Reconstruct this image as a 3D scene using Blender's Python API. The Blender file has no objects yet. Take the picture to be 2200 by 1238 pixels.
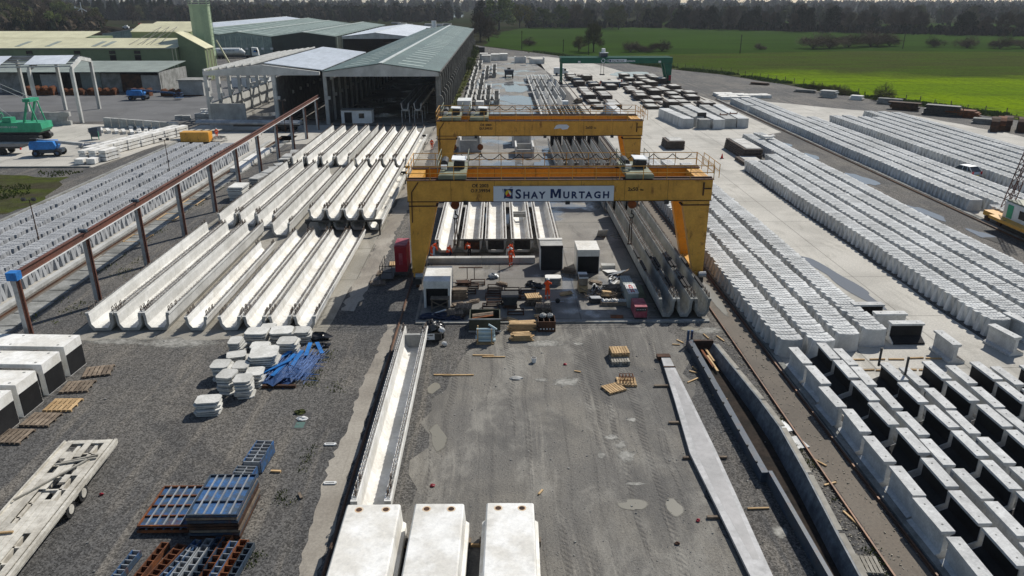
import bpy, math, random
from mathutils import Vector, Matrix, Euler
R = math.radians
sc = bpy.context.scene
C = sc.collection
rnd = random.Random(7)

# ---------------------------------------------------------------- camera, sky, sun, exposure
cam = bpy.data.cameras.new('camera'); camo = bpy.data.objects.new('camera', cam); C.objects.link(camo)
cam.sensor_width = 36.0; cam.lens = 26.18; cam.clip_start = 0.5; cam.clip_end = 9000
camo.location = (0, 0, 22); camo.rotation_euler = (R(90 - 21.21), 0, R(-1.035))
sc.camera = camo
w = bpy.data.worlds.new('World'); sc.world = w; w.use_nodes = True
nt = w.node_tree; bg = nt.nodes['Background']
sky = nt.nodes.new('ShaderNodeTexSky'); sky.sky_type = 'NISHITA'; sky.sun_disc = False
sky.sun_elevation = R(43.5); sky.sun_rotation = R(38); sky.altitude = 60; sky.dust_density = 0.6
nt.links.new(sky.outputs[0], bg.inputs[0]); bg.inputs[1].default_value = 0.085
sun = bpy.data.lights.new('sun', 'SUN'); suno = bpy.data.objects.new('sun', sun); C.objects.link(suno)
sun.energy = 4.6; sun.angle = R(0.53); sun.color = (1.0, 0.955, 0.88)
suno.location = (60, 80, 120)
suno.rotation_euler = Vector((-0.65, -0.83, -1.0)).to_track_quat('-Z', 'Y').to_euler()
vs = sc.view_settings; vs.view_transform = 'Standard'; vs.look = 'None'; vs.gamma = 1; vs.exposure = 0.0; vs.use_curve_mapping = False

cy = sc.cycles; cy.max_bounces = 4; cy.diffuse_bounces = 2; cy.glossy_bounces = 2; cy.transmission_bounces = 2; cy.volume_bounces = 0; cy.caustics_reflective = False; cy.caustics_refractive = False

# ---------------------------------------------------------------- mesh helpers
class MB:
    def __init__(s): s.v = []; s.f = []; s.mi = []; s.cur = 0
    def add(s, vs_, fs):
        b = len(s.v); s.v += [tuple(p) for p in vs_]
        for f in fs: s.f.append(tuple(i + b for i in f)); s.mi.append(s.cur)
        return s
    def box(s, x0, x1, y0, y1, z0, z1):
        return s.add([(x0,y0,z0),(x1,y0,z0),(x1,y1,z0),(x0,y1,z0),(x0,y0,z1),(x1,y0,z1),(x1,y1,z1),(x0,y1,z1)],
              [(0,3,2,1),(4,5,6,7),(0,1,5,4),(1,2,6,5),(2,3,7,6),(3,0,4,7)])
    def ob(s, c, d, rot=(0,0,0)):
        m = Euler(rot).to_matrix(); c = Vector(c); h = [q/2 for q in d]
        vs_ = [c + m @ Vector((sx*h[0], sy*h[1], sz*h[2])) for sx,sy,sz in
               ((-1,-1,-1),(1,-1,-1),(1,1,-1),(-1,1,-1),(-1,-1,1),(1,-1,1),(1,1,1),(-1,1,1))]
        return s.add(vs_, [(0,3,2,1),(4,5,6,7),(0,1,5,4),(1,2,6,5),(2,3,7,6),(3,0,4,7)])
    def beam(s, p, q, a, b, up=(0,0,1)):          # rectangular bar from p to q
        p = Vector(p); q = Vector(q); d = (q-p).normalized(); u = Vector(up)
        if abs(d.dot(u)) > .95: u = Vector((0,1,0))
        r = d.cross(u).normalized()*a/2; u = r.cross(d).normalized()*b/2
        return s.add([p-r-u,p+r-u,p+r+u,p-r+u,q-r-u,q+r-u,q+r+u,q-r+u],
                     [(0,1,2,3),(7,6,5,4),(0,4,5,1),(1,5,6,2),(2,6,7,3),(3,7,4,0)])
    def tube(s, p, q, r, n=6, r2=None, caps=True):
        p = Vector(p); q = Vector(q); d = (q-p).normalized(); r2 = r if r2 is None else r2
        u = Vector((0,0,1)) if abs(d.z) < .95 else Vector((1,0,0))
        a = d.cross(u).normalized(); b = a.cross(d)
        vs_ = []
        for k in range(n):
            t = 2*math.pi*k/n; o = a*math.cos(t)+b*math.sin(t); vs_ += [p+o*r, q+o*r2]
        fs = [(2*k, 2*k+1, (2*k+3) % (2*n), (2*k+2) % (2*n)) for k in range(n)]
        if caps: fs += [tuple(range(0,2*n,2)), tuple(range(2*n-1,0,-2))]
        return s.add(vs_, fs)
    def prism(s, prof, y0, y1, ax='y'):            # profile (a,b): ax y -> (x,z), ax x -> (y,z), ax z -> (x,y)
        n = len(prof)
        def pt(a, b, t): return (a,t,b) if ax == 'y' else ((t,a,b) if ax == 'x' else (a,b,t))
        vs_ = [pt(a,b,y0) for a,b in prof] + [pt(a,b,y1) for a,b in prof]
        fs = [(i,(i+1) % n, n+(i+1) % n, n+i) for i in range(n)] + [tuple(range(n-1,-1,-1)), tuple(range(n,2*n))]
        return s.add(vs_, fs)
    def sheet(s, pts, z):
        return s.add([(x,y,z) for x,y in pts], [tuple(range(len(pts)))])
    def blob(s, c, r, seed=0, nu=8, nv=5, jit=.2, squash=1.0):
        q = random.Random(seed); vs_ = []; fs = []
        for j in range(nv+1):
            th = math.pi*j/nv
            for i in range(nu):
                ph = 2*math.pi*i/nu; k = 1 + q.uniform(-jit, jit)
                vs_.append((c[0]+r[0]*k*math.sin(th)*math.cos(ph), c[1]+r[1]*k*math.sin(th)*math.sin(ph), c[2]+r[2]*k*math.cos(th)))
        for j in range(nv):
            for i in range(nu): fs.append((j*nu+i, j*nu+(i+1) % nu, (j+1)*nu+(i+1) % nu, (j+1)*nu+i))
        return s.add(vs_, fs)
    def mesh(s, name):
        me = bpy.data.meshes.new(name); me.from_pydata(s.v, [], s.f); 
        if any(s.mi): me.polygons.foreach_set('material_index', s.mi)
        return me
    def build(s, name, mat, parent=None, loc=None, smooth=False, kind=None):
        me = s.mesh(name)
        for m in (mat if isinstance(mat, (list, tuple)) else [mat]): me.materials.append(m)
        if smooth: me.polygons.foreach_set('use_smooth', [True]*len(me.polygons))
        return link(name, me, parent, loc, kind)

def link(name, me, parent=None, loc=None, kind=None, rz=0):
    o = bpy.data.objects.new(name, me); C.objects.link(o)
    if parent:
        o.parent = parent
        if parent.name in WORLDP: o.matrix_parent_inverse = Matrix.Translation(-parent.location)
    if loc: o.location = loc
    if rz: o.rotation_euler = (0,0,rz)
    if kind: o['kind'] = kind
    return o
used = {}
WORLDP = set()
def wthing(name, label, cat, loc, group=None):    # parts of this one are given in world coordinates
    o = thing(name, label, cat, loc, 0, group); WORLDP.add(o.name); return o
def tag(o, label, cat, group=None):
    o['label'] = label; o['category'] = cat; o['kind'] = 'thing'
    if group: o['group'] = group
    used.setdefault(label, []).append(group)
    return o
def thing(name, label, cat, loc=(0,0,0), rz=0, group=None):
    o = link(name, None, None, loc, None, rz); return tag(o, label, cat, group)
def dup(o, label, loc, rz=None, group=None, scale=None):
    c = o.copy(); C.objects.link(c); c.location = loc
    if rz is not None: c.rotation_euler = (0,0,rz)
    if scale: c.scale = scale
    tag(c, label, o['category'], group or o.get('group'))
    for ch in [x for x in o.children]:
        d = ch.copy(); C.objects.link(d); d.parent = c
        for g in [x for x in ch.children]:
            e = g.copy(); C.objects.link(e); e.parent = d
    return c
ORD = ['','first','second','third','fourth','fifth','sixth','seventh','eighth','ninth','tenth','eleventh','twelfth','thirteenth','fourteenth']
TENS = ['','','twenty','thirty','forty','fifty','sixty','seventy','eighty','ninety']
def nth(k):
    if k < 15: return ORD[k]
    if k < 20: return ('fifteenth','sixteenth','seventeenth','eighteenth','nineteenth')[k-15]
    if k >= 100: return 'hundredth' if k == 100 else 'hundred-and-'+nth(k-100)
    t, u = TENS[k//10], k % 10
    return t[:-1]+'ieth' if u == 0 else t+'-'+ORD[u]
def text(s_, size, mat, parent, m, name='lettering', offset=0.0, ext=.004):
    cu = bpy.data.curves.new('txt','FONT'); cu.body = s_; cu.size = size; cu.extrude = ext; cu.offset = offset; cu.resolution_u = 3
    o = bpy.data.objects.new('txt', cu); C.objects.link(o)
    bpy.context.view_layer.update()
    me = bpy.data.meshes.new_from_object(o.evaluated_get(bpy.context.evaluated_depsgraph_get()))
    bpy.data.objects.remove(o); me.name = name; me.materials.clear(); me.materials.append(mat)
    wd = max(v.co.x for v in me.vertices)
    me.transform(m)
    link(name, me, parent); return wd
FRONT = Matrix.Rotation(R(90), 4, 'X')     # text plane facing -Y

# ---------------------------------------------------------------- materials
def newmat(name):
    m = bpy.data.materials.new(name); m.use_nodes = True
    n = m.node_tree; return m, n, n.nodes['Principled BSDF']
def nd(n, t, **kw):
    x = n.nodes.new(t)
    for k, v_ in kw.items(): setattr(x, k, v_)
    return x
def mapv(n, src, scale):
    a = nd(n,'ShaderNodeVectorMath', operation='MULTIPLY'); n.links.new(src, a.inputs[0]); a.inputs[1].default_value = scale; return a.outputs[0]
def noise(n, vec, sc_, det=5, rough=.6, dist=0):
    a = nd(n,'ShaderNodeTexNoise'); a.inputs['Scale'].default_value = sc_; a.inputs['Detail'].default_value = det
    a.inputs['Roughness'].default_value = rough; a.inputs['Distortion'].default_value = dist
    n.links.new(vec, a.inputs['Vector']); return a.outputs[0]
def rng(n, v_, a, b, c=0, d=1):
    m = nd(n,'ShaderNodeMapRange'); m.interpolation_type = 'SMOOTHSTEP'
    for i, q in enumerate((a,b,c,d)): m.inputs[i+1].default_value = q
    n.links.new(v_, m.inputs[0]); return m.outputs[0]
def mix(n, f, a, b, mode='MIX'):
    m = nd(n,'ShaderNodeMix', data_type='RGBA', blend_type=mode)
    for i, q in ((0,f),(6,a),(7,b)):
        if hasattr(q,'is_linked') : n.links.new(q, m.inputs[i])
        elif i == 0: m.inputs[0].default_value = q
        else: m.inputs[i].default_value = (*q, 1)
    return m.outputs[2]
def grey(n, v_):
    c = nd(n,'ShaderNodeCombineXYZ')
    for i in range(3): n.links.new(v_, c.inputs[i])
    return c.outputs[0]
def bump(n, bsdf, h, st, dist=.02):
    b = nd(n,'ShaderNodeBump'); b.inputs['Strength'].default_value = st; b.inputs['Distance'].default_value = dist
    n.links.new(h, b.inputs['Height']); n.links.new(b.outputs[0], bsdf.inputs['Normal'])
MATS = {}
def mat(name, c1, c2=None, rough=.75, sc_=.8, fine=8.0, famt=.18, rv=.08, streak=0, metal=0, bmp=.0, rust=0, spec=.3, thr=(.35,.65), vary=0):
    m, n, b = newmat(name); MATS[name] = m
    pos = nd(n,'ShaderNodeNewGeometry').outputs['Position']
    c2 = c2 or tuple(q*.75 for q in c1)
    col = mix(n, rng(n, noise(n, pos, sc_, 5), *thr), c1, c2)
    if streak:
        col = mix(n, rng(n, noise(n, mapv(n, pos, (1,1,.12)), 2.5, 4), .5, .75, 0, streak), col, tuple(q*.45 for q in c1))
    if rust:
        col = mix(n, rng(n, noise(n, mapv(n, pos, (1,1,.35)), 1.7, 7, .7), .56, .68, 0, rust), col, (.13,.045,.018))
    fn = noise(n, pos, fine, 4, .7)
    col = mix(n, 1.0, col, grey(n, rng(n, fn, .25, .75, 1-famt, 1+famt)), 'MULTIPLY')
    if vary: col = mix(n, 1.0, col, grey(n, rng(n, noise(n, mapv(n, pos, (.45,2.2,0)), 1.0, 2, .6), .32, .68, 1-vary, 1+vary*.7)), 'MULTIPLY')
    if rv:
        oi = nd(n,'ShaderNodeObjectInfo').outputs['Random']
        col = mix(n, 1.0, col, grey(n, rng(n, oi, 0, 1, 1-rv, 1+rv)), 'MULTIPLY')
    n.links.new(col, b.inputs['Base Color']); b.inputs['Roughness'].default_value = rough; b.inputs['Metallic'].default_value = metal
    b.inputs['Specular IOR Level'].default_value = spec
    if bmp: bump(n, b, fn, bmp)
    return m
conc_white = mat('pale new concrete', (.74,.73,.69), (.58,.57,.53), .85, .5, 6, .10, .07, .22, bmp=.1)
conc_bright = mat('off white fresh concrete', (.82,.81,.77), (.66,.635,.575), .8, .7, 5, .10, .05, .28, bmp=.06)
conc_grey = mat('grey concrete', (.46,.46,.44), (.34,.34,.32), .9, .6, 7, .14, .10, .3, bmp=.1)
conc_seg = mat('segment concrete', (.63,.635,.62), (.50,.505,.49), .88, .22, 5, .10, .10, .22, bmp=.08, vary=.16)
conc_seg_old = mat('darker segment concrete', (.40,.41,.42), (.33,.34,.35), .9, .25, 5, .10, 0, .2, vary=.14)
conc_old = mat('weathered concrete', (.30,.30,.28), (.18,.18,.165), .92, .7, 8, .2, .12, .55, bmp=.2)
conc_weather = mat('rain streaked beam concrete', (.43,.43,.40), (.31,.31,.285), .92, .7, 8, .2, .08, .5, bmp=.2)
conc_shed = mat('shed column concrete', (.21,.205,.185), (.14,.137,.125), .92, .7, 8, .2, .12, .5)
conc_dark = mat('dark stained concrete', (.13,.125,.12), (.07,.068,.065), .9, .8, 6, .2, .1, .3)
bitumen = mat('black bitumen coating', (.010,.010,.011), (.018,.018,.019), .75, .8, 9, .25, .2, spec=.25)
yellow = mat('weathered yellow paint', (.70,.365,.06), (.59,.30,.048), .5, .7, 5, .10, .0, .3, rust=.7)
orange = mat('orange and lit yellow paint', (.80,.32,.02), (.70,.27,.018), .5, .7, 5, .08, .0, .2, rust=.35)  # brighter copy of the yellow, with light on the girder put in
rustdark = mat('dark rusted steel', (.085,.040,.022), (.035,.02,.014), .85, 1.2, 9, .3, .1)
rust_m = mat('orange rusted steel', (.22,.075,.025), (.10,.04,.02), .85, 1.5, 10, .3, .15)
redox = mat('red oxide paint', (.155,.062,.042), (.11,.052,.038), .75, .8, 5, .15, .05)
steelgrey = mat('galvanised steel', (.40,.42,.43), (.28,.29,.30), .45, 1, 6, .1, .08, metal=.3)
rebar_m = mat('brown rebar', (.13,.085,.06), (.22,.19,.16), .85, 2, 12, .3, .1)
railsteel = mat('rail steel', (.14,.075,.045), (.08,.05,.035), .55, .5, 5, .2, .0, metal=.4)
green_p = mat('dark green paint', (.012,.13,.075), (.010,.10,.06), .5, .6, 4, .12, .0)
crane_green = mat('sea green paint', (.05,.36,.20), (.035,.27,.15), .5, .6, 4, .12, .05)
blue_p = mat('blue paint', (.035,.105,.25), (.05,.072,.10), .6, 2.2, 6, .25, .15, rust=.6)
blue_b = mat('bright blue paint', (.03,.20,.55), (.02,.14,.40), .5, 1.2, 6, .2, .1)
blue_d = mat('dark blue steel', (.035,.055,.085), (.055,.07,.085), .5, .8, 6, .25, .05, rust=.5)
red_p = mat('red paint', (.30,.010,.026), (.22,.010,.022), .45, .8, 5, .1, 0)
pink_p = mat('faded maroon paint', (.25,.03,.055), (.38,.12,.14), .6, 1.5, 5, .2, 0)
white_p = mat('white paint', (.78,.79,.78), (.66,.67,.65), .5, .7, 5, .06, .03)
olive = mat('olive grey paint', (.26,.275,.19), (.17,.18,.125), .55, 1.5, 6, .15, .05, rust=.3)
darkm = mat('dark machinery', (.03,.03,.032), (.05,.05,.048), .6, 2, 8, .2, .1)
rubber = mat('black rubber', (.02,.02,.02), (.035,.034,.032), .85, 3, 8, .2, .0)
wood_n = mat('new pine timber', (.52,.36,.19), (.42,.28,.14), .8, 2, 9, .18, .2)
wood_o = mat('weathered timber', (.24,.19,.14), (.15,.115,.085), .9, 2.5, 9, .25, .22)
wood_g = mat('grey plywood', (.38,.36,.31), (.26,.24,.20), .9, 1.5, 6, .2, .12)
board_w = mat('dirty whitewashed boards', (.58,.55,.48), (.42,.39,.33), .9, .9, 5, .2, .08)
cream = mat('cream roof sheet', (.66,.63,.42), (.56,.53,.35), .6, .3, 3, .08, .04, rust=.12)
facgreen = mat('pale green cladding', (.23,.28,.15), (.19,.235,.125), .6, .25, 3, .08, .05)
silo_m = mat('silo green paint', (.42,.52,.34), (.35,.44,.285), .5, .4, 3, .08, .0, .2)
fibre = mat('weathered grey roofing', (.27,.31,.28), (.21,.24,.22), .85, .3, 3, .12, .0, rust=.15)
frame_w = mat('pale precast frame', (.60,.60,.57), (.46,.46,.43), .85, .5, 4, .1, .05, .15)
orange_hv = mat('orange high visibility cloth', (.86,.10,.012), (.75,.075,.01), .7, 5, 20, .1, .0)
band = mat('silver reflective tape', (.72,.72,.66), (.6,.6,.55), .4, 5, 20, .05, 0)
skin_m = mat('skin', (.45,.25,.17), (.40,.21,.14), .6, 5, 20, .05, 0)
navy = mat('navy cloth', (.015,.022,.06), (.02,.028,.07), .8, 5, 20, .1, 0)
blackcl = mat('black cloth', (.014,.014,.016), None, .8, 5, 20, .1, 0)
plastic_b = mat('black plastic bag', (.012,.012,.013), (.02,.02,.022), .28, 3, 10, .2, 0, spec=.5)
tarp_b = mat('dark blue sheeting', (.012,.018,.04), (.02,.03,.06), .4, 2, 8, .2, 0)
pvc = mat('pale blue pipe', (.52,.64,.66), (.46,.58,.60), .4, 2, 6, .06, .04)
lumber_w = mat('white foam offcuts', (.74,.74,.72), (.6,.6,.58), .8, 2, 6, .1, .1)
navy_sign = mat('sign navy', (.012,.03,.11), None, .5, 2, 6, .03, 0)
sign_w = mat('sign white', (.70,.74,.78), (.64,.68,.73), .45, .5, 4, .04, 0)
sign_r = mat('sign red', (.60,.02,.02), None, .5, 2, 6, .03, 0)
sign_y = mat('sign yellow', (.75,.55,.02), None, .5, 2, 6, .03, 0)
ink = mat('dark stencil paint', (.035,.028,.02), None, .7, 4, 9, .2, 0)
def glass_mat():
    m, n, b = newmat('dark window glass'); b.inputs['Base Color'].default_value = (.015,.018,.02,1); b.inputs['Roughness'].default_value = .08
    b.inputs['Specular IOR Level'].default_value = .6; return m
glass = glass_mat()
def roof_mat(name, c1, c2, period, axis, amp=.35):
    m, n, b = newmat(name)
    pos = nd(n,'ShaderNodeNewGeometry').outputs['Position']
    col = mix(n, rng(n, noise(n, pos, .08, 5), .35, .65), c1, c2)
    col = mix(n, 1.0, col, grey(n, rng(n, noise(n, mapv(n, pos, (.3,1.2,1) if axis == 'X' else (1.2,.3,1)), 1.0, 5, .7), .2, .8, .8, 1.18)), 'MULTIPLY')
    wv = nd(n,'ShaderNodeTexWave', wave_type='BANDS', bands_direction=axis); wv.inputs['Scale'].default_value = 2*math.pi/period/20*1.0
    n.links.new(pos, wv.inputs['Vector'])
    n.links.new(col, b.inputs['Base Color']); b.inputs['Roughness'].default_value = .55
    bump(n, b, wv.outputs[0], amp, .06); return m
roof_green = roof_mat('grey green roof sheeting', (.105,.155,.138), (.085,.125,.112), .33, 'Y')
roof_green2 = roof_mat('faded green roof sheeting', (.15,.20,.165), (.115,.155,.13), .33, 'Y')
roof_pale = roof_mat('pale grey roof sheeting', (.46,.50,.55), (.40,.44,.48), .33, 'Y')
roof_white = roof_mat('white grey roof sheeting', (.62,.66,.70), (.52,.56,.60), .33, 'Y')
skylight_m = mat('translucent skylight sheet', (.42,.48,.42), (.34,.40,.35), .4, .5, 4, .08, .12)
ridge_m = mat('pale ridge flashing', (.60,.63,.60), (.5,.53,.5), .5, .5, 4, .06, 0)
# ---------------------------------------------------------------- ground materials
def ground_gravel():
    m, n, b = newmat('dark crushed gravel'); pos = nd(n,'ShaderNodeNewGeometry').outputs['Position']
    big = noise(n, pos, .07, 6, .6, .3)
    col = mix(n, rng(n, big, .40, .62), (.086,.084,.081), (.120,.112,.100))
    # long streaks left by wheels running up and down the yard
    tr = noise(n, mapv(n, pos, (.9,.055,1)), 1.0, 6, .62, .4)
    col = mix(n, rng(n, tr, .50, .66, 0, .75), col, (.165,.15,.128))
    tr2 = noise(n, mapv(n, pos, (2.6,.11,1)), 1.0, 5, .65, .6)
    col = mix(n, rng(n, tr2, .55, .70, 0, .55), col, (.055,.054,.053))
    damp = noise(n, pos, .11, 7, .66, 1.0)
    col = mix(n, rng(n, damp, .50, .64, 0, .5), col, (.050,.050,.051))
    mud = noise(n, pos, .28, 6, .65, .5)
    col = mix(n, rng(n, mud, .60, .74, 0, .6), col, (.20,.185,.16))
    vo = nd(n,'ShaderNodeTexVoronoi', feature='F1'); vo.inputs['Scale'].default_value = 13; n.links.new(pos, vo.inputs['Vector'])
    sp = nd(n,'ShaderNodeSeparateColor'); n.links.new(vo.outputs['Color'], sp.inputs[0])
    col = mix(n, 1.0, col, grey(n, rng(n, sp.outputs[0], 0, 1, .55, 1.55)), 'MULTIPLY')
    fn = noise(n, pos, 14, 5, .75)
    col = mix(n, 1.0, col, grey(n, rng(n, fn, .25, .75, .68, 1.38)), 'MULTIPLY')
    vo2 = nd(n,'ShaderNodeTexVoronoi', feature='F1'); vo2.inputs['Scale'].default_value = 2.1; n.links.new(pos, vo2.inputs['Vector'])
    sp2 = nd(n,'ShaderNodeSeparateColor'); n.links.new(vo2.outputs['Color'], sp2.inputs[0])
    chip = nd(n,'ShaderNodeMath', operation='MULTIPLY'); n.links.new(rng(n, vo2.outputs['Distance'], .03, .07, 1, 0), chip.inputs[0]); n.links.new(rng(n, sp2.outputs[1], .72, .76), chip.inputs[1])
    col = mix(n, chip.outputs[0], col, (.27,.26,.24))
    n.links.new(col, b.inputs['Base Color']); b.inputs['Roughness'].default_value = .92; b.inputs['Specular IOR Level'].default_value = .2
    hs = nd(n,'ShaderNodeMath', operation='ADD'); n.links.new(fn, hs.inputs[0]); n.links.new(tr2, hs.inputs[1])
    bump(n, b, hs.outputs[0], .6, .07); return m
def ground_mud():
    m, n, b = newmat('rutted muddy gravel'); pos = nd(n,'ShaderNodeNewGeometry').outputs['Position']
    dis = nd(n,'ShaderNodeTexNoise'); dis.inputs['Scale'].default_value = .10; n.links.new(pos, dis.inputs['Vector'])
    off = nd(n,'ShaderNodeVectorMath', operation='MULTIPLY_ADD'); n.links.new(dis.outputs['Color'], off.inputs[0]); off.inputs[1].default_value = (1.5,0,0); n.links.new(pos, off.inputs[2])
    p2 = off.outputs[0]
    big = noise(n, pos, .16, 6, .6, .4)
    col = mix(n, rng(n, big, .38, .64), (.158,.150,.136), (.215,.20,.172))
    rut = noise(n, mapv(n, p2, (1.5,.035,1)), 1.0, 4, .6)
    col = mix(n, rng(n, rut, .48, .64, 0, .8), col, (.112,.106,.097))
    rut2 = noise(n, mapv(n, p2, (2.4,.07,1)), 1.0, 5, .65)
    col = mix(n, rng(n, rut2, .55, .68, 0, .7), col, (.27,.252,.218))
    # chevron prints of tractor tyres, only along the ruts
    wv = nd(n,'ShaderNodeTexWave', wave_type='BANDS', bands_direction='DIAGONAL'); wv.inputs['Scale'].default_value = 1.7; wv.inputs['Distortion'].default_value = 2.0
    n.links.new(p2, wv.inputs['Vector'])
    pr = nd(n,'ShaderNodeMath', operation='MULTIPLY'); n.links.new(wv.outputs[1], pr.inputs[0]); n.links.new(rng(n, rut, .53, .62), pr.inputs[1])
    col = mix(n, rng(n, pr.outputs[0], .1, .8, 0, .18), col, (.20,.18,.15))
    fn = noise(n, pos, 9, 6, .78)
    col = mix(n, 1.0, col, grey(n, rng(n, fn, .25, .75, .72, 1.32)), 'MULTIPLY')
    dust = noise(n, mapv(n, pos, (1,.45,1)), .42, 8, .72, .5)
    col = mix(n, rng(n, dust, .48, .64, 0, .7), col, (.30,.285,.25))
    damp = noise(n, mapv(n, pos, (1,.4,1)), .19, 6, .65, .8)
    col = mix(n, rng(n, damp, .48, .62, 0, .55), col, (.092,.089,.085))
    n.links.new(col, b.inputs['Base Color']); b.inputs['Roughness'].default_value = .9; b.inputs['Specular IOR Level'].default_value = .2
    hs = nd(n,'ShaderNodeMath', operation='MULTIPLY_ADD'); n.links.new(pr.outputs[0], hs.inputs[0]); hs.inputs[1].default_value = .4; n.links.new(fn, hs.inputs[2])
    hs2 = nd(n,'ShaderNodeMath', operation='ADD'); n.links.new(hs.outputs[0], hs2.inputs[0]); n.links.new(rut, hs2.inputs[1])
    bump(n, b, hs2.outputs[0], .7, .08); return m
def ground_conc(name, c1, c2, stain=(.10,.095,.085), st=.7, wet=0, joint=6.0):
    m, n, b = newmat(name); pos = nd(n,'ShaderNodeNewGeometry').outputs['Position']
    col = mix(n, rng(n, noise(n, pos, .13, 6, .6, .4), .38, .64), c1, c2)
    col = mix(n, rng(n, noise(n, mapv(n, pos, (1,.3,1)), .5, 7, .72, .6), .54, .72, 0, st), col, stain)
    col = mix(n, rng(n, noise(n, pos, 1.1, 7, .7), .60, .74, 0, .45), col, tuple(q*1.25 for q in c1))
    damp = noise(n, mapv(n, pos, (1,.35,1)), .16, 8, .68, 1.2)
    col = mix(n, rng(n, damp, .53, .66, 0, .55 if wet else .38), col, tuple(q*.8 for q in stain))
    scuff = noise(n, mapv(n, pos, (3.2,.12,1)), 1.0, 5, .7, .5)
    col = mix(n, rng(n, scuff, .56, .74, 0, .35), col, tuple(q*.7 for q in c2))
    fn = noise(n, pos, 7, 6, .75)
    col = mix(n, 1.0, col, grey(n, rng(n, fn, .25, .75, .80, 1.2)), 'MULTIPLY')
    if joint:
        sx = nd(n,'ShaderNodeSeparateXYZ'); n.links.new(pos, sx.inputs[0])
        for k, per in ((0,joint),(1,joint*1.4)):
            a = nd(n,'ShaderNodeMath', operation='PINGPONG'); n.links.new(sx.outputs[k], a.inputs[0]); a.inputs[1].default_value = per/2
            col = mix(n, rng(n, a.outputs[0], .02, .07, .65, 0), col, tuple(q*.5 for q in stain))
    n.links.new(col, b.inputs['Base Color'])
    if wet:
        n.links.new(rng(n, noise(n, pos, .10, 5, .6), .48, .58, .9, .12), b.inputs['Roughness'])
    else: b.inputs['Roughness'].default_value = .9
    bump(n, b, fn, .15, .02); return m
def ground_grass(name, c1, c2, c3, sc_=.02):
    m, n, b = newmat(name); pos = nd(n,'ShaderNodeNewGeometry').outputs['Position']
    col = mix(n, rng(n, noise(n, mapv(n, pos, (.6,1.6,1)), sc_, 7, .62, .5), .36, .64), c1, c2)
    col = mix(n, rng(n, noise(n, mapv(n, pos, (.5,2.2,1)), sc_*5, 6, .7), .55, .75, 0, .8), col, c3)
    col = mix(n, 1.0, col, grey(n, rng(n, noise(n, pos, .9, 6, .75), .25, .75, .74, 1.28)), 'MULTIPLY')
    n.links.new(col, b.inputs['Base Color']); b.inputs['Roughness'].default_value = 1; b.inputs['Specular IOR Level'].default_value = 0
    bump(n, b, noise(n, pos, 3, 5, .7), .6, .15); return m
def water_mat(name, col, rough=.06):
    m, n, b = newmat(name); b.inputs['Base Color'].default_value = (*col,1); b.inputs['Roughness'].default_value = rough
    b.inputs['Specular IOR Level'].default_value = .5
    pos = nd(n,'ShaderNodeNewGeometry').outputs['Position']; bump(n, b, noise(n, pos, 3, 3), .03, .01); return m
gravel = ground_gravel(); mudm = ground_mud()
gc_mid = ground_conc('stained yard concrete', (.25,.235,.205), (.165,.155,.14), (.085,.08,.07), .8, wet=1)
gc_light = ground_conc('pale yard concrete', (.49,.465,.41), (.39,.37,.325), (.24,.225,.19), .6)
gc_path = ground_conc('dirty crane path', (.15,.147,.138), (.105,.103,.098), (.25,.235,.205), .6, joint=0)
rail_dirt = ground_conc('brown rail bed dirt', (.155,.13,.102), (.11,.094,.075), (.21,.185,.15), .5, joint=0)
gc_bed = ground_conc('casting bed concrete', (.34,.32,.275), (.24,.225,.19), (.13,.115,.08), .6)
gc_dark = ground_conc('dark asphalt yard', (.135,.135,.135), (.10,.10,.10), (.19,.185,.175), .5, joint=0)
gc_strip = ground_conc('worn concrete strip', (.35,.32,.27), (.22,.195,.16), (.11,.10,.088), .9, joint=0)
grass_bright = ground_grass('bright meadow grass', (.10,.175,.008), (.082,.145,.010), (.07,.105,.018))
grass_dark = ground_grass('rough cloud shaded pasture grass', (.045,.075,.013), (.05,.062,.02), (.036,.042,.016))  # also darkened for cloud shade, not laid on any sheet
grass_shaded = ground_grass('cloud shaded pasture grass', (.034,.066,.013), (.027,.050,.012), (.032,.040,.016))  # cloud shade is put into this green, darker than the sunlit meadow
farland = ground_grass('distant farmland', (.022,.03,.013), (.03,.028,.017), (.02,.023,.012), .004)
weeds_m = ground_grass('weedy soil', (.06,.075,.02), (.055,.05,.035), (.09,.10,.02), .15)
soil_m = ground_grass('dark soil', (.045,.036,.026), (.06,.05,.038), (.04,.05,.02), .1)
puddle_m = water_mat('shallow yard puddle', (.14,.14,.135)); muddy_w = water_mat('muddy puddle', (.22,.205,.165), .3)
lake_m = water_mat('lake water', (.10,.14,.18), .15)

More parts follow.
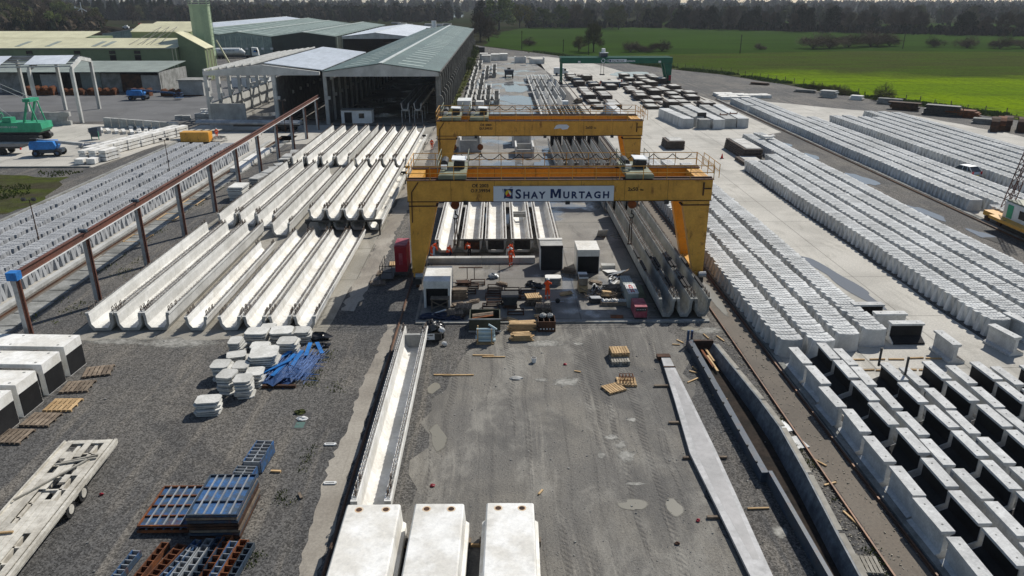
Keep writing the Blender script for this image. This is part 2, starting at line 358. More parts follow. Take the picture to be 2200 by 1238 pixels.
def ragged(pts, step=1.5, amp=.3, seed=1):
    q = random.Random(seed); out = []
    for i in range(len(pts)):
        a = Vector(pts[i]); b = Vector(pts[(i+1) % len(pts)]); L = (b-a).length; k = max(1, int(L/step)); nrm = Vector((-(b-a).y, (b-a).x))/max(L,1e-6)
        for j in range(k):
            p = a + (b-a)*(j/k) + nrm*q.uniform(-amp, amp); out.append((p.x, p.y))
    return out
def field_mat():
    m, n, b = newmat('meadow running into cloud shaded pasture'); pos = nd(n,'ShaderNodeNewGeometry').outputs['Position']
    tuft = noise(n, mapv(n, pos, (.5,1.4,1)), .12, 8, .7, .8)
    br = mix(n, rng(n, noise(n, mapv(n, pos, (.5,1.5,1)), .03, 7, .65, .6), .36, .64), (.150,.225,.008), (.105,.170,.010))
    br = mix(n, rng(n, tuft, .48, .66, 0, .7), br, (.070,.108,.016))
    dk_ = mix(n, rng(n, noise(n, mapv(n, pos, (.4,1.5,1)), .05, 7, .65, .6), .38, .62), (.050,.080,.013), (.052,.060,.02))  # darker greens that carry the cloud shade over the far side
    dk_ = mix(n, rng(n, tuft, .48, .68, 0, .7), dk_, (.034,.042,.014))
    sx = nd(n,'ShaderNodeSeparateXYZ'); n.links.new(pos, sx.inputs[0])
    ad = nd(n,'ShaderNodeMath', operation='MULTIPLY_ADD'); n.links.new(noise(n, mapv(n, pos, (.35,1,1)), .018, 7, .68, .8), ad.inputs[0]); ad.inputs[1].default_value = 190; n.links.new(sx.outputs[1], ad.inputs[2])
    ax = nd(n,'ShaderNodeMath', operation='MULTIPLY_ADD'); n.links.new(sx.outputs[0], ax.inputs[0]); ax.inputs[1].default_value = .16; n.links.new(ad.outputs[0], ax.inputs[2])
    col = mix(n, rng(n, ax.outputs[0], 318, 368), br, dk_)  # mask by distance paints the cloud shade onto the meadow
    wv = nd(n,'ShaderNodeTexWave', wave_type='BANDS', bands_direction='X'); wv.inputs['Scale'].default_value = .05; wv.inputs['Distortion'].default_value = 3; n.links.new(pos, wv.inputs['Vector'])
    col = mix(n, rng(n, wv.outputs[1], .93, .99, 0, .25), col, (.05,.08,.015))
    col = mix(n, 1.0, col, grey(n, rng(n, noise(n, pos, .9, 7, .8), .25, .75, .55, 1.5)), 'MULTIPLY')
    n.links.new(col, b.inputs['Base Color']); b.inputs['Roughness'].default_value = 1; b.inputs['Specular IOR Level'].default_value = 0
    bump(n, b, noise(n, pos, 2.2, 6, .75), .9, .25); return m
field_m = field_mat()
def struct(name, pts, z, m, kind='structure'):
    o = MB().sheet(pts, z).build(name, m); o['kind'] = kind; return o
def rect(x0,x1,y0,y1): return [(x0,y0),(x1,y0),(x1,y1),(x0,y1)]
def oval(cx, cy, rx, ry, seed, n=18, amp=.22, rot=0):
    q = random.Random(seed); ph = [q.uniform(0,6.28) for _ in range(4)]; out = []
    for k in range(n):
        t = 2*math.pi*k/n; r = 1 + amp*(math.sin(2*t+ph[0])+.7*math.sin(3*t+ph[1])+.6*math.sin(5*t+ph[2]))/1.6
        x, y = rx*r*math.cos(t), ry*r*math.sin(t)
        out.append((cx + x*math.cos(rot)-y*math.sin(rot), cy + x*math.sin(rot)+y*math.cos(rot)))
    return out

# ---------------------------------------------------------------- terrain and yard
def hill(x, y):
    a = max(0, min(1, (-x/max(y,1)-.50)/.09)); b = max(0, min(1, (y-440)/260))
    a = a*a*(3-2*a); b = b*b*(3-2*b)
    return 13*a*b
g = MB(); NX, NY = 90, 90
xs = [-3500 + 7000*i/NX for i in range(NX+1)]; ys = [-300 + 5300*(j/NY)**1.6 for j in range(NY+1)]
xs = sorted(set(xs + [-600+15*i for i in range(45)])); NX = len(xs)-1
for y in ys:
    for x in xs: g.v.append((x, y, hill(x,y) - (0.0 if y < 3000 else 0)))
for j in range(NY):
    for i in range(NX): g.f.append((j*(NX+1)+i, j*(NX+1)+i+1, (j+1)*(NX+1)+i+1, (j+1)*(NX+1)+i)); g.mi.append(0)
o = g.build('ground', farland); o['kind'] = 'structure'
yard_edge = [(150,60),(103,140),(101.7,144.2),(93.7,163),(89,174),(84.6,184),(79.5,207),(69.9,240),(59,257),(47,285),(36,303),(25,323),(10,355),(-8,392),(-40,470),(-130,620),(-150,640),(-215,640),(-205,500),(-205,425),(-330,400),(-330,40),(-60,-10),(60,-10)]
struct('yard', ragged(yard_edge, 6, .8, 3), .004, gravel)
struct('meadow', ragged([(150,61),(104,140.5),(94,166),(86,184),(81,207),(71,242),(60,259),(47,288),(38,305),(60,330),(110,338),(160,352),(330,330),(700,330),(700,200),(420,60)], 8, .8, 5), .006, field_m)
struct('pasture', ragged([(-7,395),(12,358),(38,306),(60,331),(110,339),(160,353),(330,331),(700,331),(700,420),(400,520),(240,548),(130,650),(60,655),(20,640),(-4,520)], 9, 1.5, 7), .014, grass_shaded)
struct('far_field', ragged([(240,560),(400,530),(900,470),(900,620),(420,760),(300,700)], 12, 2, 8), .012, grass_shaded)
struct('far_pasture', ragged([(150,720),(270,720),(330,830),(160,860)], 12, 2, 9), .012, grass_shaded)
struct('lake', ragged([(-150,1030),(-46,1030),(-62,1400),(-180,1400)], 20, 3, 11), .02, lake_m)
struct('concrete_apron', ragged([(17.95,8),(46,8),(46,47),(33.4,46),(33.4,100),(38,106),(40,124),(50.0,132),(50,176),(44,230),(33,295),(20,318),(11,318),(16.0,250),(17.95,200)], 5, .12, 12), .012, gc_light)
struct('crane_bay', ragged([(-6.2,50.0),(15.4,49.8),(15.6,90),(15.6,300),(10,318),(-6.5,318),(-6.4,140)], 5, .06, 13), .012, gc_mid)
struct('mud_track', ragged([(-4.3,6),(9.6,6),(10.2,34),(12.4,44),(12.2,49.2),(1.6,49.4),(-2.2,45),(-4.2,36)], 1.2, .5, 14), .010, mudm)
struct('casting_bed', ragged([(-30.2,47.2),(-12.2,47.0),(-11.9,60),(-11.7,140),(-30.4,140)], 3, .25, 15), .012, gc_bed)
struct('concrete_strip', ragged([(-8.3,6),(-7.5,6),(-7.5,49.5),(-8.1,49.5),(-8.2,45),(-8.5,40),(-8.35,36),(-8.7,32),(-8.6,28),(-8.3,24)], .4, .13, 16), .012, gc_strip)
struct('crane_path', ragged([(-11.2,50),(-6.5,50),(-6.5,142),(-11.2,142)], 3, .2, 17), .010, gravel)
struct('path_strip', ragged([(-12.0,52),(-11.0,52),(-10.2,62),(-10.5,72),(-10.1,85),(-10.6,110),(-10.4,138),(-11.6,138)], .6, .2, 177), .0145, gc_strip)
struct('rail_bed', ragged([(16.15,8),(17.6,8),(17.6,140),(16.15,140)], 2, .08, 18), .010, rail_dirt)
struct('storage_slab', ragged([(-38.2,40),(-37.2,118),(-37.2,126),(-52,126),(-52,60),(-51,40)], 4, .2, 19), .012, gc_light)
struct('service_path', ragged([(-37.2,40),(-34.7,40),(-34.7,130),(-37.2,130)], 1.2, .3, 20), .010, rail_dirt)
struct('block_yard', ragged([(-118,104),(-57,104.5),(-54,126),(-57,136),(-73,143),(-118,146)], 4, .2, 21), .012, gc_light)
struct('shed_floor', rect(-53,-11.4,142,352), .012, gc_mid)
struct('shed_forecourt', ragged([(-56,122),(-31,122),(-31,141.9),(-56,141.9)], 3, .3, 22), .010, gc_light)
struct('asphalt_yard', ragged([(-160,146.5),(-57,146.5),(-53.4,142.5),(-54,220),(-150,230)], 5, .5, 23), .012, gc_dark)
struct('weed_patch', ragged([(-80,76),(-53.6,80),(-53,86),(-57,98),(-80,102)], 2, .6, 24), .012, weeds_m)
struct('bay_concrete', ragged([(51.9,70),(51.9,172),(60,176),(84,152),(90,128),(76,60),(60,52)], 4, .5, 26), .010, gc_light)
struct('verge', ragged([(101.5,147),(94,165),(85.5,185.5),(80.5,208),(71,241.5),(60,258.5),(48,287),(37,305),(26,325),(14,349),(17,351),(40,309),(62,262),(74,243),(84,209),(89,187),(97,167),(106,148)], 2.5, .7, 27), .018, weeds_m)
struct('shed_verge', ragged([(-11,142),(-9.3,142),(-8.6,240),(-8.8,352),(-11,352)], 3, .4, 28), .014, weeds_m)
for k, (cx,cy,rx,ry,rot) in enumerate([(5.0,178,4.4,9,0),(4.5,203,3.2,11,0),(2.0,100,2.6,7,0),(6.5,104,1.6,6,0),(-2.6,92,.5,9,0),(-.2,73,.45,7,0),(28.6,58,.8,5.5,.14),(47.5,95,1.0,4,0),(47,79,.9,3.2,.1),(46.8,110,.8,2.6,0),(48.4,70,.8,2.2,0),(46.5,120,.7,2,0),(41,240,6,10,0)]):
    struct('puddle', oval(cx,cy,rx,ry,40+k,40,.3,rot), .030+.0008*k, puddle_m)
for k, (cx,cy,rx,ry,rot) in enumerate([(-3.4,34.6,.42,1.9,.35),(-4.0,40.0,.3,1.1,-.5),(6.2,28.6,.9,.5,.1),(8.0,28.3,.4,1.1,.2),(17.0,53.5,.55,4.2,0),(13.6,48.3,.8,.5,0),(2.8,22.8,.6,.5,0)]):
    struct('puddle', oval(cx,cy,rx,ry,70+k,36,.34,rot), .022+.0008*k, muddy_w)
def feather(m, lo, hi, amt, sc_):                    # ragged, thinning rim for thin spills and shallow puddles
    n = m.node_tree; out = [x for x in n.nodes if x.type == 'OUTPUT_MATERIAL'][0]; src = out.inputs[0].links[0].from_socket
    tc_ = nd(n,'ShaderNodeTexCoord'); a = nd(n,'ShaderNodeVectorMath', operation='SUBTRACT'); n.links.new(tc_.outputs['Generated'], a.inputs[0]); a.inputs[1].default_value = (.5,.5,0)
    b2 = nd(n,'ShaderNodeVectorMath', operation='MULTIPLY'); n.links.new(a.outputs[0], b2.inputs[0]); b2.inputs[1].default_value = (2,2,0)
    ln = nd(n,'ShaderNodeVectorMath', operation='LENGTH'); n.links.new(b2.outputs[0], ln.inputs[0])
    ad = nd(n,'ShaderNodeMath', operation='MULTIPLY_ADD'); n.links.new(noise(n, nd(n,'ShaderNodeNewGeometry').outputs['Position'], sc_, 8, .72), ad.inputs[0]); ad.inputs[1].default_value = amt; n.links.new(ln.outputs['Value'], ad.inputs[2])
    mx = nd(n,'ShaderNodeMixShader'); n.links.new(rng(n, ad.outputs[0], lo+amt/2, hi+amt/2, 1, 0), mx.inputs[0]); tr_ = nd(n,'ShaderNodeBsdfTransparent')
    n.links.new(tr_.outputs[0], mx.inputs[1]); n.links.new(src, mx.inputs[2]); n.links.new(mx.outputs[0], out.inputs[0])
spill = mat('dried concrete spill', (.33,.32,.29), (.20,.195,.175), .95, 2.2, 6, .35, .1); feather(spill, .35, .95, 1.6, 1.6)
feather(muddy_w, .6, .8, .5, 1.2)
for k, (cx,cy,rx,ry) in enumerate([(3.2,46.1,1.5,.8),(5.4,46.0,.5,.3),(5.9,34.3,.34,.42),(6.45,33.6,.42,.5),(6.5,32.6,.55,.6),(5.2,32.7,.35,.35),(6.2,34.35,.2,.2),(4.2,40.6,.9,.8),(2.6,40.9,.45,.4),(6.5,30.2,.5,.2),(14.8,48.0,1.6,.6),(12.3,26.6,.5,.4),(7.4,36.1,.3,.3)]):
    struct('spill_patch', oval(cx,cy,rx,ry,100+k,44,.42), .0150+.0006*k, spill)
for k, (cx,cy,rx,ry) in enumerate([(-22.4,46.6,3.2,1.0),(-26.2,47.0,2.0,.7)]):
    struct('spill_patch', oval(cx,cy,rx,ry,130+k,44,.4), .016+.0012*k, spill)
# low kerb of the platform under the crane and the ledge beside the segments
MB().box(-6.1,15.3,49.45,49.85,0,.13).build('platform_kerb', conc_old)['kind'] = 'structure'
MB().box(17.95,18.3,8,140,.0,.16).build('segment_kerb', conc_old)['kind'] = 'structure'
MB().box(-37.9,-37.45,40,124,.0,.28).build('storage_kerb', conc_grey)['kind'] = 'structure'
MB().box(-52.2,-51.8,60,128,.0,.5).build('storage_edge', conc_old)['kind'] = 'structure'
MB().box(-71,-57.2,104.2,104.5,.0,.2).build('slab_edge', conc_old)['kind'] = 'structure'
for x, y0, y1 in ((-7.3,6,140),(16.0,8,140),(17.75,8,140),(19.0,140,250),(50.9,45,178),(48.2,150,230),(-36.9,40,128),):
    b = MB(); b.prism([(x-.07,0.0),(x+.07,0.0),(x+.07,.03),(x+.012,.05),(x+.012,.1),(x+.04,.11),(x+.04,.15),(x-.04,.15),(x-.04,.11),(x-.012,.1),(x-.012,.05),(x-.07,.03)], y0, y1)
    b.build('crane_rail', railsteel)['kind'] = 'structure'
MB().box(-7.2,-6.55,6,48.8,.012,.03).build('rail_trench_shade', conc_dark)['kind'] = 'structure'  # flat dark strip painted for the shadow between rail and trough beam
MB().box(51.1,51.6,45,178,.01,.2).build('rail_beam', conc_old)['kind'] = 'structure'
# ---------------------------------------------------------------- long green roofed shed
def gable_roof(parent, x0, x1, xr, y0, y1, ze, zr, m, th=.12, name='roof_slope'):
    for xe in (x0, x1):
        MB().prism([(xe,ze),(xr,zr),(xr,zr+th),(xe,ze+th)], y0, y1).build(name, m, parent)
sh = wthing('long_shed', 'long open fronted shed with grey green roof and rows of pale skylights', 'shed', (-21.5,142,0))
gable_roof(sh, -32.2, -10.7, -21.4, 141.6, 355, 9.55, 11.0, roof_green)
MB().box(-21.75,-21.05,141.5,355,11.08,11.2).build('ridge_cap', ridge_m, sh)
sl = MB().prism([(-.0,0),(4.6,-.622),(4.6,-.592),(0,.03)], 0, 1.5); me = sl.mesh('skylight'); me.materials.append(skylight_m)
slr = MB().prism([(-.0,0),(-4.6,-.622),(-4.6,-.592),(0,.03)], 0, 1.5); mel = slr.mesh('skylight'); mel.materials.append(skylight_m)
for k in range(34):
    y = 145.5 + k*6.05
    link('skylight', me, sh, (-18.7,y,10.77)); link('skylight', mel, sh, (-24.2,y,10.77))
fb = MB().add([(-32,141.7,8.75),(-10.9,141.7,8.75),(-10.9,141.7,9.5),(-21.4,141.7,10.95),(-32,141.7,9.5),(-32,142.15,8.75),(-10.9,142.15,8.75),(-10.9,142.15,9.5),(-21.4,142.15,10.95),(-32,142.15,9.5)],
     [(0,1,2,3,4),(9,8,7,6,5),(0,5,6,1),(1,6,7,2),(2,7,8,3),(3,8,9,4),(4,9,5,0)])
fb.build('gable_beam', frame_w, sh)
ccol = MB().box(-.3,.3,-.3,.3,0,9.5).box(.3,.75,-.2,.2,4.6,5.2); mc = ccol.mesh('column'); mc.materials.append(conc_grey)
ccol2 = MB().prism([(-.3,0),(1.0,0),(1.0,4.6),(.75,5.2),(.35,5.4),(.35,8.2),(.6,8.9),(.45,9.35),(-.3,9.4)], -.24, .24); mc2 = ccol2.mesh('column'); mc2.materials.append(conc_shed)
for k in range(36):
    y = 142.3 + k*6.05
    link('column', mc2, sh, (-11.2,y,0)); link('column', mc, sh, (-31.9,y,0))
wp = MB().box(-.09,.09,0,5.4,0,7.6); mw = wp.mesh('wall_panel'); mw.materials.append(conc_dark)
for k in range(35): link('wall_panel', mw, sh, (-11.55,142.65+k*6.05,0)); 
for k in range(35): link('wall_panel', mw, sh, (-32.0,142.65+k*6.05,0))
gt = MB().box(-11.05,-10.5,141.6,355,9.42,9.6); gt.build('gutter', conc_dark, sh)
MB().box(-32,-11,352,352.3,0,10).build('end_wall', conc_dark, sh)
MB().tube((-10.75,142.6,0),(-10.75,142.6,9.4),.09).build('downpipe', steelgrey, sh)

# portal frame shed, half roofed
pf = wthing('portal_frame_shed', 'half roofed precast portal frame joined to the long shed', 'shed', (-43,141,0))
MB().prism([(-42.8,11.0),(-32.4,9.75),(-32.4,9.88),(-42.8,11.13)], 142.6, 192).build('roof_slope', roof_pale, pf)
for k in range(7):
    f = k/7.; x = -53.4 + f*10; z = 9.85 + f*1.18
    MB().box(x-.13,x+.13,141,192,z,z+.28).build('purlin', frame_w, pf)
for y in (141, 151.5, 162, 172.5, 183, 192):
    z0 = 9.05
    MB().prism([(-53.6,z0),(-32.5,z0),(-32.5,9.65),(-42.8,10.9),(-53.6,9.75)], y, y+.5).build('rafter', frame_w if y < 142 else conc_grey, pf)
pc = MB().box(-.32,.32,-.32,.32,0,9.05).box(.32,.8,-.22,.22,4.7,5.3); mpc = pc.mesh('column'); mpc.materials.append(frame_w)
for k in range(8): link('column', mpc, pf, (-53.3,141.4+k*6.0,0))
link('column', mpc, pf, (-41.0,141.45,0))
for k in range(8): link('column', mpc, pf, (-41.0,151.4+k*6.0,0))
lp = MB().box(-.1,.1,0,5.3,0,4.1).box(-.13,-.1,0,5.3,2.0,2.06); mlp = lp.mesh('wall_panel'); mlp.materials.append(frame_w)
for k in range(7): link('wall_panel', mlp, pf, (-53.3,141.75+k*6.0,0))
MB().box(-53.0,-46.6,140.7,140.95,0,4.1).build('front_panel', conc_grey, pf)
dp = MB().box(-.1,.1,0,10.4,0,8.6); mdp = dp.mesh('wall_panel'); mdp.materials.append(conc_dark)
for k in range(5): link('wall_panel', mdp, pf, (-40.6,141.8+k*10.5,0))
MB().box(-53,-41,192.5,192.7,0,3.8).build('back_wall', conc_grey, pf)

# ---------------------------------------------------------------- wide halls behind
def hall(name, label, x0, x1, y0, y1, ze, zr, rm, wm, nd_=8, sky_=True, front=True):
    xr = (x0+x1)/2; t = wthing(name, label, 'hall', (xr,y0,0))
    gable_roof(t, x0, x1, xr, y0, y1, ze, zr, rm, .15)
    MB().box(xr-.4,xr+.4,y0,y1,zr+.1,zr+.22).build('ridge_cap', ridge_m, t)
    if front:
        MB().add([(x0,y0+.3,0),(x1,y0+.3,0),(x1,y0+.3,ze),(xr,y0+.3,zr),(x0,y0+.3,ze),(x0,y0+.6,0),(x1,y0+.6,0),(x1,y0+.6,ze),(xr,y0+.6,zr),(x0,y0+.6,ze)],
             [(0,1,2,3,4),(9,8,7,6,5),(0,5,6,1),(1,6,7,2),(4,9,5,0)]).build('front_wall', wm, t)
    for xx in (x0+.3, x1-.3): MB().box(xx-.1,xx+.1,y0+.7,y1,0,ze-.02).build('side_wall', wm, t)
    MB().box(x0,x1,y1-.3,y1,0,ze-.02).build('back_wall', wm, t)
    if sky_:
        h2 = (x1-x0)/2; s_ = (zr-ze)/h2
        for sgn in (-1,1):
            b = MB().prism([(0,0),(sgn*h2*.62,-s_*h2*.62),(sgn*h2*.62,-s_*h2*.62+.04),(0,.04)], 0, 2.2); mm = b.mesh('skylight'); mm.materials.append(skylight_m)
            for k in range(nd_): link('skylight', mm, t, (xr+sgn*h2*.25, y0+8+k*(y1-y0-16)/nd_, zr-s_*h2*.25+.15))
    return t
wall_d = mat('dark green hall cladding', (.035,.05,.042), (.028,.04,.034), .7, .3, 3, .15, .05)
wall_p = mat('pale green ribbed cladding', (.27,.34,.31), (.20,.26,.24), .6, .4, 2, .2, .0, .5)
h1 = hall('green_hall', 'dark green roofed hall, rightmost of the joined halls behind the sheds', -92.5, -66.5, 322, 470, 7.6, 9.3, roof_green2, wall_d, 18)
h2 = hall('green_hall', 'dark green roofed hall with pale ribbed front wall behind the tanker', -119.5, -92.6, 322, 500, 7.6, 9.4, roof_green2, wall_p, 20)
h3 = hall('green_hall', 'grey green roofed hall, second of the joined halls from the silo', -146, -119.6, 340, 560, 7.6, 9.5, roof_green2, wall_p, 16)
h4 = hall('pale_hall', 'pale grey roofed hall farthest left behind the silo', -172, -146.1, 345, 600, 7.8, 9.6, roof_pale, wall_p, 0, False)
h5 = hall('white_hall', 'white roofed open hall beside the long shed roof', -63, -36, 318, 430, 7.8, 9.2, roof_white, wall_d, 0, False, front=False)
MB().prism([(-63,7.0),(-36,7.0),(-36,7.75),(-49.5,9.1),(-63,7.75)], 318.1, 318.6).build('gable_beam', frame_w, h5)
for k in range(12):
    rb = MB().box(-66.4,-66.1,324+k*12,324.6+k*12,0,7.5); rb.build('rib', skylight_m, h1)
for k, x in enumerate((-117,-110,-103.5,-97,-93.3)): MB().box(x,x+1.1,321.9,322.2,2.6,3.4).build('wall_sign', white_p, h2)
for k in range(9): MB().box(-113.8+k*2.2,-113.55+k*2.2,322.1,322.28,1.2,7.8).build('rib', skylight_m, h2)

# ---------------------------------------------------------------- cream and green batching plant
fc = wthing('batching_hall', 'pale green clad hall with cream roof and dark windows left of the silo', 'building', (-120,222,0))
MB().prism([(222,9.0),(236,11.0),(236,11.15),(222,9.15)], -185, -90.8, 'x').build('roof_slope', cream, fc)
MB().prism([(236,11.0),(250,9.0),(250,9.15),(236,11.15)], -185, -90.8, 'x').build('roof_slope', cream, fc)
MB().box(-185,-91,222.3,222.6,0,8.98).build('front_wall', facgreen, fc)
MB().add([(-91.2,222.6,0),(-91.2,250,0),(-91.2,250,9),(-91.2,236,10.95),(-91.2,222.6,9),(-91.5,222.6,0),(-91.5,250,0),(-91.5,250,9),(-91.5,236,10.95),(-91.5,222.6,9)],
   [(0,1,2,3,4),(9,8,7,6,5),(0,5,6,1),(1,6,7,2),(4,9,5,0)]).build('end_wall', facgreen, fc)
for x in (-133,-119.6,-109.8,-102.8): 
    wi = MB().box(x,x+1.7,222.15,222.28,5.2,8.4).build('window', glass, fc)
    MB().box(x-.1,x+1.8,222.08,222.2,7.3,7.5).build('window_bar', facgreen, wi)
for x in (-137,-128.5,-115.5,-112.6): MB().prism([(224,9.46),(231,10.46),(231,10.5),(224,9.5)], x, x+1.4, 'x').build('skylight', fibre, fc)
for x in (-92,-91.05): MB().tube((x,222.1,0),(x,222.1,9),.12).build('downpipe', cream, fc)
MB().box(-185,-91,222.0,222.2,8.8,9.0).build('gutter', conc_old, fc)
f2 = wthing('upper_batching_hall', 'raised cream roofed building on top of the pale green hall', 'building', (-100,250,0))
MB().prism([(244,12.5),(252,14.6),(252,14.75),(244,12.65)], -113, -94.5, 'x').build('roof_slope', cream, f2)
MB().prism([(252,14.6),(260,12.5),(260,12.65),(252,14.75)], -113, -94.5, 'x').build('roof_slope', cream, f2)
MB().box(-112.8,-94.7,244.2,259.8,0,12.48).build('wall', facgreen, f2)
f3 = wthing('rear_cream_hall', 'cream roofed low hall showing behind the raised building', 'building', (-110,275,0))
MB().prism([(270,13.6),(276,14.6),(276,14.75),(270,13.75)], -118, -99.4, 'x').build('roof_slope', cream, f3)
MB().box(-117.8,-99.6,270.2,275.8,0,13.58).build('wall', facgreen, f3)
f5 = wthing('cream_hall', 'long cream roofed hall behind the far left building row', 'building', (-160,255,0))
MB().prism([(251,10.4),(262,12.0),(262,12.15),(251,10.55)], -210, -131, 'x').build('roof_slope', cream, f5)
MB().box(-209.8,-131.2,251.4,270,0,10.38).build('wall', facgreen, f5)
for x in (-146,-158): MB().prism([(253,10.75),(259,11.62),(259,11.66),(253,10.79)], x, x+2.2, 'x').build('skylight', fibre, f5)
f4 = wthing('conveyor_house', 'pale green clad house with one steep sloping roof beside the silo', 'building', (-90,225,0))
MB().prism([(-91.0,0),(-83.8,0),(-83.8,8.8),(-91.0,13.0)], 224.5, 231).build('wall', facgreen, f4)
MB().prism([(-91.2,13.1),(-83.5,8.75),(-83.5,8.95),(-91.2,13.3)], 224.2, 231.3).build('roof_slope', cream, f4)
for k in range(3): MB().tube((-83.3,225+k*2.4,0),(-83.3,225+k*2.4,8.6),.16).build('downpipe', cream, f4)
si = wthing('silo', 'tall pale green octagonal silo with caged ladder', 'silo', (-88.5,238,0))
n8 = [(-88.6+2.9*math.cos(R(22.5+45*k)), 238+2.9*math.sin(R(22.5+45*k))) for k in range(8)]
MB().prism(n8, 6.0, 20.3, 'z').build('barrel', silo_m, si)
MB().prism([(-88.6+(p[0]+88.6)*1.08,238+(p[1]-238)*1.08) for p in n8], 20.3, 20.55, 'z').build('top_ring', silo_m, si)
b = MB()
for p in n8: b.tube((p[0],p[1],20.5),(p[0],p[1],21.7),.05,4)
for zz in (21.1,21.7):
    for k in range(8): b.tube((*n8[k],zz),(*n8[(k+1) % 8],zz),.04,4)
b.build('railing', silo_m, si)
b = MB()
for k in range(14): b.tube((-85.5,236.2,6.5+k),(-84.7,236.2,6.5+k),.04,4)
for x in (-85.5,-84.7): b.tube((x,236.2,5.5),(x,236.2,21.6),.07,4)
b.build('ladder', silo_m, si)
for dx, dy in ((-2,-2),(2,-2),(-2,2),(2,2)): MB().box(-88.75+dx,-88.45+dx,237.85+dy,238.15+dy,0,6.2).build('leg', silo_m, si)
for k in range(3): MB().tube((-84.6+k*.5,237,10.5-k),(-80.5+k*.4,237-k,1.6),.22,6).build('filling_pipe', cream, si)
b = MB()
for k in range(3):
    x = -104+k*2.4
    b.tube((x,246,14),(x-1.6,226,9.8),.06,4); b.tube((x,246,14),(x+2.0,226,9.8),.06,4)
b.build('conveyor_cables', darkm, f2)

lt = wthing('lean_to_store', 'low dark lean-to store with patched panels under the pale green hall', 'building', (-110,196,0))
MB().prism([(193.5,5.0),(212,6.3),(212,6.42),(193.5,5.12)], -165, -84.6, 'x').build('roof_slope', fibre, lt)
pal = [conc_old, wall_d, conc_grey, conc_dark, fibre, conc_old, rustdark, conc_grey]
for k in range(16):
    x = -165 + k*5.02
    if k in (11,): continue
    MB().box(x,x+4.9,195.2+(k % 3)*.06,195.5+(k % 3)*.06,0,4.9-(k % 4)*.25).build('wall_panel', pal[k % 8], lt)
MB().box(-165,-85,200.5,200.8,0,5.2).build('inner_wall', conc_dark, lt)
MB().box(-85.1,-84.8,194.5,211.8,0,5.0).build('end_wall', conc_old, lt)
hu = wthing('block_hut', 'small grey rendered flat roofed hut at the end of the lean-to', 'hut', (-75,188,0))
MB().box(-77.4,-71.6,187.4,193,0,3.6).build('wall', conc_grey, hu)
MB().box(-77.7,-71.3,187.1,193.3,3.6,3.8).build('roof', conc_old, hu)
MB().box(-76.5,-72,187.0,187.35,0,.25).build('step', rustdark, hu)

# precast portal at far left
for gi in range(1):
    fl = wthing('portal_structure', 'tall bare precast portal frame with a narrow sheeted roof at far left', 'frame', (-100,150,0))
    zt = 10.3
    b1 = MB().box(-.28,.28,-.28,.28,0,zt-.4); mm = b1.mesh('column'); mm.materials.append(frame_w)
    for x, y in ((-85.6,164.6),(-79.2,145),(-91.8,162.8),(-86.2,143.6),(-98.6,161),(-93.6,142.2),(-105.6,159.4),(-100.6,141)): link('column', mm, fl, (x,y,0))
    for (xa,ya,xb,yb) in ((-79.2,145,-85.6,164.6),(-86.2,143.6,-91.8,162.8),(-93.6,142.2,-98.6,161),(-100.6,141,-105.6,159.4)):
        xm, ym = (xa+xb)/2, (ya+yb)/2
        MB().beam((xa,ya,zt-.3),(xm,ym,zt+.8),.4,.7).beam((xm,ym,zt+.8),(xb,yb,zt-.3),.4,.7).build('rafter', frame_w, fl)
    for k in range(9):
        f = k/8; x0, y0 = -79.2-6.4*f, 145+19.6*f; zz = zt+.1+1.1*(1-abs(2*f-1))
        MB().beam((x0,y0,zz),(x0-21.4,y0-4.4,zz),.18,.25).build('purlin', steelgrey, fl)
    q = lambda f: (-79.2-6.4*f, 145+19.6*f, zt+.28+1.1*(1-abs(2*f-1)))
    for (fa,fb_,d0,d1) in ((.05,.5,1,8),(.05,.5,12,18),(.5,.95,3,20)):
        a_, b_ = q(fa), q(fb_); v_ = []
        for (p,d) in ((a_,d0),(a_,d1),(b_,d1),(b_,d0)): v_.append((p[0]-d*.98,p[1]-d*.2,p[2]))
        MB().add(v_ + [(a,b0,c+.05) for a,b0,c in v_], [(0,1,2,3),(7,6,5,4),(0,4,5,1),(1,5,6,2),(2,6,7,3),(3,7,4,0)]).build('roof_sheet', roof_white if d0 != 3 else roof_pale, fl)
bw = wthing('block_wall', 'low wall of big grey concrete blocks under the portal frame', 'wall', (-85,143,0))
blk = MB().box(0,1.75,0,.7,0,.78); mb_ = blk.mesh('block'); mb_.materials.append(conc_grey)
for r in range(3):
    for k in range(16):
        if r == 2 and k > 14: continue
        link('block', mb_, bw, (-81.6-1.8*k-(r % 2)*.6, 142.2-.02*k, r*.8), rz=R(2))
bw2 = wthing('block_wall', 'dark wall of concrete blocks behind the white blocks in the left yard', 'wall', (-65,138,0))
for r in range(2):
    for k in range(9): link('block', mb_, bw2, (-58.6-1.8*k, 134.8+.75*k, r*.8), rz=R(-22))
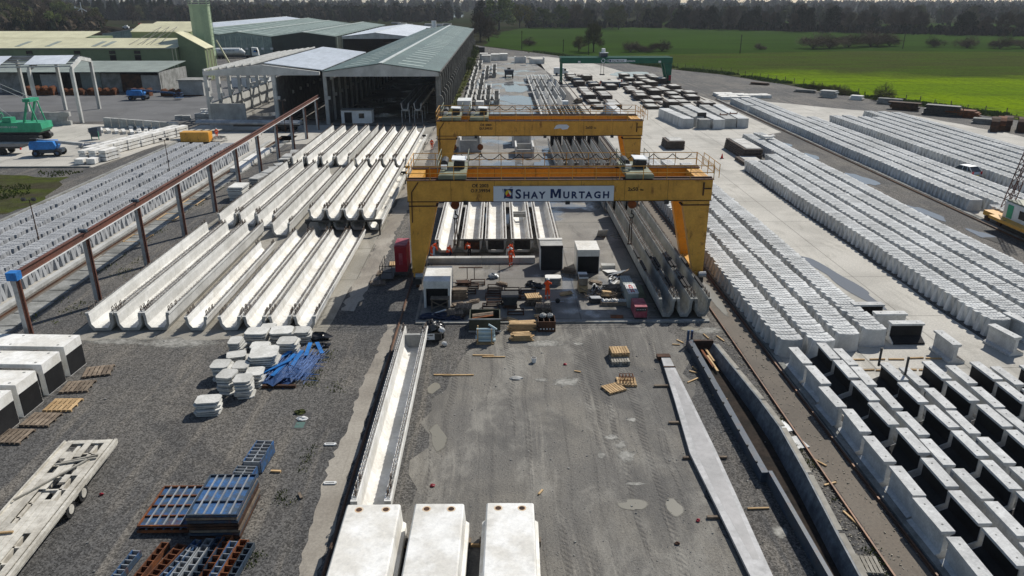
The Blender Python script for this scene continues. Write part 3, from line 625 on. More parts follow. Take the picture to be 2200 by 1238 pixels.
# ---------------------------------------------------------------- yellow gantry cranes
def railing(b, p, q, h=1.05, step=1.9, r=.03):
    p = Vector(p); q = Vector(q); n = max(1, round((q-p).length/step)); up = Vector((0,0,h))
    for k in range(n+1): a = p+(q-p)*k/n; b.tube(a, a+up, r, 4)
    for f in (.5,1): b.tube(p+up*f, q+up*f, r, 4)
def gantry(label, Y, trolleys, sign, serial):
    t = wthing('gantry_crane', label, 'gantry crane', (4.8,Y,0)); X0, X1 = -7.15, 16.75; ZB, ZT = 7.2, 8.85
    for yy, m in ((Y, yellow), (Y+4.35, orange)):  # rear girder takes the brighter paint in place of its lit face
        g_ = MB().box(X0,X1,yy,yy+.85,ZB,ZT).build('girder', m, t)
        MB().box(X0-.06,X1+.06,yy-.1,yy+.95,ZT,ZT+.05).build('top_flange', rustdark, g_)
        MB().box(X0-.03,X1+.03,yy-.06,yy+.91,ZB-.05,ZB).build('bottom_flange', rustdark, g_)
        MB().box(X0,X1,yy+.38,yy+.48,ZT+.05,ZT+.15).build('trolley_rail', railsteel, g_)
        b = MB()
        for k in range(1,7): b.box(X0+k*3.4,X0+k*3.4+.02,yy-.012,yy,ZB,ZT)
        b.build('weld_seam', rustdark, g_)
    for xa, xb in ((X0,X0+1.1),(X1-1.1,X1)):
        MB().box(xa,xb,Y+.9,Y+4.3,ZB+.1,ZT-.05).build('end_tie', yellow, t)
    for side in (-1,1):
        for yy, m in ((Y+.02, yellow), (Y+4.37, orange)):
            xo = X0+.1 if side < 0 else X1-.1; d = -side
            pr = [(xo,1.25),(xo+d*.85,1.25),(xo+d*2.1,ZB-.35),(xo+d*2.1,ZB-.06),(xo,ZB-.06)]
            lg = MB().prism(pr, yy, yy+.8).build('leg', yellow if side < 0 else m, t)
            MB().box(min(xo,xo+d*2.2)-.05,max(xo,xo+d*2.2)+.05,yy-.06,yy+.86,ZB-.42,ZB-.34).build('collar', rustdark, lg)
            b = MB()
            for k in range(9): b.box(xo+d*.25,xo+d*.7,yy-.16,yy-.12,1.6+k*.6,1.63+k*.6)
            if side > 0: b.build('rungs', yellow, lg)
            bg_ = MB().box(xo+d*.4-.35,xo+d*.4+.35,yy-.5,yy+1.3,.42,.95).build('bogie', darkm, t)
            for w_ in (-.2,1.0): MB().tube((xo+d*.4-.12,yy+w_,.38),(xo+d*.4+.12,yy+w_,.38),.3,12).build('wheel', rustdark, bg_)
        xo = X0+.5 if side < 0 else X1-.5
        MB().box(xo-.3,xo+.3,Y-.2,Y+5.5,.85,1.3).build('sill_beam', yellow, t)
        MB().tube((xo-.1,Y-.5,1.15),(xo+.5,Y-.5,1.15),.24,10).build('drive_motor', steelgrey, t)
    b = MB(); zt = ZT+.06
    railing(b,(X0,Y-.1,zt),(X1,Y-.1,zt)); railing(b,(X0,Y+5.3,zt),(X1,Y+5.3,zt)); railing(b,(X0,Y-.1,zt),(X0,Y+5.45,zt)); railing(b,(X1,Y-.1,zt),(X1,Y+5.45,zt))
    railing(b,(X1+.55,Y+.4,zt),(X1+.55,Y+5.2,zt)); b.build('guard_rail', yellow, t)
    b = MB()
    for k in range(12):
        xa = X0+4+k*1.62; n_ = 5
        pts = [(xa+1.62*j/n_, Y+5.3, zt+.95-.5*math.sin(math.pi*j/n_)) for j in range(n_+1)]
        for j in range(n_): b.tube(pts[j], pts[j+1], .035, 4)
    b.build('festoon_cable', rubber, t)
    b = MB().tube((X0+.9,Y-.05,ZT-.1),(X0+.35,Y-.05,ZT-.9),.04,5).tube((X0+.35,Y-.05,ZT-.9),(X0+.3,Y-.05,5.5),.04,5).tube((X1-.7,Y-.06,ZT-.2),(X1-.7,Y-.06,ZB+.4),.06,5).tube((X1-.7,Y-.06,ZT-.7),(X1-.1,Y-.06,ZT-.7),.05,5)
    b.build('conduit', rustdark, t)
    for k, x in enumerate((-2.6,5.4,13.2)): MB().ob((x,Y-.1,ZB-.1),(.35,.25,.28),(0,0,0)).build('floodlight', darkm, t)
    for x, hook in trolleys:
        c_ = MB().box(x-1.05,x+1.05,Y+.15,Y+5.05,ZT+.16,ZT+.44).build('trolley', olive, t)
        MB().prism([(x+.0,ZT+.44),(x+.85,ZT+.44),(x+.85,ZT+1.1),(x+.1,ZT+1.15),(x+.0,ZT+.9)], Y+2.1, Y+3.5).build('winch_cover', darkm, c_)
        MB().ob((x+.42,Y+2.8,ZT+1.19),(1.15,1.7,.08),(0,R(3),0)).build('cover_roof', white_p, c_)
        MB().tube((x-.75,Y+2.2,ZT+.85),(x-.75,Y+3.9,ZT+.85),.3,10).build('winch_drum', darkm, c_)
        MB().tube((x-.95,Y+1.4,ZT+.75),(x-.5,Y+1.4,ZT+.75),.2,10).build('winch_motor', white_p, c_)
        b = MB(); railing(b,(x-1.15,Y+.4,ZT+.5),(x-1.15,Y+4.9,ZT+.5)); b.build('trolley_guard', olive, c_); b = MB(); railing(b,(x+1.15,Y+2.6,ZT+.5),(x+1.15,Y+4.9,ZT+.5)); b.build('trolley_guard', olive, c_)
        MB().box(x-1.1,x+1.1,Y+.0,Y+.1,ZT+.1,ZT+.4).build('buffer', olive, c_)
        hz = hook; yy = Y+2.7; b = MB()
        for dx in (-.16,.16): b.tube((x+dx,yy,ZT+.3),(x+dx,yy,hz+.4),.025,4)
        b.build('hoist_rope', darkm, c_)
        MB().tube((x,yy-.14,hz),(x,yy+.14,hz),.36,14).tube((x,yy-.18,hz),(x,yy+.18,hz),.12,8).build('hook_block', rust_m, c_)
        b = MB(); pts = [(x,yy,hz-.5),(x,yy,hz-.85)] + [(x+.2*math.sin(a),yy,hz-1.0+.2*math.cos(a)) for a in (0,.7,1.4,2.1,2.8,3.5,4.2)]
        for j in range(len(pts)-1): b.tube(pts[j], pts[j+1], .06, 6)
        b.build('hook', darkm, c_)
        if sign: MB().tube((x-.07,yy,hz-1.15),(x-.12,yy,hz-3.4),.045,5).tube((x+.07,yy,hz-1.15),(x+.12,yy,hz-3.4),.045,5).box(x-.2,x+.2,yy-.05,yy+.05,hz-3.5,hz-3.4).build('sling_chain', rustdark, c_)
    if sign:
        sx0, sx1, zz0, zz1 = -.42, 9.0, ZB+.02, 8.42; ys = Y-.16
        sg = MB().box(sx0,sx1,ys,ys+.12,zz0,zz1).build('sign_board', sign_w, t)
        yk = ys-.006
        def tx(s_, size, x, z):
            if s_ == 'M':                                     # the big M is drawn as its own outline
                u = size*.72; o_ = [(0,0),(0,1),(.30,1),(.5,.42),(.70,1),(1,1),(1,0),(.77,0),(.77,.66),(.58,.1),(.42,.1),(.23,.66),(.23,0)]
                MB().prism([(x+a*u*1.12,z+b0*u) for a,b0 in o_], yk-.004, yk).build('lettering', navy_sign, sg); return u*1.12
            return text(s_, size, navy_sign, sg, Matrix.Translation((x,yk,z)) @ FRONT, offset=.028)
        x = 1.28; z0 = zz0+.24
        for s_, size, gap in (('S',1.02,.15),('H',.74,.15),('A',.74,.09),('Y',.74,.40),('M',1.02,.17),('U',.74,.15),('R',.74,.11),('T',.74,.07),('A',.74,.12),('G',.74,.17),('H',.74,0)):
            x += tx(s_, size, x, z0) + gap*.93
        lx, lz = .38, zz0+.2; s = .86
        fl_ = [(0,.02),(.25,.10),(.55,.04),(.85,0),(.98,.05),(.93,.35),(.94,.6),(1,.92),(.7,.95),(.4,.88),(.1,.94),(0,.9),(.08,.6),(.04,.3)]
        MB().prism([(lx+a*s*.86,lz+b0*s) for a,b0 in fl_], yk-.004, yk).build('emblem_flag', navy_sign, sg)
        circ = [(lx+.42*s+.27*s*math.cos(a*.35), lz+.52*s+.3*s*math.sin(a*.35)) for a in range(18)]
        MB().prism(circ, yk-.010, yk-.006).build('emblem_disc', sign_y, sg)
        MB().prism([(lx+.42*s,lz+.80*s),(lx+.70*s,lz+.50*s),(lx+.66*s,lz+.32*s),(lx+.5*s,lz+.5*s)], yk-.014, yk-.011).build('emblem_band', sign_w, sg)
        MB().prism([(lx+.2*s,lz+.24*s),(lx+.62*s,lz+.24*s),(lx+.42*s,lz+.60*s)], yk-.018, yk-.015).build('emblem_triangle', sign_r, sg)
        MB().prism([(lx-.12*s,lz+.95*s),(lx-.05*s,lz+.9*s),(lx-.02*s,lz+.55*s),(lx-.06*s,lz+.6*s)], yk-.004, yk).build('emblem_stroke', navy_sign, sg)
        MB().prism([(lx+.5*s,lz+1.02*s),(lx+.7*s,lz+1.1*s),(lx+.86*s,lz+1.06*s),(lx+.7*s,lz+1.05*s)], yk-.004, yk).build('emblem_stroke', navy_sign, sg)
    else:
        MB().prism([(6.4,ZB+.75),(6.7,ZB+1.2),(7.0,ZB+1.28),(7.9,ZB+1.28),(8.2,ZB+1.05),(8.0,ZB+.75),(7.4,ZB+.68),(7.2,ZB+.85)], Y-.06, Y-.03).build('paint_patch', sign_w, t)
    for s_, x, z, size in (('C\u20ac 2003',-2.1,8.32,.36),(serial,-2.2,7.92,.36),('2x50',10.1,7.98,.40),('TN',11.05,7.98,.2)):
        text(s_, size, ink, t, Matrix.Translation((x,Y-.012,z)) @ FRONT, offset=.01)
    return t
gantry('near yellow gantry crane carrying a white name board', 57.0, ((-3.6,6.2),(11.0,6.2)), True, 'O.F.39934')
gantry('far yellow gantry crane with both trolleys at its left end', 87.0, ((-5.4,5.4),(-2.2,5.4)), False, 'O.F.39933')
gn = wthing('generator', 'red generator cabinet beside the left leg of the near crane', 'generator', (-8,61,0))
MB().box(-8.75,-7.75,59.2,61.6,.55,2.75).build('cabinet', red_p, gn); MB().box(-8.85,-7.65,59.1,61.7,.3,.55).build('skid', darkm, gn)
MB().box(-8.77,-7.73,59.4,61.4,2.75,2.83).build('lid', pink_p, gn); MB().box(-8.4,-8.1,59.16,59.2,1.2,2.2).build('door_panel', pink_p, gn)
b = MB(); railing(b,(-9.9,58.2,.3),(-9.9,61,.3),1.1,1.4); railing(b,(-9.9,58.2,.3),(-8.9,58.2,.3),1.1,1.0); b.box(-9.95,-8.85,58.2,61,.26,.3); b.build('access_step', darkm, gn)

# green gantry crane at the slab stacks
gg = wthing('gantry_crane', 'dark green gantry crane over the dark slab stacks', 'gantry crane', (32,213,0)); Y = 212.0
MB().box(17.3,47.9,Y,Y+1.4,5.55,7.1).build('girder', green_p, gg); MB().box(17.2,48,Y+4,Y+5.4,5.55,7.1).build('girder', green_p, gg)
for xa in (17.2,46.8): MB().box(xa,xa+1.2,Y+1.45,Y+3.95,5.7,6.9).build('end_tie', green_p, gg)
for yy in (Y+.1,Y+4.1):
    MB().box(17.3,17.7,yy,yy+.5,.5,5.5).build('leg', green_p, gg); MB().prism([(47.8,.5),(47.0,.5),(45.6,5.5),(47.8,5.5)], yy, yy+1).build('leg', green_p, gg)
for x in (17.5,47.4): MB().box(x-.3,x+.3,Y-.5,Y+6,.15,.55).build('bogie', darkm, gg)
tr_ = MB().box(28.2,30.0,Y+.5,Y+5,7.2,8.2).build('trolley', blue_d, gg); MB().box(28.6,29.5,Y+1.5,Y+3,8.2,9.3).build('winch_cover', white_p, tr_); MB().box(28.0,30.2,Y+.3,Y+1.6,8.2,8.35).build('cover_roof', white_p, tr_)
b = MB().tube((28.6,Y+2.7,7.2),(28.6,Y+2.7,2.4),.06,4).tube((29.4,Y+2.7,7.2),(29.4,Y+2.7,2.4),.06,4).box(28.3,29.7,Y+2.5,Y+2.9,2.2,2.5); b.build('hoist_rope', darkm, tr_)
sg = MB().box(30.3,35.2,Y-.12,Y-.04,5.85,6.65).build('sign_board', sign_w, gg)
MB().box(30.45,30.95,Y-.14,Y-.125,5.98,6.5).build('emblem_flag', navy_sign, sg)
text('Shay Murtagh', .62, ink, sg, Matrix.Translation((31.15,Y-.13,6.02)) @ FRONT, offset=.012)
text('systems', .72, sign_w, gg, Matrix.Translation((35.3,Y-.03,5.98)) @ FRONT, offset=.012)
text('C', .8, sign_w, gg, Matrix.Translation((29.7,Y-.03,5.95)) @ FRONT, offset=.012)
b = MB()
for k in range(14):
    if k in (5,): continue
    a0, a1 = k*.449, (k+1)*.449
    b.add([(28.8+.58*math.cos(a0),Y-.03,6.25+.58*math.sin(a0)),(28.8+.58*math.cos(a1),Y-.03,6.25+.58*math.sin(a1)),(28.8+.4*math.cos(a1),Y-.03,6.25+.4*math.sin(a1)),(28.8+.4*math.cos(a0),Y-.03,6.25+.4*math.sin(a0))],[(0,1,2,3)])
b.build('emblem_ring', sign_w, gg)
for x in (21.9,44): MB().box(x,x+.7,Y-.03,Y-.01,5.75,6.2).build('load_plate', white_p, gg)
MB().box(47.0,47.6,Y-.8,Y-.3,1.0,2.4).build('control_box', red_p, gg)

# ---------------------------------------------------------------- old crane runway on posts at the left
rw = wthing('crane_runway', 'rusty red steel runway beam on a row of tall steel posts', 'runway', (-31.6,90,0))
rw.rotation_euler = (0,0,.02)
mA = MB().box(-.2,.1,-.19,.19,0,5.35).mesh('post'); mA.materials.append(steelgrey)
mB2 = MB().box(.1,.16,-.2,.2,0,5.35).box(.16,.26,-.06,.06,0,5.35).mesh('post_flange'); mB2.materials.append(redox)
py = [44.8,53.7,62.6,71.5,80.6,89.7,99.0,108.4,117.6,126.8,136.2]
for y in py:
    p_ = link('post', mA, rw, (-31.6,y,0)); c_ = link('post_flange', mB2, p_)
MB().prism([(-31.74,5.35),(-31.46,5.35),(-31.46,5.40),(-31.57,5.42),(-31.57,5.80),(-31.46,5.82),(-31.46,5.86),(-31.74,5.86),(-31.74,5.82),(-31.63,5.80),(-31.63,5.42),(-31.74,5.40)], 45.0, 139).build('runway_beam', redox, rw)
MB().box(-31.39,-31.33,45,139,5.36,5.42).build('conductor_bar', white_p, rw)
MB().box(-31.95,-31.3,44.45,45.05,5.42,5.95).build('end_stop', blue_b, rw); MB().box(-31.9,-31.35,62.4,62.7,5.86,6.05).build('splice', blue_d, rw); MB().box(-31.9,-31.35,53.5,53.8,5.86,6.05).build('splice', blue_d, rw)
b = MB()
for k in range(60): b.tube((-31.3,46+k*1.55,5.37),(-31.26,46+k*1.55,5.1),.03,4)
b.build('cable_hanger', darkm, rw)
for (x,y,h_), l in zip(((-42.5,66.5,5.0),(-43.2,97.5,5.0),(-37.5,133,5.5)), ('thin lighting pole among the left segment rows, nearest one','thin lighting pole among the left segment rows, farther one','thin lighting pole beside the open portal shed')):
    t = wthing('lighting_pole', l, 'lamp post', (x,y,0)); MB().tube((x,y,0),(x,y,h_),.06,6,.04).build('pole', rustdark, t)
    MB().box(x-.5,x+.5,y-.03,y+.03,h_,h_+.06).build('crossbar', darkm, t)
    for dx in (-.45,.45): MB().ob((x+dx,y-.1,h_+.12),(.34,.22,.26),(R(30),0,0)).build('floodlight', darkm, t)
# ---------------------------------------------------------------- U-shaped bridge beams
UB = {}
def ubeam_meshes(W, H, L, m, end_m, t=.24, loops=True, step=.34, key=None):
    k = (W,H,L,m.name,loops,t)
    if k in UB: return UB[k]
    h = W/2; ti = t*.62
    prof = [(-h,H),(-h,H-.14),(-h+.07,H-.24),(-h+.12,.42),(-h+.36,0),(h-.36,0),(h-.12,.42),(h-.07,H-.24),(h,H-.14),(h,H),
            (h-t,H),(h-t,H-.10),(h-ti-.12,H-.22),(h-ti-.14,.52),(h-ti-.36,.22),(-h+ti+.36,.22),(-h+ti+.14,.52),(-h+ti+.12,H-.22),(-h+t,H-.10),(-h+t,H)]
    b = MB().prism(prof, 0, L); me = b.mesh('beam_body'); me.materials.append(m)
    # end faces in a separate, mostly darker concrete
    r = MB(); q = random.Random(int(W*100+L))
    if loops:
        n_ = int(L/step)
        for sx in (-1,1):
            for row in (.3,.72):
                for i in range(n_):
                    y = .25+i*step+q.uniform(-.04,.04); x = sx*(h-t*row); hh = .10+q.uniform(0,.05)
                    r.tube((x,y,H-.01),(x,y+.02,H+hh),.017,3,caps=False).tube((x,y+.02,H+hh),(x,y+.15,H+hh),.017,3,caps=False).tube((x,y+.15,H+hh),(x,y+.17,H-.01),.017,3,caps=False)
            for y in (.35,.8,1.4,L-.4,L-1.0):
                x = sx*(h-t*.5)+q.uniform(-.05,.05)
                r.tube((x,y,H-.01),(x-.02,y,H+.3),.03,4,caps=False).tube((x-.02,y,H+.3),(x,y+.16,H+.34),.03,4,caps=False).tube((x,y+.16,H+.34),(x,y+.2,H-.01),.03,4,caps=False)
        rm = r.mesh('rebar_loops'); rm.materials.append(rebar_m)
    else: rm = None
    st = MB()
    for sx in (-1,1): st.box(sx*(h-t*.5)-t*.34, sx*(h-t*.5)+t*.34, .08, L-.08, H, H+.012)
    sm = st.mesh('roughened_strip'); sm.materials.append(end_m)
    ends = MB()
    ends.prism(prof, 0, .012)
    em = ends.mesh('end_face'); em.materials.append(end_m)
    UB[k] = (me, rm, sm, em); return UB[k]
def ubeam(label, x, y, L, W, H, m, z=0, group=None, end_m=None, loops=True, t=.24, rz=0):
    me, rm, sm, em = ubeam_meshes(W, H, L, m, end_m or conc_grey, t, loops)
    o = thing('bridge_beam', label, 'beam', (x,y,z), rz, group)
    link('beam_body', me, o); link('roughened_strip', sm, o); link('end_face', em, o, (0,-.012,0)); link('end_face', em, o, (0,L,0))
    if rm: link('rebar_loops', rm, o, kind='stuff')
    return o
for k, x in enumerate((-28.2,-26.2,-24.25)):
    ubeam('big pale U-shaped bridge beam, %s from the left of the nearest left row' % nth(k+1), x, 48.7, 22.9, 1.92, 1.36, conc_white, .06, 'bridge beams in the left bed')
for k, (x, L) in enumerate(((-21.45,17.5),(-19.1,21.4),(-17.35,21.4),(-15.55,21.4),(-13.8,21.4))):
    ubeam('shallow white U-shaped bridge beam, %s from the left of the nearest left row' % nth(k+1), x, 48.6, L, 1.62, 1.04, conc_bright, .06, 'bridge beams in the left bed')
for k, (x, y) in enumerate(((-28.0,74.6),(-25.95,74.8),(-23.9,74.0),(-21.55,71.0))):
    ubeam('pale U-shaped bridge beam, %s from the runway posts in the middle left row' % nth(k+1), x, y, 26.5, 1.92, 1.36, conc_white, .06, 'bridge beams in the left bed')
for k, x in enumerate((-28.1,-26.05,-24.0,-21.9)):
    ubeam('pale U-shaped bridge beam, %s from the runway posts in the far left row' % nth(k+1), x, 104.2, 28, 1.92, 1.36, conc_white, .06, 'bridge beams in the left bed')
for k, x in enumerate((-17.95,-16.22,-14.5,-12.78)):
    ubeam('white U-shaped beam raised on trestles, %s from the left in the front group' % nth(k+1), x, 71.2, 23.6, 1.62, 1.1, conc_bright, 1.65, 'raised bridge beams')
    ubeam('white U-shaped beam in the lower tier, %s from the left, under the front raised group' % nth(k+1), x+.25, 72.6, 24.0, 1.62, 1.1, conc_bright, .25, 'raised bridge beams', loops=False)
    ubeam('white U-shaped beam raised on trestles, %s from the left in the rear group' % nth(k+1), x+.1, 96.2, 26.0, 1.62, 1.1, conc_bright, 1.65, 'raised bridge beams')
    ubeam('white U-shaped beam in the lower tier, %s from the left, under the rear raised group' % nth(k+1), x+.3, 97.2, 26.0, 1.62, 1.1, conc_bright, .25, 'raised bridge beams', loops=False)
for k, (y, l) in enumerate(((71.6,'near end of the front group'),(93.6,'far end of the front group'),(97.0,'near end of the rear group'),(121.0,'far end of the rear group'))):
    t = wthing('steel_trestle', 'dark steel trestle carrying raised white beams at the %s' % l, 'trestle', (-15.4,y,0), 'beam trestles')
    MB().box(-19.2,-11.7,y-.12,y+.12,1.4,1.62).build('cross_beam', darkm, t)
    for x in (-19.0,-17.1,-15.35,-13.6,-11.9): MB().prism([(x-.07,.02),(x+.07,.02),(x+.07,1.1),(x+.3,1.4),(x-.3,1.4),(x-.07,1.1)], y-.1, y+.1).build('leg', darkm, t)
# beams being worked on under the near crane
stop_m = mat('black stop end formwork', (.022,.02,.019), (.045,.04,.036), .8, 4, 14, .4, .1)
for k, x in enumerate((-4.85,-2.5,-.3,2.1,4.45)):
    o = ubeam('white U-shaped beam under the near crane, %s from the left' % nth(k+1), x, 64.9, 17.2, 1.98, 1.25, conc_bright, .35, 'beams being finished under the crane', loops=False, t=.34)
    r = MB(); q = random.Random(k)
    for sx in (-1,1):
        for i in range(50):
            y = .3+i*.34; r.box(sx*.82-.05, sx*.82+.05, y, y+.1, 1.25, 1.30+q.uniform(0,.04))
    r.build('shear_studs', rebar_m, o, kind='stuff')
    if k in (1,2,3):
        se = MB().box(-.72,.72,-.12,-.02,.28,1.18).build('stop_end', stop_m, o)
        b = MB(); q = random.Random(k+9)
        for i in range(16): xx = -.62+i*.083; b.tube((xx,-.13,.3),(xx,-.13-q.uniform(.05,.3),q.uniform(.35,1.1)),.02,4)
        for i in range(6): b.box(-.66,.66,-.2,-.14,.36+i*.13,.38+i*.13)
        b.build('strand_ends', rust_m if k == 1 else darkm, se)
        MB().box(-1.05,1.05,-.16,-.03,1.18,1.3).build('strongback', conc_dark, se)
    if k == 3: MB().box(-.66,.66,9.5,9.72,.62,1.2).box(-.66,.66,8.9,9.0,1.1,1.2).build('diaphragm', conc_grey, o)
for k, y in enumerate((66,73.5,80.5)):
    o = MB().box(-6,5.6,y,y+.35,.012,.34).build('support_sleeper', conc_old); tag(o, 'concrete sleeper under the white crane bay beams, %s from the front' % nth(k+1), 'sleeper', 'beam sleepers')
kb = wthing('kerb_row', 'low row of concrete kerb blocks in front of the white beams', 'kerb', (-1.5,63,0))
kmesh = MB().box(0,2.34,0,.55,.012,.55).mesh('kerb_block'); kmesh.materials.append(conc_grey)
for k in range(4): link('kerb_block', kmesh, kb, (-6.3+k*2.38,62.7,0))
o = MB().box(8.9,10.1,60.9,61.5,.012,.4).build('kerb_block', conc_grey); tag(o, 'single concrete block lying right of the white topped cube', 'block')
# weathered beams right of the crane bay
for k, x in enumerate((12.25,13.55,14.85)):
    o = ubeam('weathered grey U-shaped beam, %s from the left in the right bay front row' % nth(k+1), x, 50.1, 28.0, 1.24, 1.42, conc_weather, .2, 'weathered beams in the right bay', conc_old, t=.22)
    b = MB()
    for i in range(2):
        y = 2.2+i*4.6 if k else 6.0+i*3
        for sx in (-1,1): b.box(sx*.51-.1, sx*.51+.1, y, y+2.2, 1.42, 1.46+.12)
    b.build('rubber_mats', bitumen, o)
for k, x in enumerate((12.0,13.35,14.7)):
    ubeam('weathered grey U-shaped beam, %s from the left in the right bay second row' % nth(k+1), x, 79.2, 19.0, 1.24, 1.36, conc_weather, .1, 'weathered beams in the right bay', conc_old, t=.22)
for k, x in enumerate((8.3,9.75,11.2,12.65,14.1,15.4)):
    ubeam('grey U-shaped beam beyond the far crane, %s from the left' % nth(k+1), x, 99.5, 18.0, 1.24, 1.36, conc_grey, .1, 'weathered beams in the right bay', conc_old, t=.22)
t = wthing('steel_shutter', 'black steel shutter panels at the far end of the grey beams', 'shutter', (12,119,0))
for k in range(4): MB().box(8.2+k*1.95,10.0+k*1.95,118.2,118.5,.02,2.2).build('panel', bitumen, t)
# far casting yard: short trough units and long beams
cnt = 0
for (x, ys_, L, W) in ((-6.6,(168,178,188),8.5,1.5),(-4.5,(168,178,188,203,216),8,1.5),(-2.4,(168,178,190),9,1.5),(-.4,(168,178),8,1.5),(-6.9,(200,211,222,233,244),8,1.5),(-3.4,(226,238,249),9,1.5),(-1.2,(230,243,255),9,1.5),(-6.2,(258,270),9,1.6)):
    for y in ys_:
        cnt += 1
        o = ubeam('short grey trough unit left of the far puddle, %s counted from the near left' % nth(cnt), x, y, L, W, 1.5, conc_white, .05, 'trough units in the far yard', loops=False)
        MB().box(-.6,.6,.3,.5,.2,1.2).box(-.6,.6,L-.5,L-.3,.2,1.2).build('diaphragm', conc_old, o)
cnt = 0
for (x, ys_, L) in ((9.0,(146,162,178,196,214),14.5),(11.1,(146,162,178,196,214),14.5),(13.2,(162,178,196,214),14.5),(15.1,(178,196,214),14.5)):
    for y in ys_:
        cnt += 1; ubeam('white U-shaped beam right of the far puddle, %s counted from the near left' % nth(cnt), x, y, L, 1.6, 1.2, conc_white if cnt % 3 else conc_grey, .05, 'beams in the far yard', loops=False)
for k, x in enumerate((13.0,14.3,15.4,16.4)):
    ubeam('slim weathered grey beam in the far right bay, %s from the left' % nth(k+1), x, 142, 18, .95, 1.2, conc_old, .05, 'slim beams in the far bay', conc_old, loops=False, t=.18)
for k, (x,y,s_) in enumerate(((8.2,285,1.2),(14.2,282,1.6),(-4.4,290,1),(-1,296,1),(2,298,1),(-5.5,300,.9),(-8,340,1.3))):
    t = wthing('precast_unit', ['grey open precast chamber at the far end, left one of the pair','grey open precast chamber at the far end, right one of the pair','pale precast block at the far yard end, first from the left','pale precast block at the far yard end, second from the left','pale precast block at the far yard end, third from the left','pale precast block behind the trough units','dark container beside the far end of the long shed'][k], 'precast unit' if k < 6 else 'container', (x,y,0))
    m_ = conc_white if k < 6 else darkm; s2 = s_*1.7
    MB().box(x-s2,x-s2+.3,y,y+5,0,2.2).box(x+s2-.3,x+s2,y,y+5,0,2.2).build('side_wall', m_, t); MB().box(x-s2+.3,x+s2-.3,y+.2,y+.5,0,2.2 if k != 1 else 1.6).build('front_wall', m_, t)
    if k > 1: MB().box(x-s2,x+s2,y,y+5,2.2,2.4).build('roof_slab', m_, t)
# concrete troughs between the cranes
for k, (x,y,wd,h_,l) in enumerate(((-4.4,114.5,3.4,2.3,'grey concrete trough under the left end of the far crane'),(3.7,119.0,3.0,2.3,'grey concrete trough under the middle of the far crane'),(3.9,110.5,2.8,1.6,'low grey concrete trough with white sides in front of the middle trough'))):
    t = wthing('concrete_trough', l, 'trough', (x,y,0))
    MB().box(x-wd/2,x+wd/2,y,y+.25,.02,h_-.45).build('front_wall', conc_grey, t); MB().box(x-wd/2,x+wd/2,y+.25,y+5,.02,.3).build('floor_slab', conc_grey, t)
    for sx in (-1,1): MB().box(x+sx*(wd/2-.12)-.12,x+sx*(wd/2-.12)+.12,y-.02,y+5,.02,h_).build('side_wall', conc_white, t)
    MB().box(x-wd/2+.25,x+wd/2-.25,y+4.8,y+5,.3,h_-.4).build('back_wall', conc_grey, t)

# ---------------------------------------------------------------- curved tunnel lining segments standing on edge
def seg_mesh(kind):
    b = MB(); n_ = 7; th = .385; Hh_ = 1.28; sag = .21
    lb, lt_ = (-.94,-.68) if kind == 0 else (-.64,-.86)
    rb, rt_ = (.78,.74)
    vs_ = []
    for (z, l, r) in ((0,lb,rb),(Hh_,lt_,rt_)):
        for side in (0,1):
            for i in range(n_):
                f = i/(n_-1); x = l+(r-l)*f; y = sag*((2*f-1)**2) + side*th
                vs_.append((x,y,z))
    I = lambda zz, s_, i: zz*2*n_ + s_*n_ + i
    fs = []
    for i in range(n_-1):
        fs += [(I(0,0,i),I(0,0,i+1),I(1,0,i+1),I(1,0,i)), (I(0,1,i+1),I(0,1,i),I(1,1,i),I(1,1,i+1)), (I(1,0,i),I(1,0,i+1),I(1,1,i+1),I(1,1,i)), (I(0,0,i+1),I(0,0,i),I(0,1,i),I(0,1,i+1))]
    for i in (0,n_-1): fs.append((I(0,0,i),I(1,0,i),I(1,1,i),I(0,1,i)))
    b.add(vs_, fs)
    # raised gasket pads along the top edge
    for i in range(1,n_-2,1):
        f = (i+.5)/(n_-1); x = lt_+(rt_-lt_)*f; y = sag*((2*f-1)**2)
        b.box(x-.085,x+.085,y+.05,y+th-.05,Hh_,Hh_+.02)
    return b
SEG = []
for kd in (0,1):
    b = seg_mesh(kd); me = b.mesh('tunnel_segment'); me.materials.append(conc_seg); SEG.append((b, me))
PITCH = .45
bays = [('bay1', [(19.05,43.6,104),(21.15,43.4,104),(23.2,44.4,102),(25.35,45.1,100)]),
        ('bay2', [(34.75,46.6,101.3),(36.85,47.0,101.3),(38.95,48.2,105.6),(41.05,48.6,122.5),(43.2,50,124)]),
        ('bay3', [(52.9,79.2,157),(52.9,158,170),(55.1,76,170),(57.2,72,171),(59.2,70,142),(53.6,66,77)]),
        ('bay4', [(64.3,76,143.4),(66.6,78,143.4),(68.9,80,142.0),(71.2,84,141),(73.5,86,149),(75.9,88,148.5),(78.2,90,147.5)]),
        ('left', [(-39.4,48,116),(-41.7,50,116),(-44.0,56,116.4),(-46.4,62,116.4),(-48.8,68,116.4)])]
rest = MB(); q = random.Random(3)
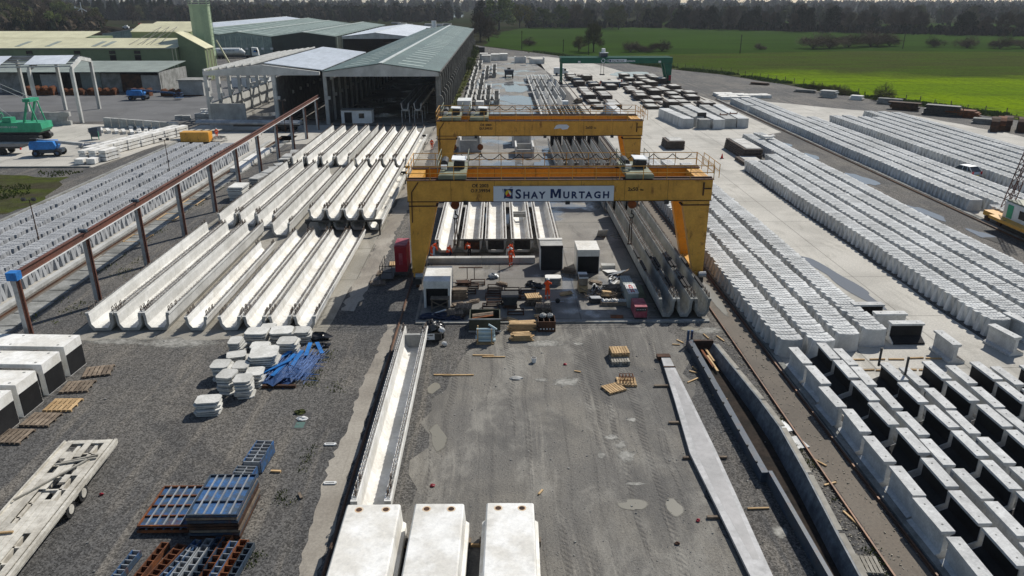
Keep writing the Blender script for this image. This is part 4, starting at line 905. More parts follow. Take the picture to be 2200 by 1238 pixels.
for bn, cols in bays:
    for ci, (x, ya, yb) in enumerate(cols):
        k = 0; y = ya
        while y < yb:
            xx = x + q.gauss(0,.035) + (0.07*math.sin(y*.21+ci*2)) + (.09 if q.random() < .03 else 0); yy = y + q.uniform(-.03,.03); rz = R(q.uniform(-1.3,1.3)); kd = k % 2
            if bn == 'bay1' and k < 62:
                o = link('tunnel_segment', SEG[kd][1], None, (xx,yy,.012), rz=rz)
                tag(o, 'curved concrete segment, %s from near end, %s row from the crane rail' % (nth(k+1), nth(ci+1)), 'segment', 'curved segments standing on edge')
            elif bn == 'bay2' and ci < 4 and k < 13:
                o = link('tunnel_segment', SEG[kd][1], None, (xx,yy,.012), rz=rz)
                tag(o, 'curved concrete segment, %s from near end, %s row past the concrete road' % (nth(k+1), nth(ci+1)), 'segment', 'curved segments standing on edge')
            else:
                c_, s_ = math.cos(rz), math.sin(rz); mir = -1 if bn == 'left' else 1; sb = SEG[kd][0]
                if mir < 0: sv_ = [(vx if vx > -.6 else -.78+(vx+.78)*.55,vy,vz) for vx,vy,vz in sb.v]
                else: sv_ = sb.v
                vv = [(xx + mir*(vx*c_-vy*s_), yy + vx*s_+vy*c_, vz+.014) for vx,vy,vz in sv_]
                rest.cur = 1 if bn == 'left' else 0; rest.add(vv, sb.f)
            k += 1; y += PITCH
o = rest.build('tunnel_segments', [conc_seg, conc_seg_old]); o['kind'] = 'stuff'; o['label'] = 'long rows of grey curved concrete segments standing on edge'; o['category'] = 'segments'

# ---------------------------------------------------------------- retaining wall units with black coating
conc_wall = mat('wall unit concrete', (.60,.60,.58), (.47,.47,.455), .88, 1.4, 9, .14, .07, .12, bmp=.1)
def wall_proto(mir, L=2.26, H=1.36, name='retaining_wall_unit'):
    P_ = [(-.30,H),(.30,H),(.30,H-.13),(.12,H-.22),(.12,.42),(.74,.14),(.74,0),(-.36,0),(-.36,.14),(-.12,.24),(-.12,H-.22),(-.30,H-.13)]
    body = MB().prism([(mir*a,b0) for a,b0 in P_], 0, L).mesh('body'); body.materials.append(conc_wall)
    cb = [(.124,H-.225),(.124,.422),(.744,.142),(.744,.02),(.76,.02),(.76,.152),(.136,.432),(.136,H-.23)]
    coat = MB().prism([(mir*a,b0) for a,b0 in cb], .05, L-.05).mesh('bitumen_coating'); coat.materials.append(bitumen)
    lift = MB().tube((0,0,H-.02),(0,0,H+.012),.045,6)
    lm = lift.mesh('lifting_socket'); lm.materials.append(conc_old)
    return body, coat, lm
WR, WL = wall_proto(1), wall_proto(-1)
def wall_unit(label, x, y, typ, rz=0):
    o = thing('retaining_wall_unit', label, 'wall unit', (x,y,.012), rz, 'retaining wall units in the storage field')
    b_, c_, l_ = WR if typ == 'R' else WL
    link('body', b_, o); link('bitumen_coating', c_, o); link('lifting_socket', l_, o, (0,.45,0)); link('lifting_socket', l_, o, (0,1.8,0)); return o
cols = [(18.65,'R',42.5,2.56),(20.55,'L',43.2,2.58),(21.45,'R',42.3,2.58),(23.35,'L',40.4,2.58),(24.3,'R',39.7,2.58),(26.15,'L',40.4,2.58),(27.1,'R',39.8,2.58),(28.95,'L',40.3,2.58),(29.9,'R',39.6,2.58),(31.75,'L',39.8,2.58),(32.7,'R',39.0,2.58)]
q = random.Random(5)
for ci, (x, ty, yf, pt) in enumerate(cols):
    k = 0; y = yf - 2.35
    while y > 18:
        if x < .62*(y+2.4)+8.2:
            wall_unit('retaining wall unit with black coating, %s from far end, %s row from rails' % (nth(k+1), nth(ci+1)), x+q.uniform(-.13,.13), y+q.uniform(-.08,.08), ty, R(q.uniform(-1.8,1.8)))
        k += 1; y -= pt
wall_unit('white topped retaining wall unit standing alone behind the field', 29.3, 42.6, 'R')
wall_unit('retaining wall unit with black face turned to the field, nearest of three in a row', 29.0, 46.2, 'L', R(90))
wall_unit('retaining wall unit turned sideways, middle of three beside the segments', 28.7, 47.9, 'R', R(90))
wall_unit('retaining wall unit turned sideways, farthest of three beside the segments', 27.9, 49.6, 'L', R(90))
wall_unit('retaining wall unit at the right edge beside the far segment rows, nearer one', 33.9, 43.6, 'R', R(10))
wall_unit('retaining wall unit at the right edge beside the far segment rows, farther one', 36.2, 45.6, 'R', R(10))
for k, (x,y) in enumerate(((22.9,39.9),(23.9,38.7))):
    o = MB().box(x-.05,x+.05,y-.05,y+.05,1.3,2.5).build('steel_post', darkm); tag(o, 'dark steel post standing up from the wall units, %s one' % ('left','right')[k], 'post')
q = random.Random(9)
for k in range(11):
    x = 21.8 + (k % 6)*1.35 + q.uniform(-.2,.2); y = 43.4 - (k//6)*1.6 + q.uniform(-.2,.2)
    o = MB().ob((x,y,.06),(1.0,.1,.09),(0,0,q.uniform(-.12,.12))).build('timber_batten', wood_n); tag(o, 'pale timber batten on the wet slab behind the wall units, %s of the row' % nth(k+1), 'timber', 'battens behind the wall units')
# inverted U beams at the bottom
for k, (xa, xb) in enumerate(((-6.62,-4.32),(-3.7,-1.58),(-.62,1.42))):
    xm = (xa+xb)/2; h = (xb-xa)/2; t = thing('inverted_beam', 'white inverted beam with two rusty sockets at its end, %s of three' % ('leftmost','middle','rightmost')[k], 'beam', (xm,26.6,0), R((.0,-1.0,-1.2)[k]), 'inverted beams in the foreground')
    zt = 1.72
    pr = [(-h,zt-.06),(-h+.06,zt),(h-.06,zt),(h,zt-.06),(h+.06,zt-.9),(h+.2,zt-1.0),(h+.2,.3),(h-.1,.3),(h-.2,zt-.35),(-h+.2,zt-.35),(-h+.1,.3),(-h-.2,.3),(-h-.2,zt-1.0),(-h-.06,zt-.9)]
    MB().prism(pr, -16, 0).build('beam_body', conc_bright, t)
    for sx in (-.45,.45):
        hx = sx*h*1.1
        MB().tube((hx,-.34,zt-.01),(hx,-.34,zt+.006),.13,14).build('socket', rustdark, t)
        MB().tube((hx,-.34,zt-.01),(hx,-.34,zt+.003),.19,14).build('socket_stain', mat('rust stained concrete %d%d' % (k,int(sx*100)), (.62,.42,.25), (.66,.56,.42), .85, 6, 9, .1, 0), t)
    for y in (-15,-.6): MB().box(-h-.3,h+.3,y-.15,y+.15,.012,.3).build('bearer', wood_o, t)
for k, (xa, xb) in enumerate(((-4.1,-3.7),(-1.4,-.7))):
    o = MB().ob(((xa+xb)/2,25.9,.08),(xb-xa+.9,.12,.12)).build('bearer', wood_n); tag(o, 'timber bearer between the white inverted beams, %s one' % ('left','right')[k], 'timber')
# long trough beam standing in front of them
o = ubeam('long white trough beam lying along the crane rail', -5.72, 27.2, 18.8, 1.78, 1.35, conc_bright, .1, None, conc_grey, t=.3)
MB().prism([(-.58,.25),(.58,.25),(.58,1.15),(-.58,1.15)], 17.8, 18.05).build('diaphragm', conc_grey, o)
# portal units at left
for k, (y0) in enumerate((41.9,39.5,37.0,34.7)):
    t = thing('portal_unit', 'white topped concrete portal unit with black coated legs, %s from the far end' % nth(k+1), 'portal unit', (-26.85,y0,0), R(-3), 'portal units at the left edge')
    W_ = 7.0; D = 1.75; Hh_ = 2.05
    pr = [(0,0),(0,Hh_),(-W_,Hh_),(-W_,0),(-W_+.32,0),(-W_+.32,Hh_-.55),(-W_+.6,Hh_-.28),(-.6,Hh_-.28),(-.32,Hh_-.55),(-.32,0)]
    MB().prism(pr, 0, D).build('body', conc_bright, t)
    MB().box(.002,.016,.03,D-.03,.05,Hh_-.62).build('bitumen_coating', bitumen, t)
    for x in (-.5,-3.5,-6.5):
        for y in (.25,D-.25): MB().tube((x,y,Hh_-.02),(x,y,Hh_+.006),.08,8).build('lifting_socket', conc_old, t)
# cubes in the crane bay
for k, (x0,x1,y0,y1,h_,l) in enumerate(((3.55,5.5,60.9,63.0,2.05,'concrete chamber with black front and grey top below the name board'),(6.65,8.55,60.0,62.6,1.98,'concrete chamber with bright white top and black front'),(-5.75,-3.75,52.6,56.0,2.0,'concrete chamber with pale top and open black front by the left crane leg'))):
    t = wthing('concrete_chamber', l, 'chamber', ((x0+x1)/2,y0,0))
    MB().box(x0,x0+.16,y0,y1,.012,h_).box(x1-.16,x1,y0,y1,.012,h_).build('side_wall', conc_bright, t)
    MB().box(x0,x1,y0+.001,y1,h_-.0,h_+.16).build('top_slab', conc_grey if k == 0 else conc_bright, t)
    MB().box(x0,x1,y0-.02,y0+.12,h_-.42 if k else h_-.06,h_+.162).build('front_beam', conc_bright if k else bitumen, t)
    MB().box(x0+.05,x1-.05,y0-.012 if k < 2 else y0+.4,y0+.13 if k < 2 else y0+.5,.02,h_-.43 if k else h_-.05).build('black_front', bitumen, t)  # black sheet across the front, set back inside the open chamber
    if k == 0: MB().box(x0-.06,x1+.06,y1-.5,y1,h_+.16,h_+.24).build('rim', conc_white, t)
# ---------------------------------------------------------------- foreground stock and debris
def pallet_mesh(nb=7, L=1.2, W=1.0):
    b = MB()
    for i in range(nb):
        x = -L/2 + (i+.5)*L/nb; b.box(x-L/nb*.38,x+L/nb*.38,-W/2,W/2,.12,.142)
    for y in (-W/2+.05,0,W/2-.05): b.box(-L/2,L/2,y-.05,y+.05,.1,.12)
    top = b
    k = MB()
    for y in (-W/2+.05,0,W/2-.05):
        for x in (-L/2+.07,0,L/2-.07): k.box(x-.07,x+.07,y-.05,y+.05,.02,.1)
    for y in (-W/2+.05,0,W/2-.05): k.box(-L/2,L/2,y-.05,y+.05,0,.02)
    return top, k
PAL = {}
def pallet(label, x, y, z=0, rz=0, m=None, L=1.2, W=1.0, nb=7, group='timber pallets'):
    m = m or wood_n; key = (m.name,L,W,nb)
    if key not in PAL:
        bmesh_ = MB().box(-L/nb*.38,L/nb*.38,-W/2,W/2,.12,.142).mesh('plank'); bmesh_.materials.append(m)
        k = MB()
        for yy in (-W/2+.05,0,W/2-.05):
            for xx in (-L/2+.07,0,L/2-.07): k.box(xx-.07,xx+.07,yy-.05,yy+.05,.02,.1)
        kb_ = k.mesh('block_set'); kb_.materials.append(m)
        br = MB()
        for yy in (-W/2+.05,0,W/2-.05): br.box(-L/2,L/2,yy-.05,yy+.05,.1,.12).box(-L/2,L/2,yy-.05,yy+.05,0,.02)
        bm_ = br.mesh('bearer'); bm_.materials.append(m); PAL[key] = (bmesh_, kb_, bm_)
    p_, k_, b_ = PAL[key]
    o = thing('pallet', label, 'pallet', (x,y,z+.012), rz, group)
    for i in range(nb): link('plank', p_, o, (-L/2+(i+.5)*L/nb,0,0))
    link('block_set', k_, o); link('bearer', b_, o); return o
for k, (x,y,rz,m) in enumerate(((-25.35,42.4,.25,wood_o),(-25.6,40.4,.1,rustdark),(-25.3,38.2,.0,wood_n),(-25.65,36.6,-.05,wood_o),(-26.2,34.9,-.05,wood_o))):
    pallet('slatted timber pallet beside the portal units, %s from the far end' % nth(k+1), x, y, 0, rz, wood_o if k == 1 else m, 1.65, 1.35, 6)
for k in range(2): pallet('grey brown pallet at the bottom of the right pallet stack, %s from the ground' % nth(k+1), 7.75, 43.2, k*.145, .05, wood_g)
for k in range(4): pallet('timber pallet in the leaning stack right of centre, %s from the ground' % nth(k+1), 7.8+.01*k, 43.9, .0+k*.145, .02*k, wood_n if k > 1 else wood_o)
pallet('pale pallet lying flat right of centre', 6.85, 39.6, 0, .45, wood_n); pallet('pallet under a rusty cage right of centre', 7.75, 40.4, 0, -.05, wood_n)
for k, (x,y,rz) in enumerate(((-9.1,62.6,.1),(-9.7,60.2,0),(-10.1,57.8,.15))): pallet('timber pallet on the path left of the red cabinet, %s from the far end' % nth(k+1), x, y, 0, rz, (wood_n,wood_o,wood_o)[k], 1.6 if k == 1 else 1.3, 1.0)
pallet('pale pallet at the lower right beside the mould', 15.1, 24.4, 0, -.1, wood_g)
t = wthing('rusty_cage', 'small rusty steel cage standing on a pallet', 'cage', (7.75,40.5,.15)); b = MB()
for i in range(5):
    x = 7.35+i*.2
    b.tube((x,40.2,.16),(x,40.2,.5),.02,4).tube((x,40.7,.16),(x,40.7,.5),.02,4).tube((x,40.2,.5),(x,40.7,.5),.02,4)
for z in (.3,.5): b.tube((7.35,40.2,z),(8.15,40.2,z),.02,4).tube((7.35,40.7,z),(8.15,40.7,z),.02,4)
b.build('bars', rust_m, t)
# octagonal cover slabs, stacked
sl_w = mat('cover slab concrete', (.62,.61,.57), (.50,.49,.45), .9, 1.2, 8, .15, .14, .2)
oct_ = [(-.5,-.34),(-.38,-.5),(.36,-.5),(.5,-.36),(.5,.36),(.34,.5),(-.36,.5),(-.5,.38)]
SM = {}
def slab_stack(x, y, sx, sy, n_, rz, place, dx=0.09):
    key = (sx,sy)
    if key not in SM:
        SM[key] = MB().prism([(a*sx,b0*sy) for a,b0 in oct_], 0, .088, 'z').mesh('cover_slab'); SM[key].materials.append(sl_w)
    q = random.Random(int(x*100+y))
    for k in range(n_):
        o = link('cover_slab', SM[key], None, (x+q.uniform(-dx,dx),y+q.uniform(-dx,dx),.02+k*.15), rz=rz+q.uniform(-.12,.12))
        tag(o, 'cover slab, %s from ground in the %s' % (nth(k+1), place), 'slab', 'cover slabs stacked in the yard')
for (x,y,sx,sy,n_,rz,pl) in ((-16.6,37.4,1.35,1.0,6,.15,'nearest stack standing alone'),(-15.2,39.3,1.0,1.1,8,.1,'near right stack beside the mesh'),(-16.35,40.0,1.0,1.2,8,-.1,'second stack from the nearest'),(-15.0,40.8,1.05,1.15,6,.1,'stack touching the blue mesh'),
    (-16.0,41.4,.95,1.1,7,.0,'short stack left of the biggest slabs'),(-17.2,41.6,1.1,1.2,7,0,'leftmost middle stack'),(-14.9,42.6,1.7,1.75,9,.1,'biggest slab stack'),(-16.8,43.2,1.2,1.0,6,.2,'stack behind the leftmost middle one'),
    (-13.9,44.6,1.2,1.2,8,.0,'stack right of the biggest, by the blue strips'),(-15.8,44.6,1.2,1.0,6,.1,'small stack behind the biggest slabs'),(-17.4,45.0,.8,1.2,7,0,'narrow left stack'),(-16.5,46.4,1.5,1.2,7,.0,'back left wide stack'),(-14.8,46.6,1.5,1.3,7,0,'back right wide stack'),(-13.6,46.9,1.2,1.1,6,0,'backmost right stack'),(-16.2,48.0,1.0,.8,5,0,'small stack touching the beam ends')):
    slab_stack(x,y,sx,sy,n_,rz,pl)
# blue mesh barriers heap
t = wthing('barrier_heap', 'flattened heap of blue mesh barriers and bright blue strips', 'barriers', (-13.4,42.5,0)); q = random.Random(4)
b = MB()
for i in range(240):
    x = -14.6+q.uniform(0,2.6); y = 40.4+q.uniform(0,1.6); z = .12+q.uniform(0,.35); a = 1.25+q.uniform(-.22,.22); L = q.uniform(1.6,3.4)
    b.tube((x,y,z),(x+math.cos(a)*L*.5,y+math.sin(a)*L,z+q.uniform(-.05,.2)),.010,3,caps=False)
for i in range(50):
    x = -14.7+q.uniform(0,2.6); y = 40.4+q.uniform(0,3.8); z = .2+q.uniform(0,.3); a = q.uniform(-.3,.2); b.tube((x,y,z),(x+1.1*math.cos(a),y+math.sin(a),z),.014,3,caps=False)
b.build('mesh_wires', mat('blue mesh wire', (.03,.12,.36), (.025,.09,.26), .6, 2, 6, .2, 0), t, kind='stuff')
MB().blob((-13.4,42.3,.1),(1.3,2.1,.36),3,18,8,.28).build('folded_mesh', mat('crumpled blue mesh', (.025,.07,.19), (.018,.045,.12), .7, 3, 9, .35, 0), t)
for (x,y,L,a) in ((-14.3,41.6,2.9,.75),(-13.0,43.0,2.0,1.45),(-13.6,42.2,2.6,1.25),(-12.6,44.4,1.6,1.6),(-11.9,44.6,1.5,2.0),(-14.0,43.4,1.4,1.0)):
    MB().ob((x,y,.55),(.26,L,.05),(R(6),0,a-1.57)).build('blue_strip', blue_b, t)
MB().ob((-13.4,40.2,.1),(2.0,.2,.18)).build('foot_rail', rustdark, t)
t = wthing('black_sheeting', 'crumpled black plastic sheeting behind the blue mesh', 'sheeting', (-12.6,46.6,0))
MB().blob((-12.7,47.1,.2),(.9,.4,.3),8,12,6,.35).build('folds', plastic_b, t); MB().blob((-12.0,45.9,.1),(.6,.3,.15),9,10,6,.35).build('loose_end', plastic_b, t)
# drain pit
t = wthing('drain_pit', 'open square drain pit with white rag and standing water', 'pit', (-11.1,36.4,0))
MB().box(-11.5,-10.7,35.5,37.3,.005,.02).build('opening', conc_dark, t); MB().box(-11.35,-10.85,35.6,36.2,.02,.026).build('water', water_mat('green pit water', (.10,.16,.13)), t)
MB().blob((-11.15,36.5,.06),(.3,.2,.1),5,10,6,.3).build('rag', lumber_w, t); MB().blob((-11.4,37.2,.05),(.3,.2,.15),6,10,6,.4).build('weed', weeds_m, t)
# old flatbed trailer
t = thing('flatbed_trailer', 'dirty white flatbed trailer with broken deck boards', 'trailer', (-20.8,28.2,0), R(2.5))
fr = MB().box(-1.25,-1.12,-8,5,.55,.85).box(1.12,1.25,-8,5,.55,.85).box(-.5,-.35,-8,5,.45,.8).box(.35,.5,-8,5,.45,.8)
for i in range(14): fr.box(-1.12,1.12,-7.9+i*.98,-7.8+i*.98,.62,.8)
fr.build('chassis', board_w, t)
q = random.Random(12)
gaps = {2:[(-1.5,.9),(3.9,4.7)],1:[(2.2,3.4),(4.0,4.7)],3:[(.6,2.1),(3.0,3.5)],4:[(.1,1.4),(2.0,4.7)],5:[(3.0,4.7),(.0,1.9),(-5,-2.2)],0:[(-4.6,-4.0),(-3,-2.2)]}
for i in range(7):
    x = -1.12+i*.32; y = -8
    segs = []; a = -8.0
    for (g0,g1) in sorted(gaps.get(i,[])): segs.append((a,g0)); a = g1
    segs.append((a,5.0))
    for (a,c_) in segs: MB().box(x,x+.30,a,c_,.86,.90+q.uniform(-.006,.012)).build('deck_board', board_w, t)
for sx in (-1,1): MB().box(sx*1.25-.06 if sx > 0 else -1.33,sx*1.25+.08 if sx > 0 else -1.25,-8,5,.7,.93).build('side_rail', board_w, t)
for y in (1.2,.0):
    for sx in (-1,1):
        w_ = MB().tube((sx*.98,y,.4),(sx*1.28,y,.4),.4,16).build('wheel', rubber, t); MB().tube((sx*1.27,y,.4),(sx*1.31,y,.4),.22,12).build('rim', board_w, w_)
for (x,y,L,a) in ((.3,3.2,1.6,1.2),(.2,3.0,1.8,1.3),(-.2,1.6,3.6,.55),(-.5,-2.2,1.1,1.5)): MB().ob((x,y,.97),(.09,L,.07),(0,0,-a)).build('loose_plank', wood_g if L > 1.2 else wood_n, t)
# blue wall formwork
def formwork(parent, x0, x1, y0, y1, z, m, rib, nx=6, ny=3, th=.12):
    p_ = MB().box(x0,x1,y0,y1,z,z+.03).build('face_sheet', m, parent)
    e = MB().box(x0,x0+.06,y0,y1,z+.03,z+th).box(x1-.06,x1,y0,y1,z+.03,z+th).box(x0+.06,x1-.06,y0,y0+.06,z+.03,z+th).box(x0+.06,x1-.06,y1-.06,y1,z+.03,z+th); e.build('edge_frame', rib if rib is not white_p else blue_d, p_)
    for k in range(1,ny): yy = y0+(y1-y0)*k/ny; MB().box(x0+.06,x1-.06,yy-.03,yy+.03,z+.03,z+th-.01).build('cross_rib', rib if rib is not white_p else blue_d, p_)
    for k in range(1,nx): xx = x0+(x1-x0)*k/nx; MB().box(xx-.03,xx+.03,y0+.06,y1-.06,z+th-.06,z+th+.006).build('long_rib', steelgrey, p_)
for k in range(8):
    t = wthing('wall_formwork', 'blue and rust wall formwork panel, %s from the ground in the tall stack' % nth(k+1), 'formwork', (-12.4,27.9,.05+k*.165), 'stacked formwork panels')
    dx = rnd.uniform(-.05,.05)
    if k == 7: formwork(t, -13.55, -11.35, 26.55, 29.5, .05+k*.165, blue_p, white_p)
    else:
        MB().box(-13.55+dx,-11.35+dx,26.55,29.5,.05+k*.165,.05+k*.165+.12).build('frame', (rustdark, blue_d, wood_o, rustdark)[k % 4], t)
for k in range(2):
    t = wthing('wall_formwork', 'rusty blue formwork panel left of the tall stack, %s one' % ('lower','upper')[k], 'formwork', (-15,28.2,.1+k*.2), 'stacked formwork panels')
    formwork(t, -16.0, -13.75, 26.9+k*.1, 29.9, .12+k*.19, (rust_m, blue_p)[k], rust_m, 6, 4)
def ladder_form(label, x, y, L, W, rz, m, im, nx=2, ny=6, h=.35):
    t = thing('formwork_tray', label, 'formwork', (x,y,.012), rz, 'grid formwork trays')
    MB().box(-W/2,W/2,0,L,0,.03).build('base_sheet', im, t)
    f = MB().box(-W/2,-W/2+.04,0,L,.03,h).box(W/2-.04,W/2,0,L,.03,h); f.build('side_rail', m, t)
    for k in range(ny+1): yy = (L-.04)*k/ny; MB().box(-W/2+.04,W/2-.04,yy,yy+.04,.03,h-.01).build('rib', steelgrey if m is blue_p else m, t)
    if nx > 1: MB().box(-.02,.02,0,L,.03,h-.02).build('middle_rail', steelgrey if m is blue_p else m, t)
ladder_form('blue grid formwork tray on timber, farthest of the foreground forms', -12.3,31.4,1.9,.9,R(-4),blue_p,bitumen,2,6,.7)
ladder_form('blue grid formwork tray with ladder ribs behind the tall stack', -12.55,29.7,1.5,1.0,R(-4),blue_p,bitumen,2,6,.6)
items = [(-15.6,23.6,2.0,.4,-6,blue_p),(-14.75,23.5,2.6,.35,-8,rust_m),(-14.15,23.8,2.2,.45,-14,rust_m),(-13.7,23.9,2.4,.3,-16,blue_p),(-13.25,23.6,2.2,.35,-6,steelgrey),(-12.85,23.5,2.8,.35,-6,steelgrey),(-12.45,23.4,3.0,.38,-6,blue_d),(-12.05,23.5,3.0,.42,-4,rust_m),(-11.7,23.4,2.7,.36,-5,blue_p),(-11.3,23.4,2.8,.4,-5,rust_m),(-10.95,23.4,2.6,.36,-5,blue_d)]
for k, (x,y,L,W,a,m) in enumerate(items):
    ladder_form('%s ribbed steel form at the bottom edge, %s from the left' % ('blue' if m in (blue_p,blue_d) else 'rusty' if m is rust_m else 'grey', nth(k+1)), x, y, L, W, R(a), m, bitumen if m is not rust_m else rustdark, 1, 7, .3)
for k, (x,y,L,a,m) in enumerate(((-9.5,29.5,.45,.5,wood_o),(-13.0,30.9,.8,1.2,wood_o),(-11.2,31.5,.5,1.5,wood_n))):
    o = MB().ob((x,y,.06),(.12,L,.1),(0,0,a)).build('timber_offcut', m); tag(o, ('short timber offcut on the gravel right of the formwork','timber offcut beside the far blue tray','pale timber end sticking out of the blue tray')[k], 'timber')
for k, (x,y) in enumerate(((-8.3,30.5),(-9.0,33.9))):
    t = wthing('shackle', 'white painted lifting shackle on the concrete strip, %s one' % ('nearer','farther')[k], 'shackle', (x,y,0))
    MB().box(x-.28,x+.28,y-.1,y-.04,.02,.08).box(x-.28,x+.28,y+.04,y+.1,.02,.08).box(x+.2,x+.32,y-.04,y+.04,.02,.09).box(x-.32,x-.24,y-.04,y+.04,.02,.09).build('link', lumber_w, t)
# long tapered steel faced slab and the blue mould on the right
t = wthing('tapered_slab', 'long pale grey slab, widest at the middle, lying on timber bearers', 'slab', (10.6,34,0))
ts_m = mat('smooth grey slab', (.45,.445,.44), (.33,.33,.325), .55, .9, 4, .14, 0, .3)
MB().prism([(10.5,43.6),(11.05,43.6),(11.1,38),(11.12,32.6),(11.05,28),(10.95,22.5),(10.1,22.5),(9.9,28),(9.72,32.4),(10.15,38)], .14, .28, 'z').build('slab_body', ts_m, t)
MB().prism([(10.65,41.6),(10.9,41.6),(10.95,37),(10.95,32.6),(10.85,28),(10.75,24.6),(10.45,24.6),(10.2,28),(10.05,32.4),(10.4,37)], .28, .283, 'z').build('faded_panel', mat('faded grey panel', (.36,.35,.345), (.29,.285,.28), .5, .6, 3, .1, 0), t)
MB().box(10.25,11.1,43.3,43.75,.1,.34).build('end_stop', rustdark, t); MB().box(10.35,11.1,41.9,42.0,.28,.33).build('strap', rustdark, t)
for y in (23.5,27.5,32.2,35.6,39.8): MB().box(9.35,11.6 if y in (32.2,) else 10.9,y,y+.14,.012,.14).build('bearer', wood_o, t)
t = wthing('steel_mould', 'long open blue steel mould with a tapering side shutter beside the rails', 'mould', (13.8,34,0))
MB().box(12.66,13.0,30.2,45.3,.02,.6).build('side_box', blue_d, t); MB().box(12.95,13.15,19,30.2,.02,.7).build('side_box', blue_d, t)
MB().prism([(13.2,19),(13.7,19),(14.2,29.5),(14.35,33.5),(14.3,37),(14.0,45),(13.02,45),(13.02,30.3),(13.2,30.3)], .018, .04, 'z').build('base_plate', mat('steel plate in painted shadow', (.02,.018,.016), (.04,.03,.024), .9, 1, 6, .3, 0, spec=.1), t)  # near black stands for the deep shadow inside the mould
for k in range(10): MB().box(12.62,12.72,31+k*1.45,31.1+k*1.45,.6,.68).build('clip', darkm, t)
mp = MB()
pts = [(14.15,44.5,.7),(14.35,40.5,.85),(14.55,36.5,1.0),(14.6,33.5,1.1),(14.45,29.5,1.0),(14.2,25.5,.9),(13.9,20,.8)]
for i in range(len(pts)-1):
    a, c_ = pts[i], pts[i+1]
    mp.add([(a[0]-.25,a[1],.02),(a[0],a[1],a[2]),(a[0]+.14,a[1],a[2]),(a[0]+.1,a[1],.02),(c_[0]-.25,c_[1],.02),(c_[0],c_[1],c_[2]),(c_[0]+.14,c_[1],c_[2]),(c_[0]+.1,c_[1],.02)],[(0,1,5,4),(1,2,6,5),(2,3,7,6),(3,0,4,7),(3,2,1,0),(4,5,6,7)])
mp.build('tapering_shutter', mat('scraped steel shutter', (.15,.168,.185), (.075,.09,.105), .55, 1.3, 4, .35, 0, .55), t)
for i in range(6):
    a, c_ = pts[i], pts[i+1]; MB().beam((a[0]+.22,a[1]-.1,a[2]-.02),(c_[0]+.22,c_[1]+.1,c_[2]-.02),.26,.05).build('walkway_board', wood_g, t)
MB().box(13.0,14.3,44.9,45.1,.02,.7).build('end_plate', rustdark, t)
for x in (12.75,13.0): MB().tube((x,45.6,.02),(x,45.6,1.15),.09,8).build('jack', blue_p, t)
for k, (x,y,L,a) in enumerate(((13.5,43.3,2.6,.05),(13.65,42.6,2.2,.03),(13.8,43.8,1.8,.06))): MB().ob((x,y,.2),(.14,L,.05),(0,0,a)).build('inner_timber', wood_n if k else rust_m, t)
for k, (x,y) in enumerate(((15.55,35.2),(15.75,33.6))):
    o = MB().ob((x,y,.05),(.75,1.1,.06),(0,0,.25)).build('panel_board', lumber_w); tag(o, 'white board lying beside the tapering shutter, %s one' % ('farther','nearer')[k], 'board')
q = random.Random(21)
spots = [(12.4,46.2,.6,.6),(12.0,45.7,.5,1.4),(15.3,46.6,.9,.3),(12.2,41.7,.5,1.0),(12.4,42.2,.45,.3),(11.9,40.6,.95,2.2),(13.0,38.5,.9,.9),(12.9,37.9,.6,.4),(11.9,28.2,1.0,1.6),(16.0,30.0,.7,1.9),(15.9,27.3,1.3,.25),(16.2,31.8,.8,.6),(-1.1,44.3,1.4,1.52),(-.4,44.05,1.5,1.55),(-3.6,41.6,1.1,1.55),(-2.6,41.55,1.9,1.57),(-3.4,26.3,.8,1.5),(1.9,29.6,.4,2.6),(4.9,41.9,.4,1.2),(14.4,47.0,.8,.2)]
for k, (x,y,L,a) in enumerate(spots):
    o = MB().ob((x,y,.05),(.09,L,.07),(0,0,a)).build('timber_batten', wood_n); tag(o, 'loose pale timber batten on the yard ground, %s counted from the mould end' % nth(k+1), 'timber', 'loose battens on the ground')
t = wthing('plastic_bucket', 'white plastic bucket standing on the muddy gravel', 'bucket', (2.2,43.3,0)); MB().tube((2.2,43.3,.02),(2.2,43.3,.34),.14,12,.17).build('pail', lumber_w, t); MB().tube((2.2,43.3,.34),(2.2,43.3,.345),.15,12).build('opening', conc_dark, t)
o = MB().blob((1.0,41.1,.04),(.42,.24,.09),4,12,6,.15).build('concrete_lump', conc_grey); tag(o, 'flat grey lump of set concrete in the mud', 'lump')
for k, (x,y,m) in enumerate(((-3.3,30.2,red_p),(8.9,27.4,red_p),(-19,29.8,red_p),(4.2,42.9,red_p),(7.6,25.9,rustdark))):
    o = MB().blob((x,y,.05),(.12,.09,.07),k,8,5,.35).build('litter_scrap', m); tag(o, ('red scrap of litter near the white inverted beams','red scrap of litter beside the tapered slab','pink scrap of litter beside the trailer','red scrap of litter near the bucket','dark scrap of litter near the tapered slab')[k], 'litter')
